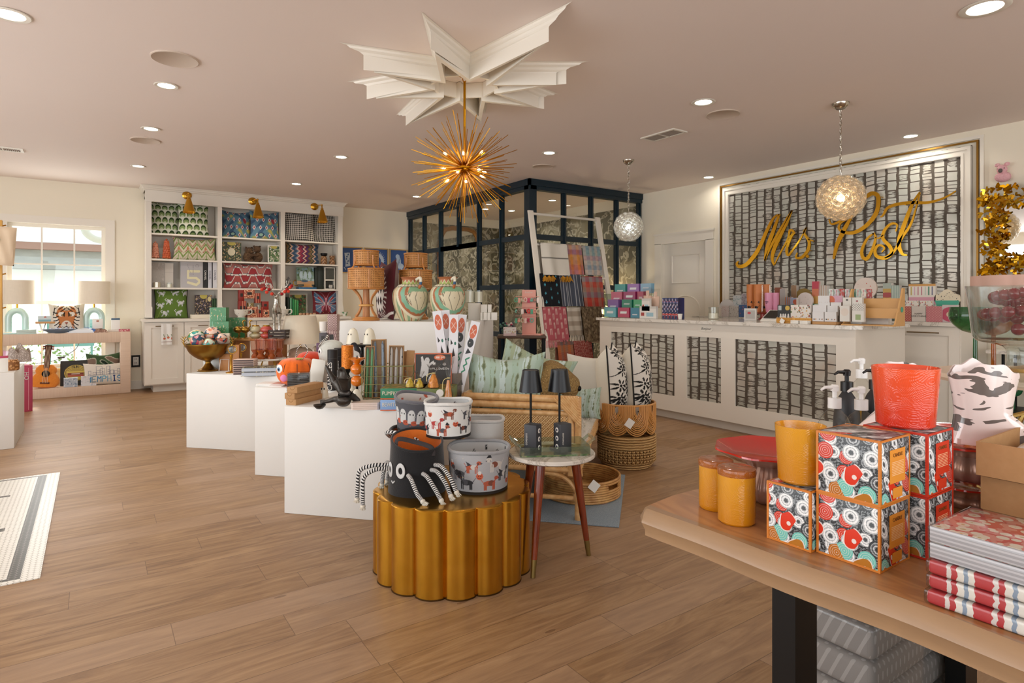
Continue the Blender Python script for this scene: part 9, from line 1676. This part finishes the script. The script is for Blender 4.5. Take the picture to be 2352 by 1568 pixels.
def jar(x, y, z, r0, r1, h, m_, lab, wax, lid=None):
 t_ = thing('glass_candle', lab, 'candle', (x, y, z)); q = M(); q.lathe([(1e-4, 0), (r0*.92, 0), (r0, .004), (r0*1.0, .012), (r1, h), (r1*.965, h), (r0*.96, h*.80 if not lid else h*.9), (1e-4, h*.80 if not lid else h*.9)], 56, mi=0); shape('glass', q, m_, t_)
 q = M(); q.lathe([(1e-4, h*.83), (r0*.985+(r1-r0)*.6, h*.83)], 36); shape('wax', q, wax, t_)
 if lid: q = M(); q.lathe([(1e-4, h), (r1*1.02, h), (r1*1.04, h+.006), (r1*1.0, h+.014), (r1*.85, h+.016), (1e-4, h+.013)], 40); shape('lid', q, lid, t_)
m_ja = embossed('amber_embossed_glass', 'b8700e', 'd99a28'); m_jr = embossed('red_embossed_glass', 'c01c10', 'ee5a2c'); m_lid = mat('amber_lid', fn=lambda: dict(c=mix(noise(coord(), 20), '8a4412', 'b8691e'), r=.15, b=((vor(coord(), 60)[0]*60).sin(), .4, .002)), coat=.6)
jar(1.352, .560, TZ+.2385, .052, .060, .118, m_jr, 'large red embossed glass candle on the red edged cartons', mat('coral_wax', 'f08a58', .4)); jar(1.198, .692, TZ+.120, .043, .049, .115, m_ja, 'large amber embossed glass candle on the small poppy carton', mat('ivory_wax', 'efdcb4', .4))
p_ = W(1692, 1212, z=TZ); jar(p_.x+.034, p_.y+.024, TZ+.0005, .040, .040, .105, m_ja, 'nearer small lidded amber glass candle', m_wax, m_lid); p_ = W(1643, 1178, z=TZ); jar(p_.x+.034, p_.y+.024, TZ+.0005, .039, .039, .100, m_ja, 'farther small lidded amber glass candle', m_wax, m_lid)
m_ruf = mat('red_glaze', 'c02c20', .12, coat=.6); m_cop = mat('pearly_copper_glaze', fn=lambda: dict(c=mix(noise(coord(), 30, 3), 'b98674', 'd9b8a6'), r=.25, m=.35))
def ruff(x, y, z, r_, h, lab):
 t_ = thing('cake_stand', lab, 'stand', (x, y, z)); wv = lambda a, k: 1+.035*math.sin(8*a)*k; q = M(); q.lathe([(.05, h-.03), (r_*.7, h-.026), (r_, h-.002)], 96, rf=lambda a, k: 1+.035*math.sin(8*a)*k+.008*math.sin(64*a)*k); shape('plate_underside', q, m_cop, t_)
 q = M(); q.lathe([(r_, h-.002), (r_*1.0, h+.002), (r_*.95, h), (r_*.7, h-.018), (1e-4, h-.02)], 96, rf=lambda a, k: 1+.035*math.sin(8*a)*(1-k)); shape('plate', q, m_ruf, t_); q = M(); q.lathe(smooth([(.052, 0), (.066, .012), (.070, h*.35), (.048, h*.8), (.05, h-.028)], 4), 84, rf=lambda a, k: 1+.05*math.sin(14*a)); shape('pleated_base', q, m_cop, t_)
ruff(1.378, .868, TZ+.0005, .135, .125, 'red ruffled cake stand on a pearly pleated foot at left'); ruff(1.73, .575, TZ+.0005, .12, .062, 'lower red ruffled cake stand in the stacked pair'); ruff(1.73, .575, TZ+.066, .17, .098, 'upper red ruffled cake stand carrying the boot vases')
block('white_carton', 'flat white carton behind the red cake stand', 'box', .10, .07, .03, m_cartw, (1.50, 1.0-.08, TZ+.001), .2)
m_bt = mat('splattered_white_glaze', fn=lambda: (lambda n1, n2: dict(c=mix((n1 > .575), mix(n2, 'f0e6e2', 'ead2cc'), '6a625e'), r=.12))(noise(vec(XYZ()[0]*9, XYZ()[1]*9, XYZ()[2]*26), 1.5, 2, .6), noise(coord(), 5)), coat=.6)
def boot(x, y, z, rz, s_, lab):
 t_ = thing('boot_vase', lab, 'vase', (x, y, z), rz, 'splattered boot vases'); q = M()
 def fn(U, V):
  a = 2*PI*U; top = .20-.035*np.abs(np.cos(a))**1.4+.004*np.sin(a*9); zz = V*top; k = np.clip(1-V*2.4, 0, 1); rx = (.062+.012*V-.008*np.sin(V*PI))*s_; ry = (.045+.006*V)*s_
  toe = np.where(np.cos(a) > 0, np.cos(a), 0)**1.2*k**.8*.075*s_; heel = np.where(np.cos(a) < 0, -np.cos(a), 0)*k*.010*s_; return rx*np.cos(a)+toe-heel, ry*np.sin(a)*(1-.12*k), zz*s_
 q.surf(fn, 64, 40); q.surf(lambda U, V: (lambda c: (c[0]*.92, c[1]*.92, c[2]-.0005))(fn(U, 1-V*.5)), 64, 16); n0 = np.linspace(0, 1, 65); c = fn(n0, n0*0); q.add(np.stack([c[0], c[1], c[2]], 1), [tuple(range(64))[::-1]]); shape('shaft', q, m_bt, t_, ang=60)
 q = M(); q.box(-.062*s_, -.02*s_, -.025*s_, .025*s_, -.001, .012); shape('heel', q, m_bt, t_)
boot(1.665, .53, TZ+.166, CAMZ-.25, .93, 'right splattered white boot vase facing the camera side'); boot(1.60, .665, TZ+.166, CAMZ+PI-.2, .88, 'left splattered white boot vase half hidden by the red candle')
def pump(x, d, lab, body, head, h=.155, r_=.033, liq=None):
 t_ = thing('pump_bottle', lab, 'bottle', A(x, d, TZ+.001), CAMZ+.2, None); q = M(); q.lathe(smooth([(1e-4, 0), (r_, .001), (r_, h*.6), (r_*.75, h*.85), (.013, h*.97), (.013, h)], 4), 32); shape('body', q, body, t_)
 if liq: q = M(); q.lathe([(1e-4, .003), (r_*.93, .003), (r_*.93, h*.62), (1e-4, h*.62)], 28); shape('liquid', q, liq, t_)
 q = M(); q.cyl((0, 0, h-.004), .017, .028, 24); q.cyl((0, 0, h+.024), .006, .02, 12); q.lathe([(1e-4, h+.042), (.010, h+.042), (.011, h+.056), (.007, h+.060), (1e-4, h+.06)], 16); q.tube([(0, 0, h+.052), (-.03, -.0, h+.053), (-.042, 0, h+.046)], [.006, .0045, .003], 8); shape('pump', q, head, t_)
m_wp = mat('white_plastic', 'ecebe8', .3); m_bp = mat('black_plastic', '161617', .35); m_mb = mat('matt_black_bottle', '26272a', .5); m_liq = mat('amber_liquid', 'a97c34', .1)
pump(1917, 1.66, 'clear bottle with white pump, leftmost of the bottles', m_clear, m_wp, .20, .045, m_liq); pump(1978, 1.66, 'clear bottle with white pump beside the red candle', m_clear, m_wp, .195, .045, m_liq); pump(1979, 1.95, 'taller clear bottle with white pump behind the others', m_clear, m_wp, .245, .045, m_liq); pump(1945, 1.80, 'matt black pump bottle between the white pumps', m_mb, m_bp, .225, .036); pump(2010, 1.84, 'matt black pump bottle partly behind the red candle', m_mb, m_bp, .225, .036); pump(2024, 2.0, 'clear bottle with white cap almost hidden by the red candle', m_clear, m_wp, .22, .04, m_liq)
bo = thing('openwork_bowl', 'gold openwork branch bowl at the right edge', 'bowl', (1.95, .50, TZ)); q = M(); rg = random.Random(7); g_ = PI*(3-5**.5); P = []
for k in range(34): y_ = -.92+1.35*(k+.5)/34; r_ = math.sqrt(1-y_*y_); P.append(Vector((.15*r_*math.cos(g_*k), .15*r_*math.sin(g_*k), .15+.14*y_)))
for i, a in enumerate(P):
 for b in sorted(P, key=lambda v: (v-a).length)[1:4]: q.tube([a, (a+b)/2*1.0, b], .006, 6)
q.cyl((0, 0, 0), .08, .016, 24); shape('branches', q, mat('champagne_gold', 'b99c5c', .25, 1), bo)
for i in range(3):
 t_ = thing('kraft_tray', ['lowest', 'middle', 'topmost'][i]+' deep kraft tray with crinkled wrapped goods at right', 'tray', (1.455+.0*i+(.0, .012, -.012)[i], .10, TZ+.0725*i), 0, 'deep kraft trays'); q = M(); w_, d_, h_ = .26, .37, .066; q.box(0, .004, .004, d_-.004, 0, h_); q.box(w_-.004, w_, .004, d_-.004, 0, h_); q.box(0, w_, 0, .004, 0, h_); q.box(0, w_, d_-.004, d_, 0, h_); q.box(.004, w_-.004, .004, d_-.004, .0, .004); shape('tray', q, m_krf, t_, flat=True)
 q = crumple(.25, .36, .075, 5+i, 26); q2 = shape('wrapped_goods', q, mat('crinkled_print', fn=lambda: mix(vor(coord(), 22)[0] < .33, 'd8d2c8', ramp(noise(coord(), 9), (.4, '5a5650'), (.6, 'a89a6a')))), t_, (.13, .185, .005))
m_red = mat('red_floral_napkins', fn=lambda: (lambda v: dict(c=mix(v[0] < .2, mix(v[0] < .46, mix(noise(coord(), 60) > .5, 'c8463a', 'd88a7c'), 'e6dcc8'), 'c9b47a'), r=.5))(vor(coord(), 48))); m_strn = mat('striped_napkins', fn=lambda: dict(c=ramp((XYZ()[1]*16+noise(vec(XYZ()[1]*9, XYZ()[2]*30, 0), 2)*.25).fr(), (0, 'b83a3e'), (.38, 'e6e2d8'), (.52, '8a9cb0'), (.62, 'e6e2d8'), (.78, 'b83a3e'), (.9, 'dcd6d0'), const=True), r=.6)); m_sid = mat('napkin_edges', fn=lambda: mix((XYZ()[2]*900).sin() > .2, 'a9a8ac', 'c9c8cc'))
for i in range(5):
 red = i > 2; h_ = .0225 if not red else .026; z = TZ+.0005+(.0235*i if not red else .0705+.0265*(i-3)); t_ = thing('napkin_pack', (['bottom', 'second', 'third'][i]+' red, white and blue striped napkin pack' if not red else ['lower', 'topmost'][i-3]+' red flowered napkin pack in clear film')+' in the near right stack', 'napkins', (1.118+.004*(i % 2), .10+.0*i, z), -.02*(i-2)*.5, 'near right napkin stack')
 q = M(); q.rbox(0, .165, 0, .33, 0, h_-.001, .006 if not red else .002, 3); shape('napkins', q, m_strn if not red else m_sid, t_)
 if red: q = M(); q.box(.003, .162, .003, .327, h_-.001, h_-.0004); shape('printed_top', q, m_red, t_, flat=True)
 q = M(); q.rbox(-.003, .168, -.003, .333, .0005, h_+.0005, .004); shape('film', q, m_cel, t_)
